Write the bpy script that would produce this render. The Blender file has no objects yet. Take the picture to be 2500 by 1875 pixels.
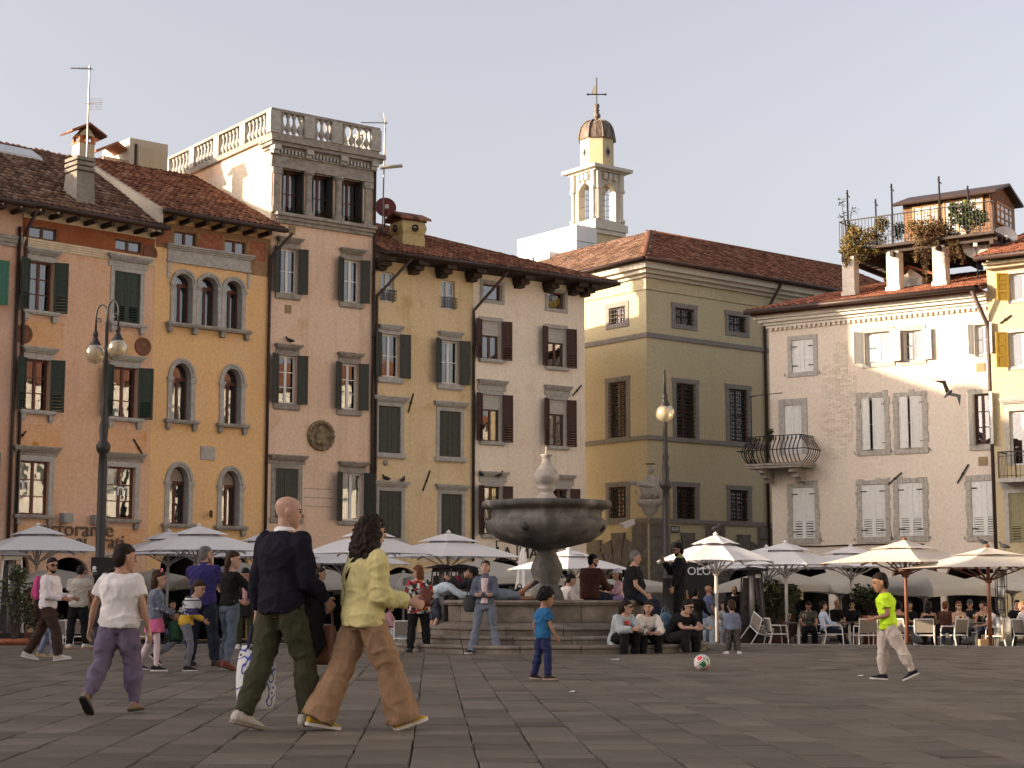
import bpy, bmesh, random
from math import *
from mathutils import Vector, Matrix, noise
random.seed(7)
scene = bpy.context.scene
col = scene.collection
# ------------------------------------------------------------------ camera
F = 4094.0                       # focal length in photograph pixels (2500 wide)
PITCH = atan((1458 - 937.5) / F)
cam = bpy.data.cameras.new('camera'); cam_o = bpy.data.objects.new('camera', cam); col.objects.link(cam_o)
cam.sensor_width = 36; cam.lens = F / 2500 * 36; cam.clip_start = .1; cam.clip_end = 6000
cam_o.location = (0, 0, 1.0); cam_o.rotation_euler = (pi / 2 + PITCH, 0, 0)
scene.camera = cam_o
# ------------------------------------------------------------------ sky and sun
SUN_EL = 12.3                     # degrees above the horizon
SUN_TO = Vector((-cos(radians(11)), -sin(radians(11)), 0))   # horizontal direction towards the sun
world = bpy.data.worlds.new('World'); scene.world = world; world.use_nodes = True
wn = world.node_tree; wn.nodes.clear()
wo = wn.nodes.new('ShaderNodeOutputWorld'); bg = wn.nodes.new('ShaderNodeBackground')
sky = wn.nodes.new('ShaderNodeTexSky'); sky.sky_type = 'NISHITA'; sky.sun_disc = False
sky.sun_elevation = radians(SUN_EL); sky.sun_rotation = atan2(SUN_TO.x, SUN_TO.y)
sky.altitude = 100; sky.air_density = 1.0; sky.dust_density = 5.0; sky.ozone_density = 1.0
hs = wn.nodes.new('ShaderNodeHueSaturation'); hs.inputs['Saturation'].default_value = .40
tint = wn.nodes.new('ShaderNodeMix'); tint.data_type = 'RGBA'; tint.blend_type = 'MULTIPLY'; tint.inputs[0].default_value = 1
tint.inputs[7].default_value = (1.0, .93, .94, 1)
wn.links.new(sky.outputs[0], hs.inputs['Color']); wn.links.new(hs.outputs[0], tint.inputs[6])
wn.links.new(tint.outputs[2], bg.inputs[0]); bg.inputs[1].default_value = .132
wn.links.new(bg.outputs[0], wo.inputs[0])
sun = bpy.data.lights.new('sun', 'SUN'); sun.energy = 4.7; sun.angle = radians(.53); sun.color = (1, .8, .57)
sun_o = bpy.data.objects.new('sun', sun); col.objects.link(sun_o)
sd = Vector((SUN_TO.x * cos(radians(SUN_EL)), SUN_TO.y * cos(radians(SUN_EL)), sin(radians(SUN_EL))))
sun_o.rotation_euler = sd.to_track_quat('Z', 'Y').to_euler(); sun_o.location = (-60, -10, 40)
vs = scene.view_settings; vs.view_transform = 'Standard'; vs.look = 'None'; vs.gamma = 1; vs.exposure = 1.45
try: vs.use_curve_mapping = False
except Exception: pass
scene.cycles.max_bounces = 6; scene.cycles.diffuse_bounces = 3; scene.cycles.glossy_bounces = 3
scene.cycles.transparent_max_bounces = 12; scene.cycles.transmission_bounces = 4
G = -0.42                        # level of the café street below the raised square

# ------------------------------------------------------------------ photo pixel -> place
CP, SP = cos(PITCH), sin(PITCH)
CAM = Vector((0, 0, 1.0))
def ray(px, py):
 dx = (px - 1250) / F; dy = (937.5 - py) / F
 return Vector((dx, CP - dy * SP, SP + dy * CP))
def ground_at(px, py, z=0.0):
 r = ray(px, py); return CAM + r * ((z - 1.0) / r.z)
def at_dist(px, py, D):
 r = ray(px, py); return CAM + r * (D / r.y)
def crop(ox, oy, s): return lambda x, y: (ox + x * s, oy + y * s)
cA = crop(0, 650, .42194); cB = crop(600, 650, .42194); cC = crop(1250, 650, .42194)
cD = crop(1800, 800, .36157); cTL = crop(0, 100, .36157); cT2 = crop(600, 200, .36157)
cT3 = crop(1200, 150, .33149); cT4 = crop(1800, 400, .36157)

# ------------------------------------------------------------------ materials
_m = {}
def mat(name, c, rough=.75, var=.15, scale=5.0, bump=.15, bscale=60.0, metal=0.0, spec=.3, rnd=0.0, stretch=None, bdist=.01):
 if name in _m: return _m[name]
 m = bpy.data.materials.new(name); m.use_nodes = True; nt = m.node_tree; N = nt.nodes; L = nt.links
 b = N['Principled BSDF']; b.inputs['Roughness'].default_value = rough; b.inputs['Metallic'].default_value = metal
 b.inputs['Specular IOR Level'].default_value = spec
 tc = N.new('ShaderNodeTexCoord'); src = tc.outputs['Object']
 if stretch:
  mp = N.new('ShaderNodeMapping'); mp.inputs['Scale'].default_value = stretch; L.new(src, mp.inputs[0]); src = mp.outputs[0]
 nz = N.new('ShaderNodeTexNoise'); nz.inputs['Scale'].default_value = scale; nz.inputs['Detail'].default_value = 6; nz.inputs['Roughness'].default_value = .6
 L.new(src, nz.inputs['Vector'])
 mr = N.new('ShaderNodeMapRange'); mr.inputs[1].default_value = .25; mr.inputs[2].default_value = .75
 mr.inputs[3].default_value = 1 - var; mr.inputs[4].default_value = 1 + var; L.new(nz.outputs[0], mr.inputs[0])
 fac = mr.outputs[0]
 if rnd:
  oi = N.new('ShaderNodeObjectInfo'); ge = N.new('ShaderNodeNewGeometry')
  ad = N.new('ShaderNodeMath'); ad.operation = 'ADD'; L.new(oi.outputs['Random'], ad.inputs[0]); L.new(ge.outputs['Random Per Island'], ad.inputs[1])
  fr = N.new('ShaderNodeMath'); fr.operation = 'FRACT'; L.new(ad.outputs[0], fr.inputs[0])
  r2 = N.new('ShaderNodeMapRange'); r2.inputs[3].default_value = 1 - rnd; r2.inputs[4].default_value = 1 + rnd; L.new(fr.outputs[0], r2.inputs[0])
  mu = N.new('ShaderNodeMath'); mu.operation = 'MULTIPLY'; L.new(fac, mu.inputs[0]); L.new(r2.outputs[0], mu.inputs[1]); fac = mu.outputs[0]
 mx = N.new('ShaderNodeVectorMath'); mx.operation = 'SCALE'; mx.inputs[0].default_value = c[:3]; L.new(fac, mx.inputs['Scale'])
 L.new(mx.outputs[0], b.inputs['Base Color'])
 if bump:
  n2 = N.new('ShaderNodeTexNoise'); n2.inputs['Scale'].default_value = bscale; n2.inputs['Detail'].default_value = 3; L.new(src, n2.inputs['Vector'])
  bp = N.new('ShaderNodeBump'); bp.inputs['Strength'].default_value = bump; bp.inputs['Distance'].default_value = bdist
  L.new(n2.outputs[0], bp.inputs['Height']); L.new(bp.outputs[0], b.inputs['Normal'])
 _m[name] = m; return m
def ramp_mat(name, stops, rough=.85, scale=3.0, detail=6, kind='noise', rnd=0.0, bump=.25, bscale=40, spec=.2, stretch=None):
 """several colours picked by noise, island and object randomness"""
 if name in _m: return _m[name]
 m = bpy.data.materials.new(name); m.use_nodes = True; nt = m.node_tree; N = nt.nodes; L = nt.links
 b = N['Principled BSDF']; b.inputs['Roughness'].default_value = rough; b.inputs['Specular IOR Level'].default_value = spec
 tc = N.new('ShaderNodeTexCoord'); src = tc.outputs['Object']
 if stretch:
  mp = N.new('ShaderNodeMapping'); mp.inputs['Scale'].default_value = stretch; L.new(src, mp.inputs[0]); src = mp.outputs[0]
 if kind == 'voronoi':
  nz = N.new('ShaderNodeTexVoronoi'); nz.inputs['Scale'].default_value = scale; L.new(src, nz.inputs['Vector'])
  sep = N.new('ShaderNodeSeparateColor'); L.new(nz.outputs['Color'], sep.inputs[0]); f = sep.outputs[0]
 else:
  nz = N.new('ShaderNodeTexNoise'); nz.inputs['Scale'].default_value = scale; nz.inputs['Detail'].default_value = detail; nz.inputs['Roughness'].default_value = .62
  L.new(src, nz.inputs['Vector'])
  mr = N.new('ShaderNodeMapRange'); mr.inputs[1].default_value = .28; mr.inputs[2].default_value = .72; L.new(nz.outputs[0], mr.inputs[0]); f = mr.outputs[0]
 if rnd:
  oi = N.new('ShaderNodeObjectInfo'); ge = N.new('ShaderNodeNewGeometry')
  ad = N.new('ShaderNodeMath'); ad.operation = 'ADD'; L.new(oi.outputs['Random'], ad.inputs[0]); L.new(ge.outputs['Random Per Island'], ad.inputs[1])
  fr = N.new('ShaderNodeMath'); fr.operation = 'FRACT'; L.new(ad.outputs[0], fr.inputs[0])
  mx = N.new('ShaderNodeMix'); mx.inputs[0].default_value = rnd; L.new(f, mx.inputs[2]); L.new(fr.outputs[0], mx.inputs[3]); f = mx.outputs[0]
 cr = N.new('ShaderNodeValToRGB'); L.new(f, cr.inputs[0])
 if kind == 'voronoi': cr.color_ramp.interpolation = 'CONSTANT'
 el = cr.color_ramp.elements
 while len(el) < len(stops): el.new(.5)
 for e, (p, c) in zip(el, stops): e.position = p; e.color = (*c, 1)
 L.new(cr.outputs[0], b.inputs['Base Color'])
 if bump:
  n2 = N.new('ShaderNodeTexNoise'); n2.inputs['Scale'].default_value = bscale; n2.inputs['Detail'].default_value = 4; L.new(src, n2.inputs['Vector'])
  bp = N.new('ShaderNodeBump'); bp.inputs['Strength'].default_value = bump; bp.inputs['Distance'].default_value = .012
  L.new(n2.outputs[0], bp.inputs['Height']); L.new(bp.outputs[0], b.inputs['Normal'])
 _m[name] = m; return m
def plaster(name, c1, c2, c3=None, patch=.45, streak=.3, dirt=(.5, .45, .4)):
 """old lime plaster: two or three washes in big clouds, rain streaks, fine grain"""
 if name in _m: return _m[name]
 m = bpy.data.materials.new(name); m.use_nodes = True; nt = m.node_tree; N = nt.nodes; L = nt.links
 b = N['Principled BSDF']; b.inputs['Roughness'].default_value = .92; b.inputs['Specular IOR Level'].default_value = .12
 tc = N.new('ShaderNodeTexCoord'); src = tc.outputs['Object']
 def nzn(scale, stretch=None, det=5, lo=.3, hi=.7):
  s = src
  if stretch:
   mp = N.new('ShaderNodeMapping'); mp.inputs['Scale'].default_value = stretch; L.new(s, mp.inputs[0]); s = mp.outputs[0]
  n = N.new('ShaderNodeTexNoise'); n.inputs['Scale'].default_value = scale; n.inputs['Detail'].default_value = det; n.inputs['Roughness'].default_value = .62; L.new(s, n.inputs['Vector'])
  r = N.new('ShaderNodeMapRange'); r.inputs[1].default_value = lo; r.inputs[2].default_value = hi; L.new(n.outputs[0], r.inputs[0]); return r.outputs[0]
 def mix(f, a, c, mode='MIX'):
  x = N.new('ShaderNodeMix'); x.data_type = 'RGBA'; x.blend_type = mode
  if isinstance(f, float): x.inputs[0].default_value = f
  else: L.new(f, x.inputs[0])
  for i, v in ((6, a), (7, c)):
   if isinstance(v, tuple): x.inputs[i].default_value = (*v, 1)
   else: L.new(v, x.inputs[i])
  return x.outputs[2]
 cc = mix(nzn(patch, det=4, lo=.38, hi=.62), c1, c2)
 if c3: cc = mix(nzn(patch * 2.3, det=7, lo=.55, hi=.72), cc, c3)
 st = nzn(1.0, (2.2, 2.2, .16), 5, .52, .8)
 k = N.new('ShaderNodeMath'); k.operation = 'MULTIPLY'; L.new(st, k.inputs[0]); k.inputs[1].default_value = streak
 dk = tuple(a * d for a, d in zip(c1, dirt)); cc = mix(k.outputs[0], cc, dk)
 fine = nzn(9.0, None, 8, .3, .72)
 k2 = N.new('ShaderNodeMapRange'); k2.inputs[3].default_value = .83; k2.inputs[4].default_value = 1.1; L.new(fine, k2.inputs[0])
 sc = N.new('ShaderNodeVectorMath'); sc.operation = 'SCALE'; L.new(cc, sc.inputs[0]); L.new(k2.outputs[0], sc.inputs['Scale'])
 L.new(sc.outputs[0], b.inputs['Base Color'])
 n2 = N.new('ShaderNodeTexNoise'); n2.inputs['Scale'].default_value = 14; n2.inputs['Detail'].default_value = 8; L.new(src, n2.inputs['Vector'])
 bp = N.new('ShaderNodeBump'); bp.inputs['Strength'].default_value = .35; bp.inputs['Distance'].default_value = .015
 L.new(n2.outputs[0], bp.inputs['Height']); L.new(bp.outputs[0], b.inputs['Normal'])
 _m[name] = m; return m
def glass_mat():
 m = bpy.data.materials.new('window_glass'); m.use_nodes = True; nt = m.node_tree; N = nt.nodes; L = nt.links; N.clear()
 o = N.new('ShaderNodeOutputMaterial'); mx = N.new('ShaderNodeMixShader'); t = N.new('ShaderNodeBsdfTransparent'); g = N.new('ShaderNodeBsdfGlossy')
 t.inputs[0].default_value = (.72, .74, .74, 1); g.inputs['Roughness'].default_value = .02; g.inputs[0].default_value = (.95, .95, .95, 1)
 fr = N.new('ShaderNodeFresnel'); fr.inputs[0].default_value = 1.6
 ad = N.new('ShaderNodeMath'); ad.operation = 'ADD'; ad.inputs[1].default_value = .06; ad.use_clamp = True
 L.new(fr.outputs[0], ad.inputs[0]); L.new(ad.outputs[0], mx.inputs[0]); L.new(t.outputs[0], mx.inputs[1]); L.new(g.outputs[0], mx.inputs[2])
 tc = N.new('ShaderNodeTexCoord'); n2 = N.new('ShaderNodeTexNoise'); n2.inputs['Scale'].default_value = 1.3; L.new(tc.outputs['Object'], n2.inputs['Vector'])
 bp = N.new('ShaderNodeBump'); bp.inputs['Strength'].default_value = .12; bp.inputs['Distance'].default_value = .05
 L.new(n2.outputs[0], bp.inputs['Height']); L.new(bp.outputs[0], g.inputs['Normal']); L.new(mx.outputs[0], o.inputs[0])
 return m
GLASS = glass_mat()
def clear_glass(milk=.0):
 m = bpy.data.materials.new('lamp_glass'); m.use_nodes = True; nt = m.node_tree; N = nt.nodes; L = nt.links; N.clear()
 o = N.new('ShaderNodeOutputMaterial'); mx = N.new('ShaderNodeMixShader'); t = N.new('ShaderNodeBsdfTransparent'); g = N.new('ShaderNodeBsdfGlossy')
 t.inputs[0].default_value = (.86, .80, .62, 1); g.inputs['Roughness'].default_value = .12; g.inputs[0].default_value = (.9, .86, .75, 1)
 fr = N.new('ShaderNodeLayerWeight'); fr.inputs[0].default_value = .35
 L.new(fr.outputs['Facing'], mx.inputs[0]); df = N.new('ShaderNodeBsdfDiffuse'); df.inputs[0].default_value = (.62, .55, .4, 1); m2 = N.new('ShaderNodeMixShader'); m2.inputs[0].default_value = milk; L.new(t.outputs[0], m2.inputs[1]); L.new(df.outputs[0], m2.inputs[2]); L.new(m2.outputs[0], mx.inputs[1]); L.new(g.outputs[0], mx.inputs[2]); L.new(mx.outputs[0], o.inputs[0])
 return m
LAMPGLASS = clear_glass(.4)
def srgb(r, g, b, k=1.0):
 f = lambda v: (v / 255 / 12.92 if v / 255 <= .04045 else ((v / 255 + .055) / 1.055) ** 2.4) * k
 return (f(r), f(g), f(b))
STONE = mat('pale_stone', (.36, .34, .31), .85, .25, 6, .3, 30)
STONED = mat('weathered_stone', (.27, .24, .205), .88, .38, 5, .35, 25)
IRON = mat('dark_iron', (.022, .02, .019), .5, .2, 20, .1, 60, .5)
PIPE = mat('brown_downpipe', (.05, .03, .024), .5, .2, 6, .05, 60, .2)
DARKWOOD = mat('dark_wood', (.045, .03, .022), .7, .3, 8, .3, 40, stretch=(1, 1, .2))
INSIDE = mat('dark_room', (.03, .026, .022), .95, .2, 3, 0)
GREENSH = mat('dark_green_shutter_paint', (.022, .034, .024), .55, .25, 7, .2, 30)
TEALSH = mat('teal_green_shutter_paint', (.03, .13, .085), .55, .2, 7, .2, 30)
GREYSH = mat('grey_green_shutter_paint', (.045, .046, .038), .6, .25, 7, .2, 30)
BROWNSH = mat('red_brown_shutter_paint', (.05, .02, .015), .6, .25, 7, .2, 30)
WHITESH = mat('white_shutter_paint', (.64, .63, .59), .6, .1, 7, .2, 30)
YELLOWSH = mat('mustard_shutter_paint', (.40, .25, .035), .6, .2, 7, .2, 30)
OLIVESH = mat('olive_shutter_paint', (.21, .19, .10), .6, .2, 7, .2, 30)
WHITEFR = mat('white_window_paint', (.62, .61, .58), .5, .08, 9, .05, 50)
REDFR = mat('red_brown_window_wood', (.11, .032, .02), .5, .25, 9, .1, 50)
BROWNFR = mat('brown_window_wood', (.09, .04, .022), .5, .25, 9, .1, 50)
CURTAIN = mat('net_curtain', (.42, .41, .38), .9, .25, 14, .2, 30, stretch=(1, 1, .08))
BLIND = mat('grey_roller_blind', (.42, .40, .36), .6, .1, 9, .1, 50)
# ------------------------------------------------------------------ mesh builder
class MB:
 def __init__(s): s.v = []; s.f = []; s.mi = []
 def add(s, vs, fs, mi=0):
  o = len(s.v); s.v += [tuple(p) for p in vs]; s.f += [[o + i for i in f] for f in fs]; s.mi += [mi] * len(fs)
 def box(s, x0, x1, y0, y1, z0, z1, mi=0):
  s.add([(x0, y0, z0), (x1, y0, z0), (x1, y1, z0), (x0, y1, z0), (x0, y0, z1), (x1, y0, z1), (x1, y1, z1), (x0, y1, z1)],
              [(0, 3, 2, 1), (4, 5, 6, 7), (0, 1, 5, 4), (1, 2, 6, 5), (2, 3, 7, 6), (3, 0, 4, 7)], mi)
 def quad(s, a, b, c, d, mi=0): s.add([a, b, c, d], [(0, 1, 2, 3)], mi)
 def hexa(s, low, up, mi=0):
  n = len(low)
  s.add(list(low) + list(up), [tuple(range(n - 1, -1, -1)), tuple(range(n, 2 * n))] + [(i, (i + 1) % n, n + (i + 1) % n, n + i) for i in range(n)], mi)
 def bar(s, a, b, w, h=None, up=(0, 0, 1), mi=0):
  a = Vector(a); b = Vector(b); h = h or w; d = (b - a).normalized(); u = Vector(up)
  if abs(d.dot(u)) > .97: u = Vector((0, 1, 0))
  x = d.cross(u).normalized(); y = x.cross(d)
  q = [x * (i * w / 2) + y * (j * h / 2) for i, j in ((-1, -1), (1, -1), (1, 1), (-1, 1))]
  s.hexa([a + p for p in q], [b + p for p in q], mi)
 def tube(s, pts, r, n=8, mi=0, cap=True):
  pts = [Vector(p) for p in pts]; rs = r if isinstance(r, (list, tuple)) else [r] * len(pts)
  vs = []; fs = []; prev = None
  for i, p in enumerate(pts):
   d = (pts[min(i + 1, len(pts) - 1)] - pts[max(i - 1, 0)])
   d = d.normalized() if d.length > 1e-9 else Vector((0, 0, 1))
   if prev is None:
    u = Vector((0, 0, 1)) if abs(d.z) < .9 else Vector((1, 0, 0))
   else: u = prev
   x = d.cross(u)
   if x.length < 1e-6: x = d.cross(Vector((0, 1, 0)))
   x.normalize(); y = x.cross(d).normalized(); prev = y
   for k in range(n):
    a = 2 * pi * k / n; vs.append(p + (x * cos(a) + y * sin(a)) * rs[i])
  for i in range(len(pts) - 1):
   for k in range(n):
    fs.append((i * n + k, i * n + (k + 1) % n, (i + 1) * n + (k + 1) % n, (i + 1) * n + k))
  if cap:
   fs.append(tuple(range(n - 1, -1, -1))); fs.append(tuple((len(pts) - 1) * n + k for k in range(n)))
  s.add(vs, fs, mi)
 def lathe(s, prof, n=24, c=(0, 0, 0), mi=0, sx=1, sy=1):
  vs = []; fs = []; m = len(prof)
  for (r, z) in prof:
   for k in range(n):
    a = 2 * pi * k / n; vs.append((c[0] + r * cos(a) * sx, c[1] + r * sin(a) * sy, c[2] + z))
  for i in range(m - 1):
   for k in range(n): fs.append((i * n + k, i * n + (k + 1) % n, (i + 1) * n + (k + 1) % n, (i + 1) * n + k))
  if prof[0][0] > 1e-4: fs.append(tuple(range(n - 1, -1, -1)))
  if prof[-1][0] > 1e-4: fs.append(tuple((m - 1) * n + k for k in range(n)))
  s.add(vs, fs, mi)
 def sphere(s, c, r, n=12, m=8, mi=0, sc=(1, 1, 1)):
  vs = [(c[0], c[1], c[2] - r * sc[2])]; fs = []
  for i in range(1, m):
   t = -pi / 2 + pi * i / m
   for k in range(n):
    a = 2 * pi * k / n; vs.append((c[0] + r * sc[0] * cos(t) * cos(a), c[1] + r * sc[1] * cos(t) * sin(a), c[2] + r * sc[2] * sin(t)))
  vs.append((c[0], c[1], c[2] + r * sc[2])); e = len(vs) - 1
  for k in range(n):
   fs.append((0, 1 + (k + 1) % n, 1 + k)); fs.append((e, e - n + k, e - n + (k + 1) % n))
  for i in range(m - 2):
   for k in range(n): fs.append((1 + i * n + k, 1 + i * n + (k + 1) % n, 1 + (i + 1) * n + (k + 1) % n, 1 + (i + 1) * n + k))
  s.add(vs, fs, mi)
 def xform(s, M): s.v = [tuple(M @ Vector(p)) for p in s.v]; return s
 def merge(s, o): s.add(o.v, o.f); s.mi[-len(o.f):] = o.mi; return s
 def build(s, name, mats, parent=None, smooth=False, loc=None, M=None):
  me = bpy.data.meshes.new(name); me.from_pydata(s.v, [], s.f)
  for m in (mats if isinstance(mats, (list, tuple)) else [mats]): me.materials.append(m)
  if any(s.mi): me.polygons.foreach_set('material_index', s.mi)
  if smooth: me.polygons.foreach_set('use_smooth', [True] * len(s.f))
  return link(name, me, parent, loc, M)
def link(name, me, parent=None, loc=None, M=None):
 o = bpy.data.objects.new(name, me); col.objects.link(o)
 if parent is not None: o.parent = parent
 if M is not None: o.matrix_local = M
 elif loc is not None: o.location = loc
 return o
def tag(o, label=None, cat=None, group=None, kind=None):
 if label: o['label'] = label
 if cat: o['category'] = cat
 if group: o['group'] = group
 if kind: o['kind'] = kind
 return o
def thing(name, label, cat, loc=(0, 0, 0), rz=0.0, group=None):
 o = bpy.data.objects.new(name, None); col.objects.link(o); o.location = loc; o.rotation_euler = (0, 0, rz); o.empty_display_size = .2
 return tag(o, label, cat, group)
def copy_tree(o, parent=None):
 c = o.copy(); col.objects.link(c)
 if parent is not None: c.parent = parent
 for ch in o.children: copy_tree(ch, c)
 return c
TEXTS = []
def text(name, s, size, m, parent, M, depth=.004, cat=None, align='CENTER', sx=1.0):
 cu = bpy.data.curves.new(name, 'FONT'); cu.body = s; cu.size = size; cu.extrude = depth; cu.align_x = align; cu.materials.append(m); cu.resolution_u = 3
 o = bpy.data.objects.new(name, cu); col.objects.link(o); o.parent = parent; o.matrix_local = M @ Matrix.Diagonal((sx, 1, 1, 1)); TEXTS.append(o); return o
BAKE = []     # objects whose modifiers are applied at the end in one go
# ------------------------------------------------------------------ facades
class Fac:
 def __init__(s, o, a):
  s.o = Vector((o[0], o[1], 0)); s.a = a; s.d = Vector((cos(a), sin(a), 0)); s.n = Vector((-sin(a), cos(a), 0))
 def uz(s, p, off=0.0):
  r = ray(*p); t = (s.n.dot(s.o - CAM) + off) / s.n.dot(r); P = CAM + r * t
  return (P - s.o).dot(s.d), P.z - G
 def pt(s, u, y=0.0): return s.o + s.d * u + s.n * y
TILE_ME = None
def tile_mesh(m):
 mb = MB(); n = 6; vs = []
 for (y, w, h) in ((0, .108, .085), (.46, .085, .07)):
  for k in range(n + 1):
   a = pi * k / n; vs.append((cos(a) * w, y, sin(a) * h + (.03 if y == 0 else 0)))
 fs = [(k + 1, k, n + 1 + k, n + 2 + k) for k in range(n)]
 vs += [(cos(pi * k / n) * .092, 0.004, sin(pi * k / n) * .07 + .028) for k in range(n + 1)]
 o2 = 2 * (n + 1); fs += [(k, k + 1, o2 + k + 1, o2 + k) for k in range(n)]
 mb.add(vs, fs); me = bpy.data.meshes.new('roof_tile'); me.from_pydata(mb.v, [], mb.f); me.materials.append(m)
 me.polygons.foreach_set('use_smooth', [True] * len(mb.f)); return me
TILE = ramp_mat('old_clay_tile', [(0, (.05, .028, .02)), (.3, (.125, .052, .032)), (.55, (.2, .085, .05)), (.78, (.27, .125, .075)), (1, (.3, .215, .15))], .9, 5.0, 6, rnd=.62, bump=.5, bscale=30)
TILE2 = ramp_mat('grey_clay_tile', [(0, (.04, .03, .025)), (.35, (.1, .058, .04)), (.6, (.16, .085, .055)), (.8, (.22, .14, .1)), (1, (.25, .21, .16))], .92, 5.0, 6, rnd=.62, bump=.5, bscale=30)
RUNDER = mat('roof_boarding', (.05, .03, .022), .85, .3, 6, .2, 30)
def inpoly(a, b, P):
 c = False; j = len(P) - 1
 for i in range(len(P)):
  if (P[i][1] > b) != (P[j][1] > b) and a < (P[j][0] - P[i][0]) * (b - P[i][1]) / (P[j][1] - P[i][1]) + P[i][0]: c = not c
  j = i
 return c
def roof(parent, poly, m=None, rel=None, sp=.225, course=.36, thick=.12, name='roof', keep=300):
 """tiled slope: poly = eave left, eave right, then the upper corners, all in the parent's axes"""
 m = m or TILE; poly = [Vector(p) for p in poly]
 e = (poly[1] - poly[0]).normalized(); up = poly[-1] - poly[0]; n = e.cross(up).normalized(); s = n.cross(e)
 mb = MB(); mb.hexa([p - n * thick for p in poly], poly)
 ro = mb.build(name, RUNDER, parent, M=rel)
 P2 = [((p - poly[0]).dot(e), (p - poly[0]).dot(s)) for p in poly]
 amin = min(p[0] for p in P2); amax = max(p[0] for p in P2); bmax = max(p[1] for p in P2)
 rnd = random.Random(len(bpy.data.objects)); me = tile_mesh(m); W = []
 PM = parent.matrix_basis @ (rel or Matrix())
 b = -.03; row = 0
 while b < bmax:
  a = amin + sp / 2
  while a < amax:
   if inpoly(a, max(b + .1, .02), P2):
    c = poly[0] + e * (a + rnd.uniform(-.012, .012)) + s * (b + rnd.uniform(-.025, .025)) + n * .01
    ang = rnd.uniform(-.05, .05); x = e * cos(ang) + s * sin(ang); y = s * cos(ang) - e * sin(ang)
    M = Matrix(((x.x, y.x, n.x, c.x), (x.y, y.y, n.y, c.y), (x.z, y.z, n.z, c.z), (0, 0, 0, 1)))
    M = M @ Matrix.Rotation(rnd.uniform(-.02, .05), 4, 'X')
    W.append(((PM @ c - CAM).length, M))
   a += sp
  b += course; row += 1
 W.sort(key=lambda t: t[0])
 for d, M in W[:keep]: link('roof_tile', me, ro, M=M)
 if W[keep:]:
  big = MB(); vs = [v.co.copy() for v in me.vertices]; fs = [tuple(p.vertices) for p in me.polygons]
  for d, M in W[keep:]: big.add([M @ v for v in vs], fs)
  o = big.build('roof_tile', m, ro, smooth=True); o['kind'] = 'stuff'
 return ro
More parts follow.
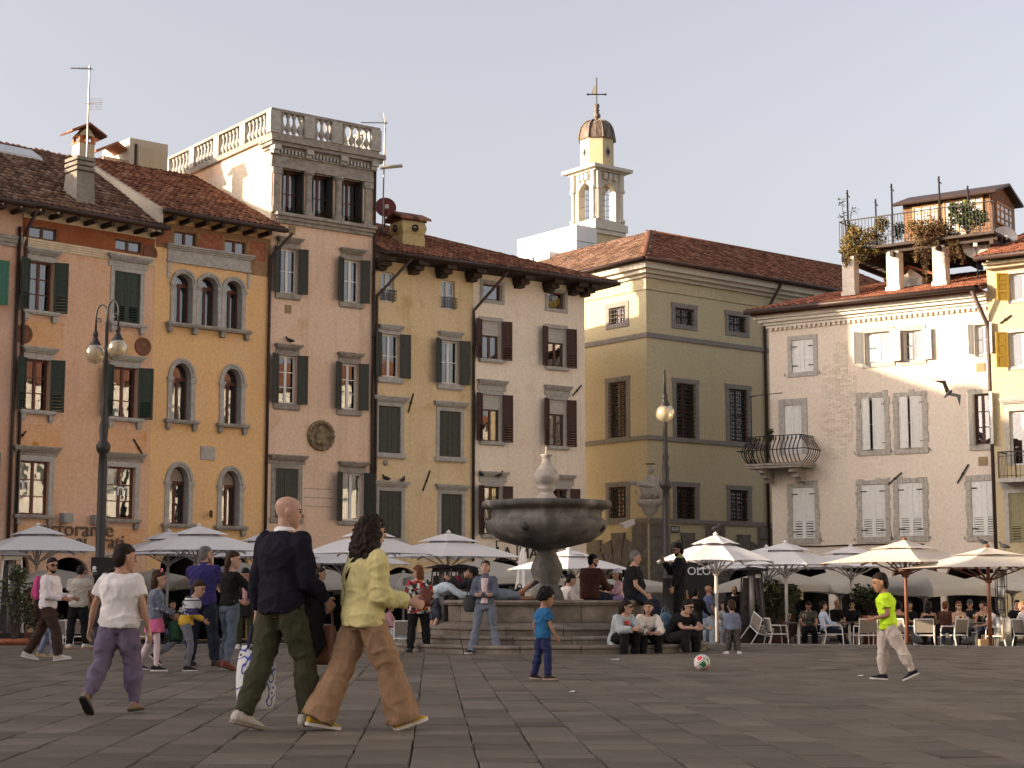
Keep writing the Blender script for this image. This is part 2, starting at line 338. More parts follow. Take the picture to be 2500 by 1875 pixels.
class House:
 def __init__(s, name, label, fac, W, z1, wall, depth=9.0, cat='house', base=None, rel=None, z0=0.0, reveal=.2):
  s.f = fac; s.W = W; s.z1 = z1; s.z0 = z0; s.wall = wall; s.depth = depth; s.holes = []; s.arches = []; s.rel = rel; s.rv = reveal; s.deep = []
  s.e = base or thing(name, label, cat, (fac.o.x, fac.o.y, G), fac.a)
 def rect(s, q, x0, x1, yt, yb, off=0.0):
  u0, zt = s.f.uz(q(x0, yt), off); _, zb = s.f.uz(q(x0, yb), off); u1, _ = s.f.uz(q(x1, yt), off)
  return u0, u1, zb, zt
 def P(s, name, mb, m, smooth=False): return mb.build(name, m, s.e, smooth, M=s.rel)
 def surround(s, w, u0, u1, z0, z1, t=.13, pr=.035, m=None, bottom=False, topx=0.0):
  mb = MB(); mb.box(u0 - t, u0 - .002, -pr, .05, z0, z1); mb.box(u1 + .002, u1 + t, -pr, .05, z0, z1)
  mb.box(u0 - t - topx, u1 + t + topx, -pr - .004, .05, z1 + .002, z1 + t)
  if bottom: mb.box(u0 - t, u1 + t, -pr - .004, .05, z0 - t, z0 - .002)
  return mb.build('surround', m or STONE, w)
 def hood(s, w, u0, u1, z, fr=.18, oh=.2, pr=.2, m=None, inset=.0):
  mb = MB(); mb.box(u0 - .1, u1 + .1, -.05, .04, z, z + fr)
  h = .05
  for i, k in enumerate((.35, .65, .85, 1.0)):
   mb.box(u0 - oh * k, u1 + oh * k, -pr * k - .055, .045, z + fr + i * h * .9, z + fr + (i + 1) * h * .9 - .002)
  return mb.build('cornice', m or STONED, w)
 def sill(s, w, u0, u1, z, oh=.2, pr=.2, br=True, th=.09, m=None):
  mb = MB(); mb.box(u0 - oh, u1 + oh, -pr, s.rv, z - th, z - .003); mb.box(u0 - oh + .03, u1 + oh - .03, -pr + .04, .03, z - th - .04, z - th - .002)
  if br:
   for u in (u0 - oh + .07, u1 + oh - .22):
    mb.box(u, u + .15, -pr + .06, .03, z - th - .2, z - th - .042); mb.box(u + .02, u + .13, -pr + .1, .03, z - th - .26, z - th - .202)
  return mb.build('sill', m or STONED, w)
 def shutter(s, w, side, u, width, z0, z1, ang, m, style='panel', y=-.05):
  """one leaf; ang = opening angle in degrees (0 closed, 180 flat on the wall)"""
  H = z1 - z0; mb = MB(); t = .022; st = min(.075, width * .16)
  sg = 1 if side == 'L' else -1
  def bx(a, b, y0, y1, c, d):
   a, b = (a, b) if sg > 0 else (-b, -a); mb.box(a, b, y0, y1, c, d)
  bx(0, st, -t, t, 0, H); bx(width - st, width, -t, t, 0, H)
  cuts = {'panel': [0, .42, 1], 'panel3': [0, .34, .66, 1], 'louvre': [0, .36, .68, 1], 'louvrefull': [0, .5, 1], 'plank': [0, 1]}[style]
  for c in cuts:
   zc = c * H; bx(st, width - st, -t, t, max(0, zc - .045), min(H, zc + .045))
  for i in range(len(cuts) - 1):
   za = cuts[i] * H + .045 + (0 if i else .0); zb = cuts[i + 1] * H - .045
   if (style == 'louvre' and i == 0) or style == 'louvrefull':
    n = max(4, int((zb - za) / .085))
    for k in range(n):
     zz = za + (k + .5) * (zb - za) / n; q = .02 if ang > 40 else 0
     a, b = (st, width - st) if sg > 0 else (-width + st, -st)
     mb.add([(a, -t, zz - .028), (b, -t, zz - .028), (b, t, zz + .022 + q), (a, t, zz + .022 + q), (a, -t, zz - .018), (b, -t, zz - .018), (b, t, zz + .034 + q), (a, t, zz + .034 + q)],
                           [(0, 1, 2, 3), (7, 6, 5, 4), (0, 4, 5, 1), (3, 2, 6, 7)])
    bx(st, width - st, t * .6, t, za, zb) if style == 'x' else None
   elif style == 'plank':
    n = 4; ww = (width - 2 * st) / n
    for k in range(n): bx(st + k * ww, st + (k + 1) * ww - .008, -.012, .012, za, zb)
   else:
    bx(st, width - st, -.006, .006, za, zb); bx(st + .04, width - st - .04, -.016, .016, za + .04, zb - .04)
  o = mb.build('shutter', m, w); o.location = (u, y, z0); o.rotation_euler = (0, 0, radians(-ang if side == 'L' else ang)); return o
 def glaze(s, w, u0, u1, z0, z1, nx=2, nz=2, fw=.06, y=.13, glass=True):
  """panes between the frame bars: each its own object; returns the frame mesh"""
  mb = MB(); y0, y1 = y, y + .05
  mb.box(u0, u0 + fw, y0, y1, z0, z1); mb.box(u1 - fw, u1, y0, y1, z0, z1); mb.box(u0 + fw, u1 - fw, y0, y1, z0, z0 + fw); mb.box(u0 + fw, u1 - fw, y0, y1, z1 - fw, z1)
  cw = (u1 - u0 - 2 * fw) / nx; ch = (z1 - z0 - 2 * fw) / nz; P = []
  for i in range(1, nx):
   c = u0 + fw + i * cw; mb.box(c - fw * .8, c + fw * .8, y0 - .008, y1, z0 + fw, z1 - fw)
  for i in range(nx):
   a = u0 + fw + i * cw + (fw * .8 if i else 0); b = u0 + fw + (i + 1) * cw - (fw * .8 if i < nx - 1 else 0)
   for k in range(1, nz):
    zz = z0 + fw + k * ch; mb.box(a, b, y0 + .008, y1 - .006, zz - .018, zz + .018)
   for k in range(nz):
    P.append((a, b, z0 + fw + k * ch + (.018 if k else 0), z0 + fw + (k + 1) * ch - (.018 if k < nz - 1 else 0)))
  return mb, P, y0 + .024
 def win(s, q, x0, x1, yt, yb, **k): return s.win_m(*s.rect(q, x0, x1, yt, yb), **k)
 def win_m(s, u0, u1, z0, z1, nx=2, nz=2, fr=None, sur=.0, surm=None, surb=False, hood=None, sill=None, sh=None, curtain=False, blind=0.0, rail=None, fw=.06, niche=.8, sillm=None, topx=0.0, lit=None, yg=None):
  s.holes.append((u0, u1, z0, z1, None, niche)); fr = fr or BROWNFR; yg = yg or s.rv * .6
  zt = z1 - blind
  closed = sh and sh[0] == 'closed'
  mb, PN, yp = s.glaze(None, u0 + .002, u1 - .002, z0 + .002, zt - .002, nx, nz, fw, yg)
  w = s.P('window', mb, fr)
  for (a, b, c, d) in PN:
   pb = MB(); pb.box(a, b, yp, yp + .006, c, d); pb.build('pane', GLASS, w)
  if blind:
   bb = MB(); n = 5
   for i in range(n): bb.box(u0 + .003, u1 - .003, yg - .05, yg + .05, zt + i * blind / n, zt + (i + 1) * blind / n - .006)
   bb.build('roller_blind', BLIND, w)
  if curtain:
   cb = MB(); nn = 14; cu0, cu1 = (u0 + .05, u1 - .05) if curtain is True else (u0 + (u1 - u0) * curtain[0], u0 + (u1 - u0) * curtain[1])
   for i in range(nn):
    a = cu0 + (cu1 - cu0) * i / nn; b = cu0 + (cu1 - cu0) * (i + 1) / nn; ya = yg + .14 + .02 * (i % 2); yb_ = yg + .14 + .02 * ((i + 1) % 2)
    cb.quad((a, ya, z0 + .02), (b, yb_, z0 + .02), (b, yb_, zt - .05), (a, ya, zt - .05))
   cb.build('curtain', CURTAIN, w)
  if sur: s.surround(w, u0, u1, z0, z1, sur, m=surm, bottom=surb, topx=topx)
  zz = z1 + (sur or 0) + .004
  if hood: s.hood(w, u0 - sur, u1 + sur, zz, **hood)
  if sill: s.sill(w, u0, u1, z0, **sill)
  if sh:
   kind, m, style = sh[:3]; half = (u1 - u0) / 2 - .004
   if kind == 'closed':
    s.shutter(w, 'L', u0 + .004, half, z0 + .01, z1 - .01, sh[3] if len(sh) > 3 else 0, m, style, y=.03)
    s.shutter(w, 'R', u1 - .004, half, z0 + .01, z1 - .01, sh[4] if len(sh) > 4 else 0, m, style, y=.03)
   else:
    aL, aR = sh[3], sh[4]
    if aL is not None: s.shutter(w, 'L', u0 - (sur * .4), half * 1.04, z0 - .02, z1 + .02, aL, m, style, y=-.085)
    if aR is not None: s.shutter(w, 'R', u1 + (sur * .4), half * 1.04, z0 - .02, z1 + .02, aR, m, style, y=-.085)
  if rail:
   rb = MB(); y = -.12; zr = z0 + rail
   rb.bar((u0 - .02, y, zr), (u1 + .02, y, zr), .035, .02); rb.bar((u0 - .02, y, z0 + .06), (u1 + .02, y, z0 + .06), .03, .02)
   for uu in (u0 - .02, u1 + .02): rb.bar((uu, y, zr), (uu, .02, zr), .03, .02); rb.bar((uu, y, z0 + .06), (uu, .02, z0 + .06), .03, .02)
   n = 9
   for i in range(n + 1):
    uu = u0 - .02 + (u1 - u0 + .04) * i / n; rb.bar((uu, y, z0 + .06), (uu, y, zr), .016)
   for i in range(n):
    uu = u0 - .02 + (u1 - u0 + .04) * (i + .5) / n; rb.tube([(uu + .035 * cos(t * .8), y, z0 + rail * .55 + .05 * sin(t * .8)) for t in range(9)], .007, 4)
   rb.build('railing', IRON, w)
  return w
 def arch(s, q, x0, x1, yt, ysp, yb, fr=None, ring=.13, cap=True, sill=True, tymp=None, label=None, door=False, sillu=None):
  u0, u1, z0, zsp = s.rect(q, x0, x1, ysp, yb); zt = s.f.uz(q((x0 + x1) / 2, yt))[1]
  return s.arch_m(u0, u1, z0, zsp, zt, fr, ring, cap, sill, tymp)
 def arch_m(s, u0, u1, z0, zsp, zt, fr=None, ring=.13, cap=True, sill=True, tymp=None, left=True, right=True):
  s.holes.append((u0, u1, z0, zt, zsp, .8)); fr = fr or REDFR; uc = (u0 + u1) / 2; rx = (u1 - u0) / 2; rz = zt - zsp; n = 14
  yg = .3
  mb, PN, yp = s.glaze(None, u0 + .002, u1 - .002, z0 + .002, zsp - .03, 2, 1, .055, yg)
  pts = [(uc - rx * cos(pi * i / n), zsp + rz * sin(pi * i / n)) for i in range(n + 1)]
  mb.box(u0 + .002, u1 - .002, yg - .004, yg + .054, zsp - .028, zsp + .03)
  for i in range(n):
   (a, b), (c, d) = pts[i], pts[i + 1]; k = .9
   ai, bi = uc + (a - uc) * k, zsp + (b - zsp) * k; ci, di = uc + (c - uc) * k, zsp + (d - zsp) * k
   mb.add([(a, yg, b), (c, yg, d), (ci, yg, di), (ai, yg, bi), (a, yg + .05, b), (c, yg + .05, d), (ci, yg + .05, di), (ai, yg + .05, bi)], [(0, 1, 2, 3), (2, 6, 7, 3), (4, 7, 6, 5)])
  w = s.P('window', mb, fr)
  for (a, b, c, d) in PN:
   pb = MB(); pb.box(a, b, yp, yp + .006, c, d); pb.build('pane', GLASS, w)
  pb = MB(); f = [(x, yp, max(z, zsp + .03)) for x, z in pts]; b_ = [(x, yp + .006, z) for x, _, z in f]; pb.hexa(f, b_)
  if tymp: pb.build('tympanum', tymp, w)
  else: pb.build('pane', GLASS, w)
  if ring:
   rb = MB()
   for (ka, kb, pr) in ((1.0, 1.0 + ring / rx * .45, .03), (1.0 + ring / rx * .45, 1.0 + ring / rx, .07)):
    kz = [1 + (k - 1) * rx / rz for k in (ka, kb)]
    m2 = 22; pp = [(cos(pi * i / m2), sin(pi * i / m2)) for i in range(m2 + 1)]
    for i in range(m2):
     (ca, sa), (cb, sb) = pp[i], pp[i + 1]
     lo = [(uc - rx * ka * ca, zsp + rz * kz[0] * sa), (uc - rx * ka * cb, zsp + rz * kz[0] * sb), (uc - rx * kb * cb, zsp + rz * kz[1] * sb), (uc - rx * kb * ca, zsp + rz * kz[1] * sa)]
     pq = pr + (.012 if (i % 2 and kb > 1.0 + ring / rx * .6) else 0)
     rb.add([(x, -pq, z) for x, z in lo] + [(x, .03, z) for x, z in lo], [(0, 3, 2, 1), (0, 1, 5, 4), (2, 3, 7, 6), (1, 2, 6, 5), (3, 0, 4, 7)])
   for sd_, on in ((-1, left), (1, right)):
    a, b = (u0 - ring, u0 - .002) if sd_ < 0 else (u1 + .002, u1 + ring)
    rb.box(a, b, -.05, .05, z0, zsp - .16); rb.box(a - .02, b + .02, -.075, .05, zsp - .155, zsp - .09); rb.box(a - .045, b + .045, -.1, .05, zsp - .088, zsp - .01)
    rb.box(a - .02, b + .02, -.07, .05, z0 + .0, z0 + .09)
   rb.build('surround', STONE, w)
  if sill: s.sill(w, u0 - ring, u1 + ring, z0, oh=.12, pr=.22)
  return w
 def portal(s, u0, u1, z0, zsp, zt, depth=2.6): s.holes.append((u0, u1, z0, zt, zsp, depth))
 def finish(s, back=True, left=True):
  eps = .004; W = s.W; mb = MB(); H = s.holes; rv = s.rv
  us = sorted(set([eps, W - eps] + [h[0] for h in H] + [h[1] for h in H])); zs = sorted(set([s.z0, s.z1] + [h[2] for h in H] + [h[3] for h in H]))
  us = [u for u in us if eps <= u <= W - eps]; zs = [z for z in zs if s.z0 <= z <= s.z1]
  for i in range(len(us) - 1):
   for j in range(len(zs) - 1):
    um = (us[i] + us[i + 1]) / 2; zm = (zs[j] + zs[j + 1]) / 2
    if any(h[0] < um < h[1] and h[2] < zm < h[3] for h in H): continue
    mb.quad((us[i], 0, zs[j]), (us[i + 1], 0, zs[j]), (us[i + 1], 0, zs[j + 1]), (us[i], 0, zs[j + 1]))
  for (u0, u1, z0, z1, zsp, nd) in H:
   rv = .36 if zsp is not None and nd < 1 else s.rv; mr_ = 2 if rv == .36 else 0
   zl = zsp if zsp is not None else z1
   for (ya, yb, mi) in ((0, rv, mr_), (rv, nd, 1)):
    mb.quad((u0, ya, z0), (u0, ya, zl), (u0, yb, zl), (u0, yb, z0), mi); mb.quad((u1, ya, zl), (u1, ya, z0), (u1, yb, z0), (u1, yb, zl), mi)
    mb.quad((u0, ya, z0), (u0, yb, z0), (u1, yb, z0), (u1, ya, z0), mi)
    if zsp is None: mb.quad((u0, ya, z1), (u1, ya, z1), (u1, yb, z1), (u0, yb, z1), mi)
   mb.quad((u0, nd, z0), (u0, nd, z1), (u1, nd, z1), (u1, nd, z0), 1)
   if zsp is not None:
    n = 14; uc = (u0 + u1) / 2; rx = (u1 - u0) / 2; rz = z1 - zsp
    pts = [(uc - rx * cos(pi * i / n), zsp + rz * sin(pi * i / n)) for i in range(n + 1)]
    for (a, b), (c, d) in zip(pts, pts[1:]):
     mb.quad((a, 0, b), (c, 0, d), (c, 0, z1), (a, 0, z1))
     mb.quad((a, 0, b), (a, rv, b), (c, rv, d), (c, 0, d), mr_); mb.quad((a, rv, b), (a, nd, b), (c, nd, d), (c, rv, d), 1)
  if back:
   D = s.depth
   if left: mb.quad((eps, 0, s.z0), (eps, 0, s.z1), (eps, D, s.z1), (eps, D, s.z0))
   mb.quad((W - eps, 0, s.z1), (W - eps, 0, s.z0), (W - eps, D, s.z0), (W - eps, D, s.z1))
   mb.quad((eps, D, s.z0), (eps, D, s.z1), (W - eps, D, s.z1), (W - eps, D, s.z0)); mb.quad((eps, 0, s.z1), (W - eps, 0, s.z1), (W - eps, D, s.z1), (eps, D, s.z1))
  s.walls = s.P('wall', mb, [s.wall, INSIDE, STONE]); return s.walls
 def pipe(s, u, z0, z1, y=-.09, r=.055, top=None):
  mb = MB(); pts = ([top] if top else []) + [(u, y, z1), (u, y, z0)]
  if top: pts = [top, (u, y, z1), (u, y, z1 - .3), (u, y, z0)]
  mb.tube(pts, r, 8)
  z = z0 + 1.2
  while z < z1 - .5: mb.lathe([(r + .012, 0), (r + .012, .05)], 8, (u, y, z)); z += 2.4
  return s.P('downpipe', mb, PIPE, True)
 def gutter(s, a, b, r=.085):
  mb = MB(); mb.tube([a, b], r, 8); return s.P('gutter', mb, PIPE, True)
 def tie(s, p0, p1, name='wall_tie'):
  mb = MB(); a = (p0[0], -.04, p0[1]); b = (p1[0], -.04, p1[1]); mb.bar(a, b, .05, .04); m = ((a[0] + b[0]) / 2, -.045, (a[2] + b[2]) / 2); mb.sphere(m, .05, 6, 4); return s.P(name, mb, IRON)
def band(h, u0, u1, z0, z1, pr, m, name='string_course', steps=None):
 mb = MB()
 if steps:
  n = len(steps)
  for i, p in enumerate(steps): mb.box(u0 - p * .0, u1, -p, .02, z0 + (z1 - z0) * i / n, z0 + (z1 - z0) * (i + 1) / n - .001)
 else: mb.box(u0, u1, -pr, .02, z0, z1)
 return h.P(name, mb, m)
# ================================================================== SETTING
GROUND = mat('packed_grit_ground', (.06, .054, .05), .95, .25, 2, .3, 60)
mb = MB(); mb.quad((-2500, -1500, 0), (2500, -1500, 0), (2500, 3500, 0), (-2500, 3500, 0))
gr = mb.build('ground', GROUND, loc=(0, 0, G)); tag(gr, kind='structure')
EDGE = [(-40, 24), (-10.4, 34.4), (-5.3, 36.2), (0, 38.6), (4.4, 36.6), (10.3, 34.2), (40, 24)]
pv = MB(); poly = [(-40, -30)] + EDGE + [(40, -30)]
pv.hexa([(x, y, G - .05) for x, y in reversed(poly)], [(x, y, -.03) for x, y in reversed(poly)])
JOINT = mat('dark_joint_mortar', (.03, .027, .025), .95, .3, 8, .3, 80)
square = pv.build('square_pavement', JOINT); tag(square, kind='structure')
PAVE = ramp_mat('grey_paving_stone', [(0, (.036, .028, .02)), (.25, (.068, .054, .039)), (.55, (.093, .075, .054)), (.8, (.116, .094, .07)), (1, (.16, .132, .1))], .78, 1.6, 8, rnd=.55, bump=.4, bscale=22, spec=.25, stretch=(1.4, .7, 1))
KERB = mat('kerb_stone', (.17, .155, .14), .85, .25, 4, .3, 30)
kb = MB()
for (a, b) in zip(EDGE, EDGE[1:]):
 A_, B_ = Vector((*a, 0)), Vector((*b, 0)); d = (B_ - A_).normalized(); n = Vector((-d.y, d.x, 0)); L_ = (B_ - A_).length; k = 0.0
 while k < L_ - .01:
  e = min(k + 1.3, L_); p, q = A_ + d * (k + .006), A_ + d * (e - .006)
  kb.hexa([x + Vector((0, 0, G)) for x in (p, q, q + n * .32, p + n * .32)], [x + Vector((0, 0, .012)) for x in (p, q, q + n * .32, p + n * .32)]); k = e
kerb = kb.build('kerb', KERB); tag(kerb, kind='structure')
# paving stones in long lanes running away from the camera, broken by staggered cross joints
LA = radians(2.7); ld = Vector((-sin(LA), cos(LA), 0)); lx = Vector((cos(LA), sin(LA), 0))
rp = random.Random(3); stones = []
edgepoly = [(x, y) for x, y in poly]
u = -24.0
while u < 24:
 w = rp.uniform(.37, .48); v = rp.uniform(0, 1) + 1.0
 while v < 40:
  L_ = rp.choice([.3, .38, .5, .6, .75, .9, 1.05]); c = lx * (u + w / 2) + ld * (v + L_ / 2)
  far = [lx * (u + w / 2) + ld * (v + L_)]
  if inpoly(c.x, c.y + L_ / 2 + .15, edgepoly) and abs(c.x) < max(c.y, 4) * .42 + 2.2 and c.y > 2: stones.append((c, w, L_))
  v += L_
 u += w
def stone_geo(w, L_, r):
 g = .003; c = .01; a, b = w / 2 - g, L_ / 2 - g; h = r.uniform(-.004, .003); t1, t2 = r.uniform(-.003, .003), r.uniform(-.002, .002)
 j = lambda: r.uniform(-.007, .007)
 lo = [(-a + j(), -b + j()), (a + j(), -b + j()), (a + j(), b + j()), (-a + j(), b + j())]
 vs = [(x, y, -.06) for x, y in lo] + [(x, y, h - c + .003) for x, y in lo] + [(x - copysign(c, x), y - copysign(c, y), h + t1 * copysign(1, x) + t2 * copysign(1, y)) for x, y in lo]
 fs = [(8, 9, 10, 11)] + [(i, (i + 1) % 4, 4 + (i + 1) % 4, 4 + i) for i in range(4)] + [(4 + i, 4 + (i + 1) % 4, 8 + (i + 1) % 4, 8 + i) for i in range(4)]
 return vs, fs
stones.sort(key=lambda s: (s[0].y + s[1]) if abs(s[0].x) < s[0].y * .325 + .3 and s[0].y > 9.2 else 100 + s[0].length)
big = MB(); RZ = Matrix.Rotation(LA, 4, 'Z')
for i, (c, w, L_) in enumerate(stones):
 vs, fs = stone_geo(w, L_, rp)
 if i < 300:
  mb = MB(); mb.add(vs, fs); mb.build('paving_stone', PAVE, square, M=Matrix.Translation(c) @ RZ)
 else:
  M = Matrix.Translation(c) @ RZ; big.add([M @ Vector(p) for p in vs], fs)
o = big.build('paving_stone', PAVE, square); o['kind'] = 'stuff'

# ================================================================== HOUSES
P23 = at_dist(645, 1458, 58); P23.z = 0
A1, A2, A3, A4, A5 = [radians(a) for a in (44, 40, 36.5, 35.5, 35.5)]
def right_of(o, a, px): return Fac(o, a).uz((px, 1458))[0]
W3 = right_of(P23, A3, 904); f3 = Fac(P23, A3); P34 = f3.pt(W3)
W4 = right_of(P34, A4, 1153); f4 = Fac(P34, A4); P45 = f4.pt(W4)
W5 = right_of(P45, A5, 1431); f5 = Fac(P45, A5)
W2 = -right_of(P23, A2, 355); P12 = Fac(P23, A2).pt(-W2); f2 = Fac(P12, A2)
W1 = -right_of(P12, A1, 20); P01 = Fac(P12, A1).pt(-W1); f1 = Fac(P01, A1)
W0 = 5.0; f0 = Fac(Fac(P01, A1).pt(-W0), A1)
DARKEAVE = mat('dark_eave_boards', (.04, .026, .02), .8, .3, 6, .2, 30)
def eave_boards(h, u0, u1, ze, yo, n=None, m=None):
 mb = MB(); k = u0 + .25
 while k < u1 - .2: mb.box(k, k + .12, -yo + .05, .3, ze - .24, ze - .1); k += .62
 return h.P('rafters', mb, m or DARKEAVE)
# ---- house at the left edge of the photo
SLICE = plaster('pink_slice_plaster', (.56, .38, .28), (.53, .32, .22))
h0 = House('house', 'narrow pale pink house with teal shutters cut off by the left edge of the photo', f0, W0, 12.0, SLICE)
e0 = f0.uz(cTL(60, 1075), -.8)[1]; h0.z1 = e0 + .15
for (yt, yb) in ((1465, 1690),):
 u0, u1, zb, zt = h0.rect(cTL, -230, 0, 1455, 1740); u1 = W0 - 1.02
 zb = f0.uz(cA(20, 225))[1]; h0.win_m(u1 - 1.0, u1, zb, zt, 2, 3, REDFR, sur=.12, sh=('open', TEALSH, 'panel3', 165, 172), sill=dict(br=True))
zt = f0.uz(cA(20, 1085))[1]; zb = f0.uz(cA(20, 1430))[1]; h0.win_m(u1 - 1.05, u1 - .05, zb, zt, 2, 3, REDFR, sur=.12, sh=('open', TEALSH, 'panel3', 165, 172), sill=dict(br=True))
zs0 = f0.uz(cTL(50, 1310))[1]; zs1 = f0.uz(cTL(50, 1385))[1]
band(h0, .01, W0 - .01, zs1, zs0, .12, STONED, steps=[.05, .09, .12])
h0.portal(1.2, 3.6, .02, 2.0, 2.9); h0.finish(); h0.pipe(W0 - .12, 0, e0 - .6)
zr0 = f1.uz(cTL(130, 722), 5.5)[1]
roof(h0.e, [(0, -.8, e0), (W0 + .0, -.8, e0), (W0, 5.5, zr0), (0, 5.5, zr0)], TILE2, keep=40); h0.gutter((0, -.86, e0 - .02), (W0, -.86, e0 - .02)); eave_boards(h0, 0, W0, e0, .8)
# ---- salmon house
SALMON = plaster('salmon_and_orange_plaster', (.65, .41, .285), (.64, .40, .25), (.57, .32, .16), .4, .4)
h1 = House('house', 'salmon and orange house with dark green shutters and a red attic band', f1, W1, 12.0, SALMON)
e1 = f1.uz(cTL(600, 1165), -.8)[1]; h1.z1 = e1 + .2
GSH = lambda k='open', a=150, b=158: (k, GREENSH, 'louvre', a, b)
hd = dict(fr=.2, oh=.2, pr=.2, m=STONE)
for x0, x1, yt, yb in ((200, 392, 1240, 1325), (780, 965, 1328, 1408)):
 h1.win(cTL, x0, x1, yt, yb, nx=2, nz=1, fr=BROWNFR)
def mixq(y_top_src, q):  # window whose top and foot were read in different crops
 return None
zt = f1.uz(cTL(195, 1478))[1]; u0, u1, zb, _ = h1.rect(cA, 163, 306, 100, 252)
h1.win_m(u0, u1, zb, zt, 2, 3, REDFR, hood=hd, sill=dict(br=True, m=STONE), sh=GSH(), yg=.17)
zt = f1.uz(cTL(775, 1550))[1]; u0, u1, zb, _ = h1.rect(cA, 661, 812, 100, 322)
h1.win_m(u0, u1, zb, zt, 2, 3, REDFR, sur=.14, hood=hd, sill=dict(br=True, m=STONE), sh=('closed', GREENSH, 'louvre', 2, 3))
h1.win(cA, 147, 290, 533, 830, nx=2, nz=3, fr=REDFR, hood=hd, sill=dict(br=True, m=STONE), sh=GSH(), yg=.17)
h1.win(cA, 651, 797, 578, 872, nx=2, nz=3, fr=REDFR, hood=hd, sill=dict(br=True, m=STONE), sh=GSH(), yg=.17)
wa = h1.win(cA, 118, 285, 1122, 1435, nx=2, nz=3, fr=REDFR, sur=.17, hood=dict(fr=.1, oh=.15, pr=.2), sill=dict(br=True))
wb = h1.win(cA, 622, 782, 1157, 1460, nx=2, nz=3, fr=REDFR, sur=.17, hood=dict(fr=.1, oh=.15, pr=.2), sill=dict(br=True))
ROT90 = Matrix.Rotation(pi / 2, 4, 'X')
WPAINT = mat('white_lettering', (.7, .7, .68), .6, .05, 5, 0)
for w, cx, cy in ((wa, 140, 1292), (wb, 720, 1325)):
 uu, zz = f1.uz(cA(cx, cy)); text('window_lettering', 'm', .62, WPAINT, w, Matrix.Translation((uu, .112, zz)) @ ROT90, .003)
uu, zz = f1.uz(cA(645, 1315)); text('window_lettering', 'ittoeffa', .13, WPAINT, wb, Matrix.Translation((uu, .112, zz)) @ ROT90, .003)
# orange panels of paint between the windows of each column
ORP = plaster('orange_panel_plaster', (.64, .385, .22), (.62, .35, .17), (.45, .19, .035), .9, .15)
for x0, x1, ya, yb in ((100, 372, 300, 458), (612, 862, 385, 512), (85, 350, 905, 1060), (608, 850, 935, 1098), (70, 345, 1500, 1640), (605, 842, 1515, 1640)):
 a, b, c, d = h1.rect(cA, x0, x1, ya, yb); mb = MB(); mb.box(max(a, .2), b, -.007, .01, c, d); h1.P('plaster_panel', mb, ORP)
# red attic band, its cream mouldings
REDP = plaster('terracotta_red_plaster', (.26, .075, .035), (.30, .11, .05), (.2, .055, .03), .8, .3)
z2 = f1.uz(cTL(300, 1215))[1]; z1_ = f1.uz(cTL(200, 1338))[1]; z0_ = f1.uz(cTL(200, 1395))[1]
mbr = MB(); hw = sorted([hh for hh in h1.holes if hh[3] > z1_ + .2], key=lambda t: t[0])[:2]; xs = .02; zlo = z1_ + .02
for hh in hw: mbr.box(xs, hh[0] - .002, -.012, .02, zlo, z2); mbr.box(hh[0], hh[1], -.012, .02, zlo, hh[2] - .002); mbr.box(hh[0], hh[1], -.012, .02, hh[3] + .002, z2); xs = hh[1] + .002
mbr.box(xs, W1 - .02, -.012, .02, zlo, z2); h1.P('attic_band', mbr, REDP)
CREAM = mat('cream_moulding', (.58, .48, .34), .9, .2, 5, .2, 30)
band(h1, .02, W1 - .02, z0_ + .02, z1_ + .016, .12, CREAM, 'string_course', steps=[.04, .07, .1, .13]); band(h1, .02, W1 - .02, z2 + .004, z2 + .3, .1, CREAM, 'string_course', steps=[.05, .1])
TERRA = mat('terracotta_roundel', (.17, .075, .045), .9, .35, 12, .5, 25)
for (cx, cy) in ((134, 391), (825, 465)):
 uu, zz = f1.uz(cA(cx, cy)); mb = MB(); mb.lathe([(.31, 0), (.31, .05), (.25, .06), (.23, .03), (.12, .05), (0.0, .07)], 20)
 mb.xform(Matrix.Translation((uu, .01, zz)) @ Matrix.Rotation(pi / 2, 4, 'X')); h1.P('roundel', mb, TERRA, True)
uu, zz = f1.uz(cTL(1020, 1435)); mb = MB(); mb.lathe([(.28, 0), (.28, .05), (.22, .06), (.2, .03), (0.0, .06)], 20); mb.xform(Matrix.Translation((uu - .05, .01, zz)) @ Matrix.Rotation(pi / 2, 4, 'X')); h1.P('roundel', mb, TERRA, True)
h1.tie(f1.uz(cA(770, 1000)), f1.uz(cA(828, 1100))); h1.tie(f1.uz(cA(148, 955)), f1.uz(cA(108, 1000)))
SIGNM = mat('dull_metal_letters', (.13, .09, .06), .6, .2, 9, .1, 40)
uu, zz = f1.uz(cA(440, 1560)); text('sign_lettering', 'ristorante', .66, SIGNM, h1.e, Matrix.Translation((uu, -.05, zz)) @ ROT90, .03)
uu, zz = f1.uz(cA(640, 1630)); text('sign_lettering', 'ai  frati', .62, SIGNM, h1.e, Matrix.Translation((uu - .4, -.05, zz)) @ ROT90, .03)
LB = mat('grey_lamp_box', (.28, .27, .26), .6, .1, 8, .05, 40)
for (cx, cy) in ((370, 1458), (548, 1468)):
 uu, zz = f1.uz(cA(cx, cy)); mb = MB(); mb.box(uu - .16, uu + .16, -.3, 0.02, zz - .15, zz + .15); mb.box(uu - .12, uu + .12, -.32, -.302, zz - .11, zz + .11); h1.P('wall_lamp', mb, LB)
u0, _ = f1.uz((123, 1400)); u1, zt = f1.uz((218, 1365)); h1.portal(u0, u1, .02, zt - .45, zt + .05)
h1.portal(u1 + 1.0, W1 - .5, .02, zt - .45, zt + .05); h1.portal(.3, u0 - .7, .02, zt - .5, zt + .05)
h1.finish(); h1.pipe(.12, 0, e1 - .7, top=(.12, -.8, e1 - .1))
zr1 = f1.uz(cTL(180, 728), 5.5)[1]
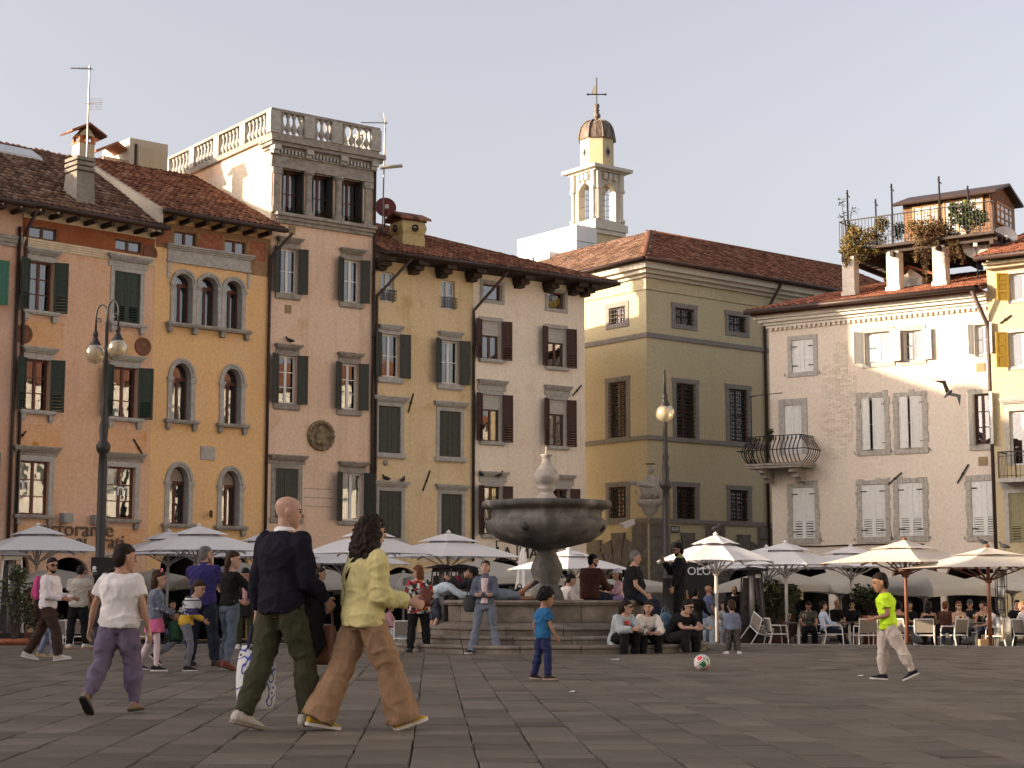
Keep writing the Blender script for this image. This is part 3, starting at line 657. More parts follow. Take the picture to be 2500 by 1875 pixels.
roof(h1.e, [(0, -.8, e1), (W1, -.8, e1), (W1, 5.5, zr1), (0, 5.5, zr1)], TILE2); h1.gutter((0, -.87, e1 - .03), (W1, -.87, e1 - .03)); eave_boards(h1, 0, W1, e1, .8)
# ---- ochre house
OCHRE = plaster('ochre_plaster', (.70, .45, .22), (.71, .435, .205), (.66, .45, .27), .3, .12)
h2 = House('house', 'ochre house with a triple arched window and stone framed round arches', f2, W2, 12.5, OCHRE)
e2 = f2.uz(cTL(1500, 1205), -.8)[1]; h2.z1 = e2 + .2
h2.win(cTL, 1180, 1330, 1277, 1378, nx=2, nz=1, fr=REDFR); h2.win(cTL, 1520, 1665, 1337, 1430, nx=2, nz=1, fr=REDFR)
FRESCO = ramp_mat('faded_red_fresco', [(0, (.2, .05, .03)), (.35, (.27, .085, .05)), (.55, (.34, .16, .09)), (.7, (.22, .06, .035)), (1, (.40, .25, .13))], .95, 5, 4, bump=.2)
OLDP = plaster('stained_attic_plaster', (.30, .19, .10), (.24, .13, .07), (.36, .24, .12), .9, .5)
zf0 = f2.uz(cTL(1340, 1410))[1]; zf1 = f2.uz(cTL(1340, 1262))[1]
mb = MB(); hw = sorted(h2.holes, key=lambda t: t[0]); xs = .02
for hh in hw: mb.box(xs, hh[0] - .002, -.008, .02, zf0 - .1, zf1); mb.box(hh[0], hh[1], -.008, .02, zf0 - .1, hh[2] - .002); mb.box(hh[0], hh[1], -.008, .02, hh[3] + .002, zf1); xs = hh[1] + .002
mb.box(xs, W2 - .02, -.008, .02, zf0 - .6, zf1); h2.P('attic_band', mb, OLDP)
for (x0, x1, yt, yb) in ((1040, 1150, 1255, 1360), (1352, 1502, 1290, 1412), (1688, 1795, 1345, 1475)):
 a, b, c, d = h2.rect(cTL, x0, x1, yt, yb); a = max(a, .1); mb = MB(); mb.box(a, b, -.016, .01, c, d); mb.box(a + .08, b - .08, -.02, .01, c + .08, d - .08); h2.P('fresco_panel', mb, FRESCO)
# triple window
t3 = h2.rect; zb = f2.uz(cA(1010, 328))[1]; zsp = f2.uz(cA(1005, 92))[1]; ztop = f2.uz(cTL(1255, 1532))[1]
U = [(f2.uz(cA(a, 200))[0], f2.uz(cA(b, 200))[0]) for a, b in ((1008, 1112), (1156, 1258), (1302, 1398))]
for i, (a, b) in enumerate(U):
 h2.arch_m(a, b, zb, zsp, zsp + (b - a) / 2, REDFR, min(.2, (U[1][0] - U[0][1]) / 2 - .004), True, False)
TU = U[0][0] - .3, U[2][1] + .3
h2.sill(h2.e.children[-1], TU[0] + .1, TU[1] - .1, zb, oh=.12, pr=.24, br=True)
mb = MB(); zz = zb - .09
for a in (.33, .66): uu = TU[0] + (TU[1] - TU[0]) * a; mb.box(uu - .08, uu + .08, -.2, .02, zz - .24, zz - .05)
h2.P('sill_bracket', mb, STONED)
ze0 = f2.uz(cTL(1150, 1475))[1]; ze1 = f2.uz(cTL(1150, 1375))[1]; mb = MB(); a, b = TU
mb.box(a, b, -.05, .03, ze0, ze1 - .16)
for i, k in enumerate((.1, .16, .22)): mb.box(a - k * .5, b + k * .5, -k, .03, ze1 - .16 + i * .055, ze1 - .16 + (i + 1) * .055 - .003)
mb.box(a - .04, b + .04, -.09, .03, ze0 - .09, ze0 - .002)
for uu in (a, b - .1): mb.box(uu, uu + .1, -.03, .03, zsp + .1, ze0 - .1)
h2.P('entablature', mb, STONE)
for x0, x1, yt, ys, yb in ((996, 1105, 560, 640, 887), (1294, 1395, 592, 668, 910)): h2.arch(cA, x0, x1, yt, ys, yb, ring=.16)
TY = mat('beige_tympanum_panel', (.3, .24, .2), .9, .12, 4, .1, 20)
for x0, x1, yt, ys, yb in ((980, 1090, 1158, 1243, 1490), (1282, 1385, 1182, 1265, 1502)): h2.arch(cA, x0, x1, yt, ys, yb, ring=.16, tymp=TY)
a, b, c, d = h2.rect(cA, 1160, 1240, 1040, 1118); mb = MB(); mb.box(a, b, -.05, .02, c, d); mb.box(a + .05, b - .05, -.056, -.05, c + .05, d - .05)
for x in (a + .05, b - .05):
 for z in (c + .05, d - .05): mb.box(x - .02, x + .02, -.07, -.05, z - .02, z + .02)
h2.P('wall_plaque', mb, STONE)
a, b, c, d = h2.rect(cA, 1170, 1228, 1418, 1450); mb = MB(); zm = (c + d) / 2; mb.bar((b, -.02, zm), (a, -.5, zm), .03)
for s_ in (1, -1): mb.tube([(b - (b - a) * t / 8, -.02 - .48 * t / 8, zm + s_ * .12 * abs(sin(t * pi / 4))) for t in range(9)], .015, 5)
h2.P('sign_bracket', mb, IRON)
ua, zt = f2.uz((545, 1370)); h2.portal(.5, 2.5, .02, 2.3, 3.2); h2.portal(W2 - 2.7, W2 - .6, .02, 2.3, 3.2); h2.finish(); h2.pipe(W2 - .06, 0, e2 - .9, top=(W2 + .35, -.86, e2 - .1))
zr2 = f2.uz(cTL(720, 822), 5.5)[1]
roof(h2.e, [(-.15, -.8, e2), (W2 + .15, -.8, e2), (W2 + .0, 5.5, zr2), (-.15, 5.5, zr2)], TILE); h2.gutter((-.15, -.87, e2 - .03), (W2 + .15, -.87, e2 - .03)); eave_boards(h2, 0, W2, e2, .8)
# party wall between the two roofs
mb = MB(); mb.hexa([(-.32, -.75, e2 - .75), (-.12, -.75, e2 - .75), (-.12, 5.6, zr2 - .75), (-.32, 5.6, zr2 - .75)], [(-.32, -.75, e2 + .06), (-.12, -.75, e2 + .06), (-.12, 5.6, zr2 + .1), (-.32, 5.6, zr2 + .1)])
h2.P('party_wall', mb, plaster('party_wall_plaster', (.5, .45, .36), (.44, .38, .29)))
# ---- tower house
PINK = plaster('old_pink_plaster', (.69, .485, .345), (.68, .51, .385), (.61, .40, .25), .5, .5)
yt3 = cT2(150, 445)
zc3 = f3.uz(cT2(160, 440))[1]
h3 = House('house', 'tall pink tower house topped by a stone balustrade terrace', f3, W3, zc3, PINK, depth=8.5)
ROT = (GREYSH, 'panel')
hdk = dict(fr=.2, oh=.16, pr=.22)
zt = f3.uz(cT2(245, 580))[1]; zb3 = f3.uz(cT2(243, 888))[1]
LU = [(f3.uz(cT2(a, 700))[0], f3.uz(cT2(b, 700))[0]) for a, b in ((243, 393), (447, 590), (650, 790))]
for a, b in LU:
 w = h3.win_m(a, b, zb3, zt, 2, 2, REDFR, curtain=(.08, .92), yg=.38, niche=1.0); h3.shutter(w, 'L', a + .03, .36, zb3 + .02, zt - .02, -86, GREYSH, 'panel', y=-.03); h3.shutter(w, 'R', b - .03, .36, zb3 + .02, zt - .02, -86, GREYSH, 'panel', y=-.03)
 fb = MB(); r_ = random.Random(int(a * 99)); 
 for i in range(60):
  x, y, z = r_.uniform(a + .1, b - .1), r_.uniform(-.12, 0), zb3 + r_.uniform(.02, .22); d = r_.uniform(.03, .06); fb.add([(x - d, y, z), (x, y - d, z + d), (x + d, y, z), (x, y + d, z + d * 1.5)], [(0, 1, 2, 3)])
 fb.build('flower_box', ramp_mat('red_geraniums', [(0, (.012, .025, .008)), (.6, (.03, .05, .015)), (.8, (.2, .02, .02)), (1, (.3, .05, .04))], .8, 9, 2, rnd=.8, bump=0), w)
# columns, entablature, dentils
mb = MB(); cols = [LU[0][0] - .22, (LU[0][1] + LU[1][0]) / 2, (LU[1][1] + LU[2][0]) / 2, LU[2][1] + .22]
for i, uc in enumerate(cols):
 r = .125; H_ = zt - zb3
 cmb = MB()
 if i in (1, 2): cmb.lathe([(.19, 0), (.19, .1), (.15, .14), (.15, .2), (r, .26), (r * .86, H_ - .3), (.13, H_ - .26), (.11, H_ - .22), (.16, H_ - .12), (.2, H_ - .1), (.2, H_ - .02)], 14, (uc, -.06, zb3))
 else: cmb.box(uc - .14, uc + .14, -.07, .02, zb3 + .2, zt - .25); cmb.box(uc - .19, uc + .19, -.11, .02, zb3, zb3 + .198); cmb.box(uc - .19, uc + .19, -.11, .02, zt - .248, zt - .02)
 h3.P('column', cmb, STONED, i in (1, 2))
a, b = cols[0] - .25, cols[3] + .25; zd = f3.uz(cT2(190, 470))[1]
mb.box(a, b, -.1, .02, zt + .0, zt + .18); mb.box(a + .03, b - .03, -.07, .02, zt + .182, zd - .12); mb.box(a - .05, b + .05, -.14, .02, zd - .118, zd - .06)
h3.P('entablature', mb, STONED)
k = 0; den = MB(); n = 30
for i in range(n): uu = a + (b - a) * (i + .2) / n; den.box(uu, uu + (b - a) / n * .58, -.2, .0, zd - .058, zd + .1)
h3.P('dentils', den, STONE)
for uu in (a + .12, a + (b - a) / 3, a + (b - a) * 2 / 3, b - .12):
 mb = MB(); mb.box(uu - .14, uu + .14, -.34, .0, zd + .02, zd + .2); mb.box(uu - .12, uu + .12, -.24, .0, zd - .1, zd + .018); h3.P('cornice_bracket', mb, STONE)
mb = MB(); ov = .4
for i, (p, z_, hh) in enumerate(((.12, zd + .1, .1), (.3, zd + .2, .12), (ov, zd + .322, .16))):
 mb.box(-p * .6, W3 + p * .6, -p, .6, z_, z_ + hh - .002)
h3.P('cornice', mb, STONED)
zpa = zd + .482; h3.z1 = zpa - .005
# ledge below loggia
mb = MB(); mb.box(.1, W3 - .02, -.3, .04, zb3 - .12, zb3 - .003); mb.box(.16, W3 - .06, -.2, .04, zb3 - .24, zb3 - .122); mb.box(.2, W3 - .1, -.12, .04, zb3 - .36, zb3 - .242); h3.P('ledge', mb, STONED)
# parapet and balustrade
zpt = f3.uz(cT2(155, 165), -.15)[1]
mb = MB(); t = .42; Dp = 8.5
def ring(z0_, z1__, o, w_):
 mb.box(-o, W3 + o, -o, -o + w_, z0_, z1__); mb.box(-o, W3 + o, Dp - w_ + o, Dp + o, z0_, z1__); mb.box(-o, -o + w_, -o + w_ + .001, Dp - w_ + o - .001, z0_, z1__); mb.box(W3 + o - w_, W3 + o, -o + w_ + .001, Dp - w_ + o - .001, z0_, z1__)
zq0 = f3.uz(cT2(200, 340), -.12)[1]; ring(zpa + .002, zq0 - .002, .12, .28); h3.P('parapet', mb, STONED)
mb = MB(); ring(zpt - .1, zpt, .14, .3); h3.P('handrail', mb, STONED)
zq1 = zpt - .102; hb = zq1 - zq0
bp = [(.10, 0), (.10, .05), (.05, .07), (.06, .12), (.115, .26), (.12, .34), (.07, .52), (.045, .62), (.06, .66), (.045, .7), (.05, .8), (.085, .86), (.09, .93), (.09, 1.0)]
bm_ = MB(); bm_.lathe([(r, z * hb) for r, z in bp], 10); bal0 = None
def baluster(x, y):
 global bal0
 if bal0 is None: bal0 = bm_.build('baluster', STONE, h3.e, True, (x, y, zq0)); return
 c = bal0.copy(); col.objects.link(c); c.location = (x, y, zq0)
def pier(x, y, wx=.42, wy=.34):
 mb = MB(); mb.box(x - wx / 2, x + wx / 2, y - wy / 2, y + wy / 2, zq0, zq1); mb.box(x - wx / 2 + .05, x + wx / 2 - .05, y - wy / 2 - .015, y - wy / 2, zq0 + .1, zq1 - .1); h3.P('pedestal', mb, STONE)
c = .0
fu = [f3.uz(cT2(x, 260), 0)[0] for x in (182, 420, 605, 842)]
fu[0] = .03; fu[-1] = W3 - .03
for x in fu: pier(x, c)
for (a, b), n in zip(zip(fu, fu[1:]), (4, 3, 4)):
 for i in range(n): baluster(a + .21 + (b - a - .42) * (i + .5) / n, c)
ys = [0, 2.1, 4.2, 6.3, Dp]
for xx in (.0 + .03, W3 - .03):
 for y in ys[1:]: pier(xx, y, .34, .42)
 for (a, b) in zip(ys, ys[1:]):
  for i in range(6): baluster(xx, a + .21 + (b - a - .42) * (i + .5) / 6)
# lower windows
G3 = ('open', GREYSH, 'panel', 150, 158)
h3.win(cT2, 228, 348, 1120, 1420, nx=2, nz=2, fr=WHITEFR, hood=hdk, sill=dict(br=False, oh=.15, pr=.08, th=.2), sh=G3, curtain=(.5, .95))
h3.win(cT2, 655, 768, 1195, 1480, nx=2, nz=2, fr=WHITEFR, hood=hdk, sill=dict(br=False, oh=.15, pr=.08, th=.2), sh=G3, curtain=(.3, .95))
h3.win(cB, 185, 293, 512, 790, nx=2, nz=3, fr=WHITEFR, hood=hdk, sill=dict(br=False, oh=.15, pr=.08, th=.2), sh=G3)
h3.win(cB, 548, 648, 560, 825, nx=2, nz=3, fr=WHITEFR, hood=hdk, sill=dict(br=False, oh=.15, pr=.08, th=.2), sh=G3)
h3.win(cB, 172, 303, 1168, 1455, nx=2, nz=2, fr=BROWNFR, sur=.16, surm=STONED, hood=dict(fr=.12, oh=.12, pr=.24), sill=dict(br=False, oh=.2, pr=.08, th=.15), sh=('closed', GREYSH, 'plank', 0, 0))
h3.win(cB, 552, 678, 1195, 1470, nx=2, nz=1, fr=WHITEFR, hood=dict(fr=.22, oh=.16, pr=.24), sill=dict(br=False, oh=.15, pr=.08, th=.15), sh=('open', GREYSH, 'panel', 140, 120), curtain=(.1, .75))
for cx, cy in ((312, 1000), (285, 1535)):
 uu, zz = f3.uz(cT2(cx, cy)); mb = MB(); mb.box(uu - .13, uu + .13, -.02, .02, zz - .15, zz + .15)
 for i in range(5): mb.box(uu - .11, uu + .11, -.035, -.02, zz - .12 + i * .055, zz - .09 + i * .055)
 h3.P('vent_grille', mb, mat('tan_vent', (.3, .22, .12), .8, .1, 5, 0))
# relief medallion: a generic mother and child in a carved ring
uu, zz = f3.uz(cB(432, 981)); R_ = (f3.uz(cB(432, 893))[1] - f3.uz(cB(432, 1069))[1]) / 2
mb = MB(); mb.lathe([(R_, 0), (R_, .09), (R_ * .95, .13), (R_ * .8, .13), (R_ * .76, .08), (R_ * .72, .05), (0, .05)], 36)
for i in range(18): a = 2 * pi * i / 18; mb.sphere((R_ * .87 * cos(a), R_ * .87 * sin(a), .12), .09, 6, 4, sc=(1, 1, .5))
for (x, y, r, sx, sy) in ((-.02, .38, .15, 1, 1.1), (-.02, .4, .2, 1, 1.15), (-.1, -.02, .36, .9, 1.1), (.16, .12, .12, 1, 1), (.2, -.12, .19, .8, 1.3), (-.1, -.42, .38, 1.1, .5), (-.33, -.1, .13, .7, 2), (.02, -.12, .1, 2, .7)):
 mb.sphere((x * R_ / .95, y * R_ / .95, .07), r * R_ / .95, 10, 6, sc=(sx, sy, .45))
mb.xform(Matrix.Translation((uu, .01, zz)) @ Matrix.Rotation(pi / 2, 4, 'X')); h3.P('relief_medallion', mb, ramp_mat('carved_medallion_stone', [(0, (.10, .07, .04)), (.5, (.2, .15, .09)), (1, (.3, .24, .16))], .9, 6, 6, bump=.5), True)
for cy in (1283, 1335, 1385):
 zz = f3.uz(cB(340, cy))[1]; a, b = f3.uz(cB(335, cy))[0], f3.uz(cB(500, cy))[0]; mb = MB(); mb.box(a, b, -.006, .01, zz - .025, zz); h3.P('wall_groove', mb, STONED)
h3.portal(.5, 2.2, .02, 2.3, 3.1); h3.portal(W3 - 2.4, W3 - .5, .02, 2.3, 3.1); h3.finish(); SIDEP = plaster('pale_side_plaster', (.62, .54, .42), (.58, .49, .37)); mb = MB(); mb.box(-.012, -.002, .02, 8.5, e2 - 3, zpa - .5); h3.P('side_wall', mb, SIDEP); h3.pipe(W3 - .04, 0, zd + .1)
# ---- yellow house and cream house under one hipped roof
YEL = plaster('faded_yellow_plaster', (.63, .475, .275), (.65, .505, .315), (.53, .36, .18), .45, .45)
CRM = plaster('cream_plaster', (.80, .695, .565), (.78, .67, .535), (.7, .57, .43), .4, .38)
h4 = House('house', 'yellow house with closed dark shutters and two iron wall ties, right of the tower house', f4, W4, 11, YEL)
h5 = House('house', 'cream house with red brown shutters under the wide tiled eave', f5, W5, 11, CRM)
OV = 1.0
e4 = f4.uz(cT2(1200, 1178), -OV)[1]; h4.z1 = h5.z1 = e4 + .2
h4.win(cT2, 912, 1003, 1278, 1480, nx=2, nz=2, fr=WHITEFR, rail=.42, curtain=True, sur=.0); h4.win(cT2, 1322, 1412, 1335, 1530, nx=2, nz=2, fr=WHITEFR, rail=.42, curtain=True)
hd4 = dict(fr=.14, oh=.12, pr=.18, m=STONE)
h4.win(cB, 780, 888, 388, 637, nx=2, nz=2, fr=WHITEFR, hood=hd4, sill=dict(br=False, oh=.14, pr=.1, th=.2, m=STONE), sh=('open', GREYSH, 'panel3', 148, 165))
h4.win(cB, 1125, 1232, 425, 676, nx=2, nz=2, fr=WHITEFR, hood=hd4, sill=dict(br=False, oh=.14, pr=.1, th=.2, m=STONE), sh=('open', GREYSH, 'panel3', 148, 165), curtain=(.45, .9))
for x0, x1, yt, yb in ((768, 895, 805, 1078), (1120, 1243, 835, 1100), (770, 900, 1298, 1572), (1130, 1250, 1316, 1565)):
 h4.win(cB, x0, x1, yt, yb, nx=2, nz=2, fr=BROWNFR, sur=.14, hood=dict(fr=.03, oh=.14, pr=.16, m=STONE), sill=dict(br=False, oh=.2, pr=.12, th=.16, m=STONE), sh=('closed', GREYSH, 'panel3', 0, 0))
h4.tie(f4.uz(cB(967, 737)), f4.uz(cB(938, 845))); h4.tie(f4.uz(cB(1064, 1183)), f4.uz(cB(1021, 1300)))
uu, zz = f4.uz(cB(806, 1138)); mb = MB(); mb.sphere((uu, -.04, zz), .11, 8, 6, sc=(1, .6, 1)); h4.P('wall_boss', mb, STONED)
u0, _ = f4.uz((938, 1420)); u1, zt = f4.uz((1020, 1385)); h4.portal(u0, u1, .02, zt - .6, zt); h4.portal(u1 + .5, W4 - .3, .02, zt - .6, zt); h4.finish(); 
h4.pipe(.1, 0, e4 - 1.5, top=(1.0, -OV - .05, e4 - .15))
BS = ('open', BROWNSH, 'louvre', 152, 165)
h5.win(cB, 1372, 1478, 98, 190, nx=1, nz=1, fr=REDFR, sur=.14, surb=True); h5.win(cC, 207, 305, 145, 240, nx=1, nz=1, fr=REDFR, sur=.14, surb=True)
for q, x0, x1, yt, yb, bl, hd_ in ((cB, 1367, 1468, 312, 532, .55, None), (cC, 207, 303, 355, 578, .55, None), (cB, 1370, 1472, 740, 1010, .55, 1), (cC, 215, 305, 770, 1037, .55, 1), (cB, 1380, 1475, 1272, 1550, 0, 1), (cC, 232, 325, 1287, 1545, 0, 1)):
 h5.win(q, x0, x1, yt, yb, nx=2, nz=1, fr=BROWNFR, sur=.15, blind=bl, hood=dict(fr=.22, oh=.12, pr=.18, m=STONE) if hd_ else None, sill=dict(br=False, oh=.16, pr=.12, th=.12, m=STONE), sh=BS)
h5.tie(f5.uz(cC(398, 690)), f5.uz(cC(347, 750)))
uu, zz = f5.uz(cB(1590, 1652)); BOARD = mat('black_sign_paint', (.03, .025, .022), .6, .2, 8, 0)
text('sign_lettering', 'LA  MADIA', .62, BOARD, h5.e, Matrix.Translation((uu + .35, -.03, zz - .25)) @ ROT90, .02)
ua, za = uu - 1.15, zz - .35; mb = MB()
for (x0, x1, y0, y1) in ((ua, ua + 1.0, za + .72, za + .76), (ua, ua + 1.0, za, za + .04), (ua, ua + .04, za + .04, za + .72), (ua + .96, ua + 1.0, za + .04, za + .72)): mb.box(x0, x1, -.03, .0, y0, y1)
h5.P('sign_frame', mb, BOARD)
h5.portal(.5, 2.4, .02, 2.2, 2.9); h5.portal(W5 - 2.4, W5 - .5, .02, 2.2, 2.9); h5.finish(); h5.pipe(-.02, 0, e4 - 1.6, top=(.9, -OV - .05, e4 - .15))
# hipped roof: split where the two houses meet
RLz = f4.uz(cT2(880, 925), 5.5)[1]; ERz = e4
RL = Vector((0, 5.5, RLz)); ER = Vector((W4 + W5 + .9, -OV, e4))
tt = (W4) / (W4 + W5 + .9); MID = RL.lerp(ER, tt)
roof(h4.e, [(0, -OV, e4), (W4, -OV, e4), MID, RL], TILE)
off = Vector((W4, 0, 0))
roof(h5.e, [Vector((0, -OV, e4)), ER - off, MID - off], TILE)
mbk = MB(); mbk.hexa([ER - off - Vector((0, 0, .12)), Vector((W5 + .9, 8.5, e4 - .12)), RL - off + Vector((0, 3, -.12)), MID - off - Vector((0, 0, .12))], [ER - off - Vector((0, 0, .01)), Vector((W5 + .9, 8.5, e4 - .01)), RL - off + Vector((0, 3, -.01)), MID - off - Vector((0, 0, .01))]); h5.P('roof', mbk, RUNDER)
h4.gutter((0, -OV - .07, e4 - .03), (W4, -OV - .07, e4 - .03)); h5.gutter((0, -OV - .07, e4 - .03), (W5 + .95, -OV - .07, e4 - .03))
rdg = MB(); d = (ER - MID); rdg.tube([MID - off, ER - off], .11, 6); h5.P('ridge_tile', rdg, TILE, True)
rdg = MB(); rdg.tube([RL, MID], .11, 6); h4.P('ridge_tile', rdg, TILE, True)
def corbels(h, us, ze):
 for uu in us:
  mb = MB(); mb.box(uu - .22, uu + .22, -OV + .12, .05, ze - .28, ze - .12); mb.box(uu - .19, uu + .19, -OV + .4, .05, ze - .42, ze - .282); mb.box(uu - .15, uu + .15, -OV + .65, .05, ze - .53, ze - .422); h.P('eave_bracket', mb, DARKWOOD)
corbels(h4, [f4.uz(cT2(x, 1240))[0] for x in (900, 1120, 1310, 1510)], e4); corbels(h5, [f5.uz(cT2(1830, 1330))[0] - .0, f5.uz(cC(200, 110))[0], f5.uz(cC(340, 140))[0], W5 - .1], e4)
mb = MB(); mb.box(0, W4, -OV + .02, .1, e4 - .13, e4 - .105); h4.P('soffit', mb, DARKEAVE)
mb = MB(); mb.box(0, W5 + .85, -OV + .02, .1, e4 - .13, e4 - .105); mb.box(W5 + .02, W5 + .85, .102, 7, e4 - .13, e4 - .105); h5.P('soffit', mb, DARKEAVE)
# ---- olive corner palace across the street
OLIVE = plaster('olive_yellow_plaster', (.54, .47, .305), (.52, .445, .28), (.48, .405, .25), .25, .1)
RUST = mat('rusticated_grey_stone', (.15, .135, .115), .92, .35, 5, .5, 18)
PC = at_dist(1585, 1458, 70); PC.z = 0
fo = Fac(PC, radians(38.5)); WO = 19.0
zt_o = fo.uz(cC(800, 25))[1]
ol = House('palace', 'olive yellow corner palace with barred windows and a statue niche on its corner', fo, WO, zt_o + .3, OLIVE, depth=13.0, cat='building', reveal=.28)
WL = 13.0; fl = Fac(PC - Vector((cos(radians(-51.5)), sin(radians(-51.5)), 0)) * WL, radians(-51.5))
relL = Matrix.Rotation(radians(-51.5 - 38.5), 4, 'Z'); rl_o = Matrix.Rotation(-radians(38.5), 4, 'Z') @ (fl.o - PC)
relL = Matrix.Translation(rl_o) @ relL
oll = House('', '', fl, WL, zt_o + .3, OLIVE, base=ol.e, rel=relL, reveal=.28)
GREYST = mat('grey_window_stone', (.22, .2, .18), .9, .22, 6, .3, 30)
def barred(h, q, x0, x1, yt, yb, nb=5, nh=4, top=0.0):
 u0, u1, z0, z1 = h.rect(q, x0, x1, yt, yb)
 w = h.win_m(u0, u1, z0, z1, 2, 2, REDFR, sur=.2, surm=GREYST, surb=True, topx=top)
 mb = MB(); y = .02
 for i in range(nb): uu = u0 + (u1 - u0) * (i + .5) / nb; mb.bar((uu, y, z0 + .003), (uu, y, z1 - .003), .028)
 for i in range(nh): zz = z0 + (z1 - z0) * (i + .5) / nh; mb.bar((u0 + .003, y - .02, zz), (u1 - .003, y - .02, zz), .028)
 mb.build('window_bars', IRON, w)
 return u0, u1, z0, z1
barred(oll, cC, 563, 657, 246, 340, 5, 4); barred(oll, cC, 560, 662, 676, 996, 5, 14, .04); barred(oll, cC, 563, 662, 1280, 1460, 5, 8, .04)
for x0, x1, yt, yb, nh in ((942, 1050, 237, 332, 4), (1250, 1352, 281, 373, 4), (947, 1058, 673, 990, 14), (1253, 1362, 706, 1010, 14), (951, 1062, 1274, 1460, 8), (1260, 1367, 1293, 1472, 8)):
 barred(ol, cC, x0, x1, yt, yb, 5, nh, .04)
for (ya, yb) in ((385, 412), (978, 1003), (1457, 1482)):
 za, zb = fo.uz(cC(797, yb))[1], fo.uz(cC(797, ya))[1]
 hs_ = [h for h in ol.holes if h[2] < zb and h[3] > za]
 mb = MB(); mb.box(-.07, WO, -.07, .02, za, zb); ol.P('string_course', mb, GREYST); mb = MB(); mb.box(0, WL - .003, -.069, .02, za + .001, zb - .001); oll.P('string_course', mb, GREYST)
zg = fo.uz(cC(797, 1484))[1]
# cornice: cream moulded soffit
CW = mat('pale_cornice_plaster', (.55, .5, .41), .9, .12, 4, .1, 30)
zc0 = fo.uz(cC(795, 62))[1]
for k, (p, z_, hh) in enumerate(((.06, zc0 - .55, .5), (.2, zc0 - .05, .14), (.42, zc0 + .09, .16), (.62, zc0 + .25, .3))):
 m_ = OLIVE if k == 0 else CW; mb = MB(); mb.box(-p, WO, -p, .02, z_, z_ + hh - .003); ol.P('cornice', mb, m_); mb = MB(); mb.box(0, WL - .002, -p - .001, .02, z_ + .001, z_ + hh - .004); oll.P('cornice', mb, m_)
ze = zc0 + .6
hip = 5.2; zh = fo.uz(cT3(1185, 1268), hip)[1]
o_ = .75
roof(ol.e, [(-o_, -o_, ze), (WO, -o_, ze), (WO, hip, zh), (hip, hip, zh)], TILE, sp=.25, course=.4)
roof(ol.e, [(0, -o_ , ze), (WL + o_, -o_, ze), (WL - hip, hip, zh), (0, hip, zh)], TILE2, rel=relL, sp=.25, course=.4)
rb = MB(); rb.tube([(-o_, -o_, ze + .03), (hip, hip, zh + .03)], .14, 8); rb.tube([(hip, hip, zh + .03), (WO, hip, zh + .03)], .14, 8); ol.P('ridge_tile', rb, TILE, True)
ol.gutter((-o_, -o_ - .08, ze - .02), (WO, -o_ - .08, ze - .02)); oll.gutter((0, -o_ - .08, ze - .02), (WL + o_, -o_ - .08, ze - .02))
up = fo.uz(cC(1458, 500))[0]; ol.pipe(up, 0, zc0 - .9, top=(up + .4, -o_ - .05, ze - .1), r=.07)
# rusticated ground storey: courses of blocks, corner pier, fan of wedge stones over each doorway
def blockrow(h, u0, u1, z0, z1, n, rows, pr=.1):
 for r in range(rows):
  za = z0 + (z1 - z0) * r / rows; zb = z0 + (z1 - z0) * (r + 1) / rows; off = .5 if r % 2 else 0
  for k in range(n + (1 if off else 0)):
   a = max(u0, u0 + (u1 - u0) * (k - off) / n); b = min(u1, u0 + (u1 - u0) * (k + 1 - off) / n)
   if b - a < .05: continue
   mb = MB(); c = .03
   mb.hexa([(a + .012, .02, za + .012), (b - .012, .02, za + .012), (b - .012, .02, zb - .012), (a + .012, .02, zb - .012)], [(a + c, -pr, za + c), (b - c, -pr, za + c), (b - c, -pr, zb - c), (a + c, -pr, zb - c)])
   h.P('stone_block', mb, RUST)
zbk = zg - .02
def uO(x, y=1550): return fo.uz(cC(x, y))[0]
def uL(x, y=1550): return fl.uz(cC(x, y))[0]
def fan(h, uc, half, zs, top):
 """doorway with a stepped fan of voussoirs"""
 for i, (a0, a1) in enumerate(zip(range(0, 180, 20), range(20, 181, 20))):
  R1 = half * (1.55 + (.75 if i == 4 else .45 if i in (3, 5) else .2 if i in (2, 6) else .0)); mb = MB(); g = 1.2
  pts = [(half, a0 + g), (half, a1 - g), (R1, a1 - g), (R1, a0 + g)]
  pp = [(uc + r * cos(radians(a)), zs + min(r * sin(radians(a)), top - zs)) for r, a in pts]
  mb.hexa([(x, -.12, z) for x, z in pp], [(x, .02, z) for x, z in pp]); h.P('voussoir', mb, RUST)
 h.portal(uc - half, uc + half, .02, zs, zs + half, 2.0)
fan(ol, uO(1012), 1.15, zbk - 2.9, zbk - .35); fan(ol, uO(1335), 1.15, zbk - 2.9, zbk - .35); fan(oll, uL(620), 1.15, zbk - 2.9, zbk - .35)
blockrow(ol, uO(1118), uO(1228), .02, zbk, 2, 8); blockrow(ol, uO(1420), uO(1510), .02, zbk, 1, 8); blockrow(oll, uL(440), uL(520), .02, zbk - .6, 1, 7)
# rounded corner pier
ra = uO(880); n = 8
for r in range(8):
 za = .02 + (zbk - .02) * r / 8 + .012; zb = .02 + (zbk - .02) * (r + 1) / 8 - .012; mb = MB(); P_ = []
 for k in range(n + 1):
  t = k / n * pi / 2; P_.append((ra * .42 - ra * .55 * cos(t) - .0, ra * .42 - ra * .55 * sin(t)))
 P_ = [(-.14, ra)] + P_ + [(ra, -.14), (ra, .05), (.05, .05), (.05, ra)]
 mb.hexa([(x, y, za) for x, y in P_], [(x, y, zb) for x, y in P_]); ol.P('stone_block', mb, RUST)
ol.finish(left=False); oll.finish(back=False)
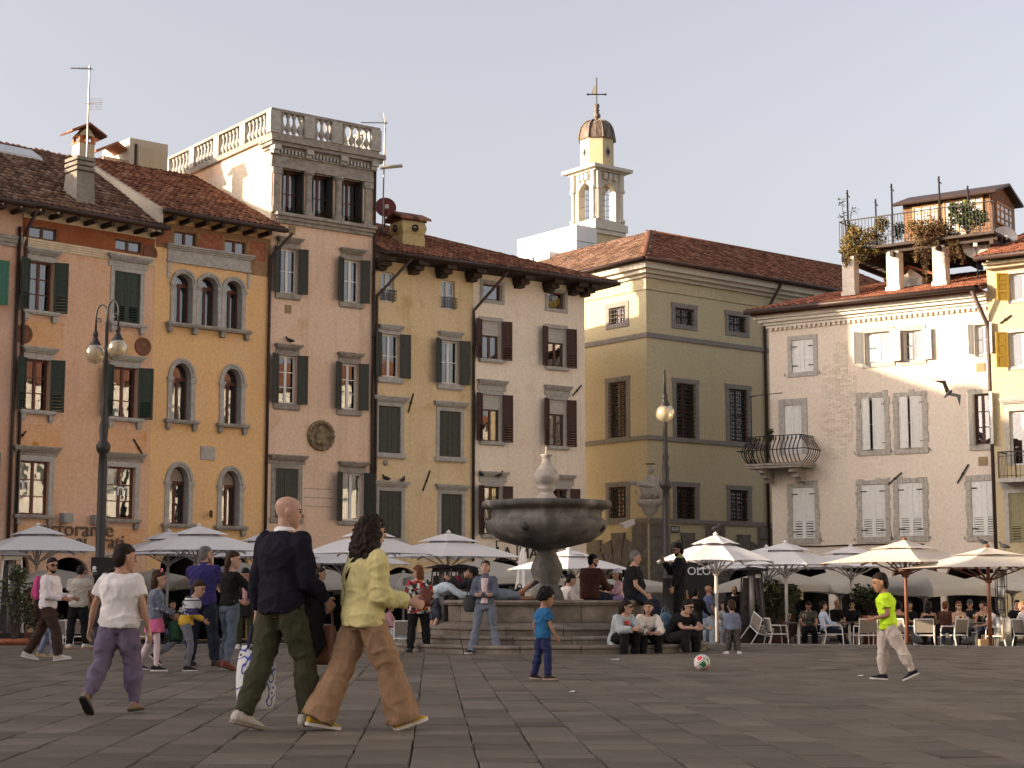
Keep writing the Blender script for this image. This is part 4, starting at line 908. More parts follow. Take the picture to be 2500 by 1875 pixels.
# street sign and its lettering, the small camera, the statue on its bracket
a, b, c, d = ol.rect(cC, 915, 963, 1503, 1540); sg = MB(); sg.box(a, b, -.05, .0, c, d); sgn = ol.P('street_sign', sg, mat('white_marble_sign', (.5, .49, .46), .6, .1, 5, 0))
fr_ = MB(); t = .035; fr_.box(a, b, -.06, -.052, d - t, d); fr_.box(a, b, -.06, -.052, c, c + t); fr_.box(a, a + t, -.06, -.052, c + t, d - t); fr_.box(b - t, b, -.06, -.052, c + t, d - t); fr_.build('sign_border', IRON, sgn)
hh = d - c; text('sign_lettering', 'VIA', hh * .38, IRON, sgn, Matrix.Translation(((a + b) / 2, -.054, c + hh * .54)) @ ROT90, .002); text('sign_lettering', 'DEL MONTE', hh * .3, IRON, sgn, Matrix.Translation(((a + b) / 2, -.054, c + hh * .16)) @ ROT90, .002, sx=.8)
cp = at_dist(*cC(672, 1494), 68.5); sc = thing('security_camera', 'white security camera on an arm beside the stone corner pier of the palace', 'security camera', cp, radians(38))
mb = MB(); mb.box(-.35, .3, -.1, .1, -.08, .1); mb.box(-.4, .34, -.13, .13, .102, .13); mb.build('housing', WHITEFR, sc, M=Matrix.Rotation(-.3, 4, 'Y')); mb = MB(); mb.tube([(.2, 0, -.05), (.5, .6, -.2)], .04, 6); mb.build('arm', WHITEFR, sc)
# statue: seated draped figure holding a reclining one
STAT = mat('carved_statue_stone', (.38, .35, .31), .9, .35, 7, .5, 22)
sp0 = at_dist(*cC(795, 1350), 69.2); sp0 = Vector((sp0.x, sp0.y, sp0.z)); stt = thing('statue', 'pale stone statue of a seated draped figure holding another, on a corner bracket', 'statue', sp0, radians(-6))
mb = MB(); mb.lathe([(.0, -1.55), (.08, -1.5), (.1, -1.35), (.25, -1.2), (.4, -1.0), (.52, -.85), (.56, -.6), (.7, -.5), (.85, -.3), (.9, -.16), (.9, -.02)], 16, sx=1.0, sy=.8); mb.build('bracket', STAT, stt, True)
mb = MB()
for (x, y, z, r, sx, sy, sz) in ((.15, .05, .45, .62, 1.0, .8, .85), (.2, .1, 1.25, .45, 1.0, .75, 1.35), (-.25, -.3, .75, .4, 1.0, .8, .9), (.35, -.3, .75, .38, .9, .8, .9), (.1, -.05, 2.15, .2, .9, 1, 1.2), (.12, .02, 2.2, .25, 1, 1, 1.1), (-.35, -.35, .3, .3, .8, .8, 1.2), (.45, -.35, .3, .3, .8, .8, 1.2), (.55, 0, 1.3, .25, .7, .8, 1.6), (-.2, 0, 1.35, .22, .7, .8, 1.5)): mb.sphere((x, y, z), r, 14, 10, sc=(sx, sy, sz))
for i in range(7): x = -.55 + i * .2; mb.tube([(x * .5 + .1, -.5, 1.0), (x * .8 + .05, -.62, .6), (x, -.5, .05)], [.06, .09, .1], 6)
f1_ = mb.build('seated_figure', STAT, stt, True)
mb = MB(); mb.tube([(-1.0, -.45, 1.15), (-.55, -.55, 1.12), (0, -.6, 1.05), (.35, -.55, .95), (.6, -.5, .5), (.65, -.5, .05)], [.14, .2, .22, .18, .13, .1], 8); mb.sphere((-1.12, -.45, 1.25), .19, 10, 8, sc=(1.1, .9, .9)); mb.tube([(-.7, -.55, 1.1), (-.95, -.65, .7), (-.8, -.65, .35)], [.1, .07, .06], 6); mb.build('reclining_figure', STAT, stt, True)
mb = MB(); mb.lathe([(.05, 2.58), (.36, 2.6), (.36, 2.64), (.05, 2.66)], 16, (.1, 0, 0)); mb.build('halo', IRON, stt)
for o in (f1_,): o.scale = (1, 1, 1)
stt.scale = (.62, .62, .56)
# ---- white house
WHITE = plaster('off_white_plaster', (.68, .59, .485), (.67, .575, .47), (.63, .53, .42), .3, .14)
PW = at_dist(1889, 1458, 64); PW.z = 0; aw = radians(-35.0); fw = Fac(PW, aw); WW = right_of(PW, aw, 2440)
hw_ = House('house', 'off white house with white shutters and a patch of bare brick', fw, WW, 9, WHITE, depth=10.0, reveal=.2)
zcw = fw.uz(cT4(245, 1130))[1]; hw_.z1 = zcw + .5
RAG = mat('rough_window_stone', (.37, .34, .29), .95, .35, 9, .6, 16)
WS = lambda k, st, a, b: (k, WHITESH, st, a, b)
def ragged(w, u0, u1, z0, z1, rnd):
 """toothed stone jambs left rough where the render stops"""
 r = random.Random(rnd); mb = MB(); z = z0
 while z < z1:
  h_ = r.uniform(.16, .3); 
  for s_, u in ((-1, u0), (1, u1)):
   wd = r.uniform(.16, .24); a, b = (u - wd, u - .002) if s_ < 0 else (u + .002, u + wd); mb.box(a, b, -.022 - r.uniform(0, .012), .03, z + .006, min(z + h_, z1) - .006)
  z += h_
 k = u0 - .2
 while k < u1 + .15:
  wd = r.uniform(.18, .32); mb.box(k, min(k + wd, u1 + .2) - .01, -.022 - r.uniform(0, .012), .03, z1 + .004, z1 + r.uniform(.14, .26)); k += wd
 mb.box(u0 - .2, u1 + .2, -.05, .03, z0 - .2, z0 - .004); mb.build('surround', RAG, w)
def shutter_hooks(w, u0, u1, z0):
 for u in (u0 - .28, u1 + .28): mb = MB(); mb.tube([(u, .02, z0 - .1), (u, -.1, z0 - .1), (u + .02, -.13, z0 - .02)], .014, 5); mb.build('shutter_hook', IRON, w)
def hinges(w, u0, u1, z0, z1):
 for z in (z0 + .25, z1 - .25):
  for s_, u in ((1, u0), (-1, u1)): mb = MB(); mb.box(min(u, u + s_ * .22), max(u, u + s_ * .22), -.003, .006, z - .02, z + .02); mb.box(u - .03 if s_ > 0 else u, u if s_ > 0 else u + .03, -.02, .03, z - .12, z + .05); mb.build('hinge', IRON, w)
WK = dict(fr=WHITEFR, sur=.17, surm=STONE, surb=True)
def wh(x0, x1, yt, yb, sh, kind='s', fr=WHITEFR, nx=2, nz=2):
 u0, u1, z0, z1 = hw_.rect(cD, x0, x1, yt, yb)
 w = hw_.win_m(u0, u1, z0, z1, nx, nz, fr, sur=.17 if kind == 's' else 0, surm=STONE, surb=True, sh=sh)
 if kind == 'r': ragged(w, u0, u1, z0, z1, int(x0))
 shutter_hooks(w, u0, u1, z0)
 if sh and sh[0] == 'closed': hinges(w, u0, u1, z0, z1)
 return w
wh(368, 512, 88, 305, WS('closed', 'panel', 1, 2))
u_a, u_b, z_a, z_b = hw_.rect(cD, 868, 1030, 38, 243); w = hw_.win_m(u_a, u_b, z_a, z_b, 2, 2, WHITEFR, sur=.17, surm=STONE, surb=True, sh=WS('open', 'panel', 118, 155)); 
u_a, u_b, z_a, z_b = hw_.rect(cD, 1122, 1242, 25, 225); w = hw_.win_m(u_a, u_b, z_a, z_b, 2, 2, WHITEFR, sur=.17, surm=STONE, surb=True, sh=WS('open', 'panel', None, 172))
u_a, u_b, z_a, z_b = hw_.rect(cD, 1605, 1702, -15, 180); w = hw_.win_m(u_a, u_b, z_a, z_b, 2, 2, WHITEFR, sur=.1, surm=STONE, surb=True, sh=WS('open', 'panel', 120, 118))
wb_ = hw_.win(cD, 318, 432, 527, 860, nx=2, nz=2, fr=BROWNFR, sur=.24, surm=STONE, sh=WS('closed', 'panel3', 4, 3))
wh(835, 990, 480, 830, WS('closed', 'panel3', 30, 12), 'r'); wh(1087, 1245, 468, 818, WS('closed', 'panel3', 26, 12), 'r')
u_a, u_b, z_a, z_b = hw_.rect(cD, 1592, 1705, 450, 792); w = hw_.win_m(u_a, u_b, z_a, z_b, 2, 3, BROWNFR, sh=WS('open', 'panel3', 105, 125)); ragged(w, u_a, u_b, z_a, z_b, 5)
for x0, x1, yt, yb in ((371, 520, 1082, 1425), (836, 996, 1062, 1415), (1086, 1248, 1050, 1408), (1578, 1758, 1037, 1405)): wh(x0, x1, yt, yb, WS('closed', 'louvre', 1, 1), 'r')
# eaves cornice with small dentils
mb = MB()
for p, z_, hh in ((.07, zcw + .12, .1), (.16, zcw + .22, .1), (.3, zcw + .32, .12), (.42, zcw + .44, .14)): mb.box(-p, WW, -p, .02, z_, z_ + hh - .002)
hw_.P('cornice', mb, mat('cornice_white', (.66, .61, .53), .9, .1, 4, .1, 30)); mb = MB(); k = .1
while k < WW - .1: mb.box(k, k + .1, -.1, .02, zcw, zcw + .118); k += .2
hw_.P('dentils', mb, WHITE)
ew = zcw + .72; REDB = mat('red_eave_boards', (.17, .06, .035), .8, .3, 6, .2, 30); mb = MB(); mb.box(-.5, WW, -.55, .2, zcw + .582, zcw + .64); hw_.P('soffit', mb, REDB)
ROOFD = 5.0; zrw = ew + 1.62
NEWT = ramp_mat('newer_red_tile', [(0, (.10, .045, .03)), (.35, (.2, .075, .045)), (.65, (.28, .105, .06)), (1, (.34, .17, .11))], .85, 5, 5, rnd=.6, bump=.4, bscale=30)
roof(hw_.e, [(-.6, -.75, ew), (WW, -.75, ew), (WW, ROOFD, zrw), (2.6, ROOFD, zrw)], NEWT)
hw_.gutter((-.6, -.83, ew - .03), (WW - .2, -.83, ew - .03), .1)
# bare brick patch
PATCHM = plaster('grey_mortar_patch', (.60, .53, .43), (.56, .49, .39)); BRICK = ramp_mat('lime_washed_brick', [(0, (.50, .42, .33)), (.45, (.62, .54, .44)), (.8, (.68, .60, .50)), (1, (.42, .28, .2))], .95, 4, 6, rnd=.55, bump=.6, bscale=25)
pm = MB(); cells = []
for x0, x1, yt, yb in ((645, 745, 100, 258), (575, 745, 258, 338), (575, 802, 338, 560), (565, 775, 562, 780), (607, 735, 782, 890)):
 a, b, c, d = hw_.rect(cD, x0, x1, yt, yb); pm.box(a, b, -.006, .015, c, d); cells.append((a, b, c, d))
pa = hw_.P('brick_patch', pm, PATCHM); rb_ = random.Random(5); bme = None; allb = []
for (a, b, c, d) in cells:
 z = c; r = 0
 while z < d - .05:
  u = a - (.13 if r % 2 else 0)
  while u < b - .05:
   ua, ub = max(u, a), min(u + .27, b)
   if ub - ua > .1 and rb_.random() < .9: allb.append((ua, ub, z, z + .068))
   u += .28
  z += .083; r += 1
rb_.shuffle(allb)
def brickmb(m_, t): m_.box(t[0] + .006, t[1] - .006, -.006 - rb_.uniform(.004, .02), .0, t[2], t[3])
for t in allb[:300]: m_ = MB(); brickmb(m_, t); m_.build('brick', BRICK, pa)
m_ = MB()
for t in allb[300:]: brickmb(m_, t)
if allb[300:]: q = m_.build('brick', BRICK, pa); q['kind'] = 'stuff'
for (x0, y0, x1, y1) in ((1113, 978, 1022, 1058), (1563, 922, 1488, 1050)): hw_.tie(fw.uz(cD(x0, y0)), fw.uz(cD(x1, y1)))
mb = MB(); pts = [(u, -.03, fw.uz(cD(300, 1478))[1] + .02 * sin(u * 2)) for u in (.3, 2, 4, 6)]; mb.tube(pts, .03, 6); hw_.P('cable', mb, PIPE)
for cx, cy in ((1645, 268), (1660, 902)):
 uu, zz = fw.uz(cD(cx, cy)); mb = MB(); mb.box(uu - .17, uu + .17, -.02, .02, zz - .16, zz + .16)
 for i in range(5): mb.box(uu - .14, uu + .14, -.035, -.02, zz - .12 + i * .055, zz - .09 + i * .055)
 hw_.P('vent_grille', mb, mat('tan_vent', (.3, .22, .12)))
for u in (.4, 2.55, 4.7, WW - 1.95): hw_.portal(u, u + 1.85, .02, 2.0, 2.85, 2.6)
hw_.finish()
hw_.pipe(WW - .02, 0, zcw - .6, top=(WW - .3, -.86, ew - .12), r=.075)
# balcony with a belly of wrought iron
a, b, c, d = hw_.rect(cD, 120, 470, 925, 952, -.75); bl = MB(); a = max(a, -.1); za = fw.uz(cD(300, 950), -.7)[1]; b = fw.uz(cD(470, 940), -.7)[0]; a = fw.uz(cD(85, 940), -.9)[0]
SLW = b - a; mb = MB(); mb.box(a, b, -1.15, .02, za, za + .1); mb.box(a - .05, b + .05, -1.2, .02, za + .102, za + .18); balc = hw_.P('balcony', mb, STONED)
for uu in (a + .45, b - .5):
 mb = MB(); mb.box(uu - .14, uu + .14, -.95, .02, za - .16, za - .002); mb.box(uu - .13, uu + .13, -.7, .02, za - .34, za - .162); mb.box(uu - .12, uu + .12, -.4, .02, za - .5, za - .342); mb.build('corbel', STONED, balc)
mb = MB(); zr = za + 1.2; per = []
def bal(u, y, nx, ny):
 prof = [(0, 0), (.12, .1), (.26, .3), (.3, .48), (.2, .66), (.06, .84), (.0, 1.0)]
 mb.tube([(u + nx * p, y + ny * p, za + .18 + z * (1.0)) for p, z in prof], .021, 5); t0 = za + 1.1
 mb.tube([(u + nx * .05 * cos(t), y + ny * .05 * cos(t), t0 + .06 * sin(t)) for t in [i * .8 for i in range(9)]], .011, 4)
n = 13
for i in range(n + 1): u = a + .05 + (SLW - .1) * i / n; bal(u, -1.12, 0, -1)
for i in range(6):
 y = -1.05 + i * .19; bal(a + .03, y, -1, 0); bal(b - .03, y, 1, 0)
for dz, o in ((.18, 0), (1.2, 0), (.66, .3)):
 mb.tube([(a + .03 - o, .0, za + dz), (a + .03 - o, -1.12 - o, za + dz), (b - .03 + o, -1.12 - o, za + dz), (b - .03 + o, .0, za + dz)], .018, 5)
mb.build('railing', IRON, balc)
mb = MB(); pz = za + .18; mb.tube([(a + .15, -1.0, pz), (a + .15, -1.0, pz + 2.6), (a + 1.4, -.9, pz + 2.65)], .02, 5); mb.tube([(a + .45, -.2, pz), (a + .45, -.2, pz + 2.75), (a + .1, -1.1, pz + 2.55)], .02, 5); mb.build('clothes_line_frame', IRON, balc)
bird_at = at_dist(*cD(1425, 440), 48)
# ---- yellow house at the right edge
YR = plaster('warm_yellow_plaster', (.50, .41, .26), (.48, .39, .24), (.44, .33, .18), .3, .15)
fr2 = Fac(fw.pt(WW + .0, -.12), aw); WR = 6.0
hr = House('house', 'yellow house with mustard shutters cut off by the right edge of the photo', fr2, WR, 11, YR, depth=10.0)
er = fr2.uz(cT4(1700, 625), -.8)[1]; hr.z1 = er + .1
for q, x0, x1, yt, yb in ((cT4, 1845, 2010, 745, 922), (cT4, 1840, 2005, 1142, 1372)):
 hr.win(q, x0, x1, yt, yb, nx=2, nz=1, fr=WHITEFR, sur=.12, surb=True, sh=('open', YELLOWSH, 'panel3', 140, 160), curtain=(.1, .9))
hr.win(cD, 1835, 2000, 565, 930, nx=2, nz=1, fr=WHITEFR, sur=.16, hood=dict(fr=.1, oh=.12, pr=.18, m=STONE))
hr.win(cD, 1832, 2010, 1118, 1455, nx=2, nz=2, fr=WHITEFR, sur=.14, hood=dict(fr=.05, oh=.1, pr=.16, m=STONE), sh=('closed', OLIVESH, 'louvre', 2, 2))
za = fr2.uz(cD(1760, 1045), -.9)[1]; u0 = fr2.uz(cD(1760, 1030), -.9)[0]; mb = MB(); mb.box(u0, u0 + 4.5, -.9, .02, za, za + .14); bb = hr.P('balcony', mb, STONE)
mb = MB(); mb.bar((u0 + .03, -.87, za + 1.05), (u0 + 4.5, -.87, za + 1.05), .04); mb.bar((u0 + .03, -.87, za + .9), (u0 + 4.5, -.87, za + .9), .02); mb.bar((u0 + .03, -.87, za + .22), (u0 + 4.5, -.87, za + .22), .02); mb.bar((u0 + .03, -.87, za + 1.05), (u0 + .03, 0, za + 1.05), .04)
for i in range(30): mb.bar((u0 + .03 + i * .15, -.87, za + .14), (u0 + .03 + i * .15, -.87, za + 1.05), .015 if i % 4 else .035)
for i in range(6): mb.bar((u0 + .03, -.87 + i * .15, za + .14), (u0 + .03, -.87 + i * .15, za + 1.05), .015)
mb.build('railing', IRON, bb)
band(hr, .02, WR, er - .32, er - .12, .5, CREAM, 'cornice', steps=[.3, .5]); hr.portal(1.0, 3.0, .02, 2.0, 2.9); hr.finish()
hr.tie(fr2.uz(cT4(1850, 1022)), fr2.uz(cT4(1775, 1078)))
roof(hr.e, [(-.15, -.8, er), (WR, -.8, er), (WR, 5, er + 1.9), (-.15, 5, er + 1.9)], NEWT); hr.gutter((-.15, -.88, er - .03), (WR, -.88, er - .03))
# ---- roof terrace on the white house
ter = thing('roof_terrace', 'roof terrace on white brick piers with a railing above the off white house', 'terrace', (fw.o.x, fw.o.y, G), fw.a)
WPIER = plaster('white_pier_plaster', (.66, .61, .54), (.62, .56, .47)); yp_ = .6
zdk = fw.uz(cT4(1045, 566), yp_)[1]
def wu(x, y, off): return fw.uz(cT4(x, y), off)
pu = []
for x in (748, 1049, 1362):
 u = wu(x, 700, yp_)[0]; pu.append(u); mb = MB(); mb.box(u - .24, u + .24, yp_ - .02, yp_ + .46, ew + .1, zdk - .15); mb.box(u - .28, u + .28, yp_ - .06, yp_ + .5, ew + .1, ew + .62); mb.build('pier', WPIER, ter)
DY = 4.4; u_l, u_r = pu[0] - .25, pu[2] + 2.2
mb = MB(); mb.box(u_l, u_r, yp_ - .3, yp_ + DY, zdk, zdk + .1); mb.build('deck', DARKWOOD, ter)
mb = MB()
for i in range(9): y = yp_ + i * .52; mb.box(u_l, u_r, y, y + .1, zdk - .18, zdk - .002)
for u in (u_l + .1, pu[1], pu[2], u_r - .2): mb.box(u, u + .14, yp_ - .25, yp_ + DY, zdk - .36, zdk - .182)
mb.build('joist', DARKWOOD, ter)
mb = MB(); zt_ = zdk + 1.1
def rail(p, q, n):
 P_, Q_ = Vector(p), Vector(q); mb.bar(P_ + Vector((0, 0, 1.1)), Q_ + Vector((0, 0, 1.1)), .04); mb.bar(P_ + Vector((0, 0, .12)), Q_ + Vector((0, 0, .12)), .025)
 for i in range(n + 1): t = P_.lerp(Q_, i / n); mb.bar(t, t + Vector((0, 0, 1.1)), .018)
z_ = zdk + .1
rail((u_l + .05, yp_ - .25, z_), (u_r, yp_ - .25, z_), 46); rail((u_l + .05, yp_ - .25, z_), (u_l + .05, yp_ + DY - .1, z_), 26)
mb.build('railing', IRON, ter)
for x, yt, y_ in ((742, 178, -.25), (1040, 135, -.25), (1360, 85, -.25), (933, 238, DY - .2), (1555, 148, 1.2)):
 u, zz = wu(x, yt, yp_ + y_); mb = MB(); mb.tube([(u, yp_ + y_, z_), (u, yp_ + y_, zz)], .035, 6); mb.tube([(u - .05, yp_ + y_, zz - .1), (u + .1, yp_ + y_, zz - .3)], .02, 5); mb.build('pole', IRON, ter)
# cabin
yc = yp_ + 2.3; u0, zt = wu(1118, 275, yc); u1, zt1 = wu(1712, 190, yc); zt = (zt + zt1) / 2
WOODC = mat('brown_cabin_boards', (.2, .105, .055), .8, .3, 5, .3, 30, stretch=(1, 1, 6)); TRIM = mat('pale_pine_trim', (.38, .23, .11), .7, .2, 6, .2, 30)
cb = thing('roof_cabin', 'brown wooden cabin with large paned windows on the roof terrace', 'cabin', (fw.o.x, fw.o.y, G), fw.a)
CWD = 2.6; mb = MB(); mb.box(u0, u1, yc, yc + CWD, zdk + .1, zt); mb.hexa([(u1, yc, zt), (u1, yc + CWD, zt), (u0, yc + CWD, zt), (u0, yc, zt)][::-1], [(u1, yc + CWD / 2 - .01, zt + .45), (u1, yc + CWD / 2 + .01, zt + .45), (u0, yc + CWD / 2 + .01, zt + .45), (u0, yc + CWD / 2 - .01, zt + .45)][::-1]); mb.build('wall', WOODC, cb)
nb_ = 22
for i in range(nb_):
 z0 = zdk + .1 + (zt - zdk - .1) * i / nb_; z1 = zdk + .1 + (zt - zdk - .1) * (i + 1) / nb_; mb = MB(); mb.hexa([(u0, yc - .03, z0), (u1, yc - .03, z0), (u1, yc + .01, z0), (u0, yc + .01, z0)], [(u0, yc - .012, z1 - .006), (u1, yc - .012, z1 - .006), (u1, yc + .01, z1 - .006), (u0, yc + .01, z1 - .006)]); mb.build('board', WOODC, cb)
 mb = MB(); mb.box(u1 - .01, u1 + .025, yc, yc + CWD, z0, z1 - .01); mb.build('board', WOODC, cb)
mb = MB(); mb.hexa([(u0 - .25, yc - .3, zt - .08), (u1 + .3, yc - .3, zt - .08), (u1 + .3, yc + CWD / 2, zt + .47), (u0 - .25, yc + CWD / 2, zt + .47)], [(u0 - .25, yc - .3, zt + .02), (u1 + .3, yc - .3, zt + .02), (u1 + .3, yc + CWD / 2, zt + .57), (u0 - .25, yc + CWD / 2, zt + .57)]); mb.hexa([(u0 - .25, yc + CWD / 2, zt + .47), (u1 + .3, yc + CWD / 2, zt + .47), (u1 + .3, yc + CWD + .3, zt - .08), (u0 - .25, yc + CWD + .3, zt - .08)], [(u0 - .25, yc + CWD / 2, zt + .57), (u1 + .3, yc + CWD / 2, zt + .57), (u1 + .3, yc + CWD + .3, zt + .02), (u0 - .25, yc + CWD + .3, zt + .02)])
mb.build('roof', PIPE, cb); mb = MB(); mb.tube([(u0 - .25, yc - .34, zt - .06), (u1 + .3, yc - .34, zt - .06)], .07, 8); mb.tube([(u1 + .05, yc - .3, zt - .1), (u1 + .05, yc - .06, zt - .5), (u1 + .05, yc - .06, zdk + .1)], .04, 6); mb.build('gutter', PIPE, cb)
def cabwin(a, b, z0, z1, nx, nz, side=False):
 S = Matrix.Translation((u1, yc, 0)) @ Matrix.Rotation(pi / 2, 4, 'Z') if side else Matrix.Translation((0, yc, 0))
 mb = MB(); t = .08; y0, y1 = -.09, -.03
 mb.box(a, b, y0, y1, z1 - t, z1); mb.box(a, b, y0, y1, z0, z0 + t); mb.box(a, a + t, y0, y1, z0 + t, z1 - t); mb.box(b - t, b, y0, y1, z0 + t, z1 - t)
 for i in range(1, nx): u = a + (b - a) * i / nx; mb.box(u - .025, u + .025, y0 + .01, y1, z0 + t, z1 - t)
 for i in range(1, nz): z = z0 + (z1 - z0) * i / nz; mb.box(a + t, b - t, y0 + .015, y1, z - .025, z + .025)
 w = mb.build('window', TRIM, cb, M=S)
 for i in range(nx):
  for k in range(nz):
   pb = MB(); pb.box(a + (b - a) * i / nx + .03, a + (b - a) * (i + 1) / nx - .03, -.05, -.045, z0 + (z1 - z0) * k / nz + .03, z0 + (z1 - z0) * (k + 1) / nz - .03); pb.build('pane', CABGL, w)
CABGL = mat('bright_cabin_glass', (.42, .43, .42), .06, .1, 3, 0, spec=.9)
ux = lambda x: wu(x, 380, yc)[0]
cabwin(ux(1188), ux(1365), wu(1280, 440, yc)[1], wu(1280, 278, yc)[1], 3, 3); cabwin(ux(1395), ux(1545), zdk + .25, wu(1470, 245, yc)[1], 3, 3); cabwin(ux(1560), ux(1668), wu(1610, 400, yc)[1], wu(1610, 215, yc)[1], 2, 3)
zs_ = wu(1610, 400, yc)[1]; cabwin(.35, CWD - .3, zs_, zt - .25, 4, 3, True)
# dormer
yd = 1.6; ua, zb_ = wu(1100, 842, yd); ub, zt_d = wu(1245, 760, yd); dm = MB(); dm.box(ua, ub, yd, yd + 2, zb_ - .4, zt_d); uc = (ua + ub) / 2
dm.hexa([(ua, yd, zt_d), (ub, yd, zt_d), (ub, yd + 2, zt_d), (ua, yd + 2, zt_d)], [(uc - .02, yd, zt_d + .35), (uc + .02, yd, zt_d + .35), (uc + .02, yd + 2, zt_d + .35), (uc - .02, yd + 2, zt_d + .35)]); dor = dm.build('dormer', WPIER, hw_.e)
mb = MB(); mb.box(ua + .1, ub - .1, yd - .03, yd - .002, zb_ + .02, zb_ + .34); mb.build('pane', CABGL, dor); mb = MB()
for s_ in (-1, 1): mb.hexa([(uc, yd - .2, zt_d + .36), (uc + s_ * 1.0, yd - .2, zt_d - .05), (uc + s_ * 1.0, yd + 2, zt_d - .05), (uc, yd + 2, zt_d + .36)], [(uc, yd - .2, zt_d + .46), (uc + s_ * 1.0, yd - .2, zt_d + .05), (uc + s_ * 1.0, yd + 2, zt_d + .05), (uc, yd + 2, zt_d + .46)])
mb.build('dormer_roof', NEWT, dor)
# satellite dishes
DISH = mat('pale_dish_paint', (.5, .48, .45), .5, .1, 5, .05, 40); REDD = mat('dark_red_dish_paint', (.12, .03, .025), .6, .25, 5, .1, 40)
def dish(label, p, r, az, m, base_h):
 t = thing('satellite_dish', label, 'satellite dish', p, radians(az)); mb = MB(); prof = [(r * k, r * .18 * k * k) for k in (0, .25, .5, .75, .93, 1.0)] + [(r * 1.0, r * .2), (r * .9, r * .17), (r * .4, r * .05), (0, .02)]
 mb.lathe(prof, 28); mb.xform(Matrix.Rotation(radians(78), 4, 'X')); mb.build('reflector', m, t, True)
 mb = MB(); mb.tube([(0, -.05, -r * .8), (0, -r * .9, -r * .1)], .02, 6); mb.build('arm', IRON, t); mb = MB(); mb.box(-.07, .07, -r * .95 - .08, -r * .95 + .08, -.12, .04); mb.build('receiver', DISH, t)
 mb = MB(); mb.tube([(0, .12, 0), (0, .18, -r * .9), (0, .18, -base_h)], .035, 6); mb.build('mast', IRON, t); return t
dp = fw.pt(wu(1615, 555, 1.2)[0], 1.2); dish('larger round pale satellite dish beside the terrace, nearer the railing', (dp.x, dp.y, wu(1615, 555, 1.2)[1] + G), .52, -20, DISH, 1.6)
dp = fr2.pt(fr2.uz(cT4(1800, 508), 2.2)[0], 2.2); dish('half hidden pale satellite dish rising behind the tiled roof at the right edge', (dp.x, dp.y, fr2.uz(cT4(1800, 510), 2.2)[1] + G), .48, -10, DISH, 1.4)
ud, zd_ = f4.uz(cT2(943, 850), 4.0); dp = f4.pt(f4.uz(cT2(943, 850), 3.2)[0], 3.2); zd_ = f4.uz(cT2(943, 852), 3.2)[1]; dish('dark red satellite dish beside the tower house wall', (dp.x, dp.y, zd_ + G), .42, 12, REDD, 1.3)
# ================================================================== ROOFTOPS AND THE BACKGROUND
def roofhit(f, p, ze, zr, o0=-.8, o1=5.5):
 for i in range(80):
  o = o0 + (o1 - o0) * i / 79; u, z = f.uz(p, o)
  if z <= ze + (o - o0) / (o1 - o0) * (zr - ze): return u, o, z
 return u, o, z
TILEBIT = TILE
GREYPL = plaster('grey_chimney_plaster', (.26, .235, .2), (.2, .18, .15), (.15, .13, .11), 1.2, .4)
CHPL = plaster('warm_chimney_plaster', (.5, .42, .31), (.44, .36, .26), None, 1.2, .3)
ORB = mat('orange_brick', (.36, .15, .07), .9, .25, 9, .4, 30)
# front grey chimney on the salmon house
u, o_, zb = roofhit(f1, cTL(570, 1105), e1, zr1); w_ = .62; zt = f1.uz(cTL(575, 800), o_)[1]
mb = MB(); mb.hexa([(u - w_ * .56, o_ - .1, zb - .3), (u + w_ * .56, o_ - .1, zb - .3), (u + w_ * .56, o_ + .9, zb - .3), (u - w_ * .56, o_ + .9, zb - .3)], [(u - w_ * .5, o_, zt - .42), (u + w_ * .5, o_, zt - .42), (u + w_ * .5, o_ + .75, zt - .42), (u - w_ * .5, o_ + .75, zt - .42)])
ch = h1.P('chimney', mb, GREYPL); mb = MB()
for k in range(3): mb.box(u - w_ * .53, u + w_ * .53, o_ - .03, o_ + .78, zt - .42 + k * .17 + .06, zt - .42 + (k + 1) * .17)
mb.box(u - w_ * .4, u + w_ * .4, o_ + .1, o_ + .65, zt - .42, zt + .02); mb.build('chimney_cap', GREYPL, ch)
# tall cream chimney with a tiled cap on the ochre house
yc_ = 5.0; u, zt = f2.uz(cTL(590, 640), yc_); zt0 = f2.uz(cTL(590, 690), yc_)[1]; w_ = .58
mb = MB(); mb.box(u - w_ / 2, u + w_ / 2, yc_, yc_ + .6, zr2 - 1.2, zt0); ch = h2.P('chimney', mb, CHPL); mb = MB()
for i in range(3):
 for y in (yc_, yc_ + .5): mb.box(u - w_ / 2 + i * .24, u - w_ / 2 + i * .24 + .1, y, y + .1, zt0 + .05, zt)
mb.box(u - w_ / 2 - .03, u + w_ / 2 + .03, yc_ - .03, yc_ + .63, zt0, zt0 + .048); mb.box(u - .12, u + .12, yc_ + .15, yc_ + .45, zt0 + .05, zt); mb.build('brick_vent', ORB, ch); mb = MB()
for s_ in (-1, 1):
 for k in range(4):
  y0 = yc_ - .2 + k * .25; mb.hexa([(u, y0, zt + .38), (u + s_ * .68, y0, zt + .02), (u + s_ * .68, y0 + .24, zt + .02), (u, y0 + .24, zt + .38)], [(u, y0, zt + .46), (u + s_ * .68, y0, zt + .09), (u + s_ * .68, y0 + .24, zt + .09), (u, y0 + .24, zt + .46)])
mb.build('cap_tile', TILE, ch)
mb = MB(); mb.hexa([(u - .3, yc_ + .0, zt + .01), (u + .3, yc_, zt + .01), (u + .3, yc_ + .6, zt + .01), (u - .3, yc_ + .6, zt + .01)], [(u - .02, yc_, zt + .33), (u + .02, yc_, zt + .33), (u + .02, yc_ + .6, zt + .33), (u - .02, yc_ + .6, zt + .33)]); mb.build('cap_gable', CHPL, ch)
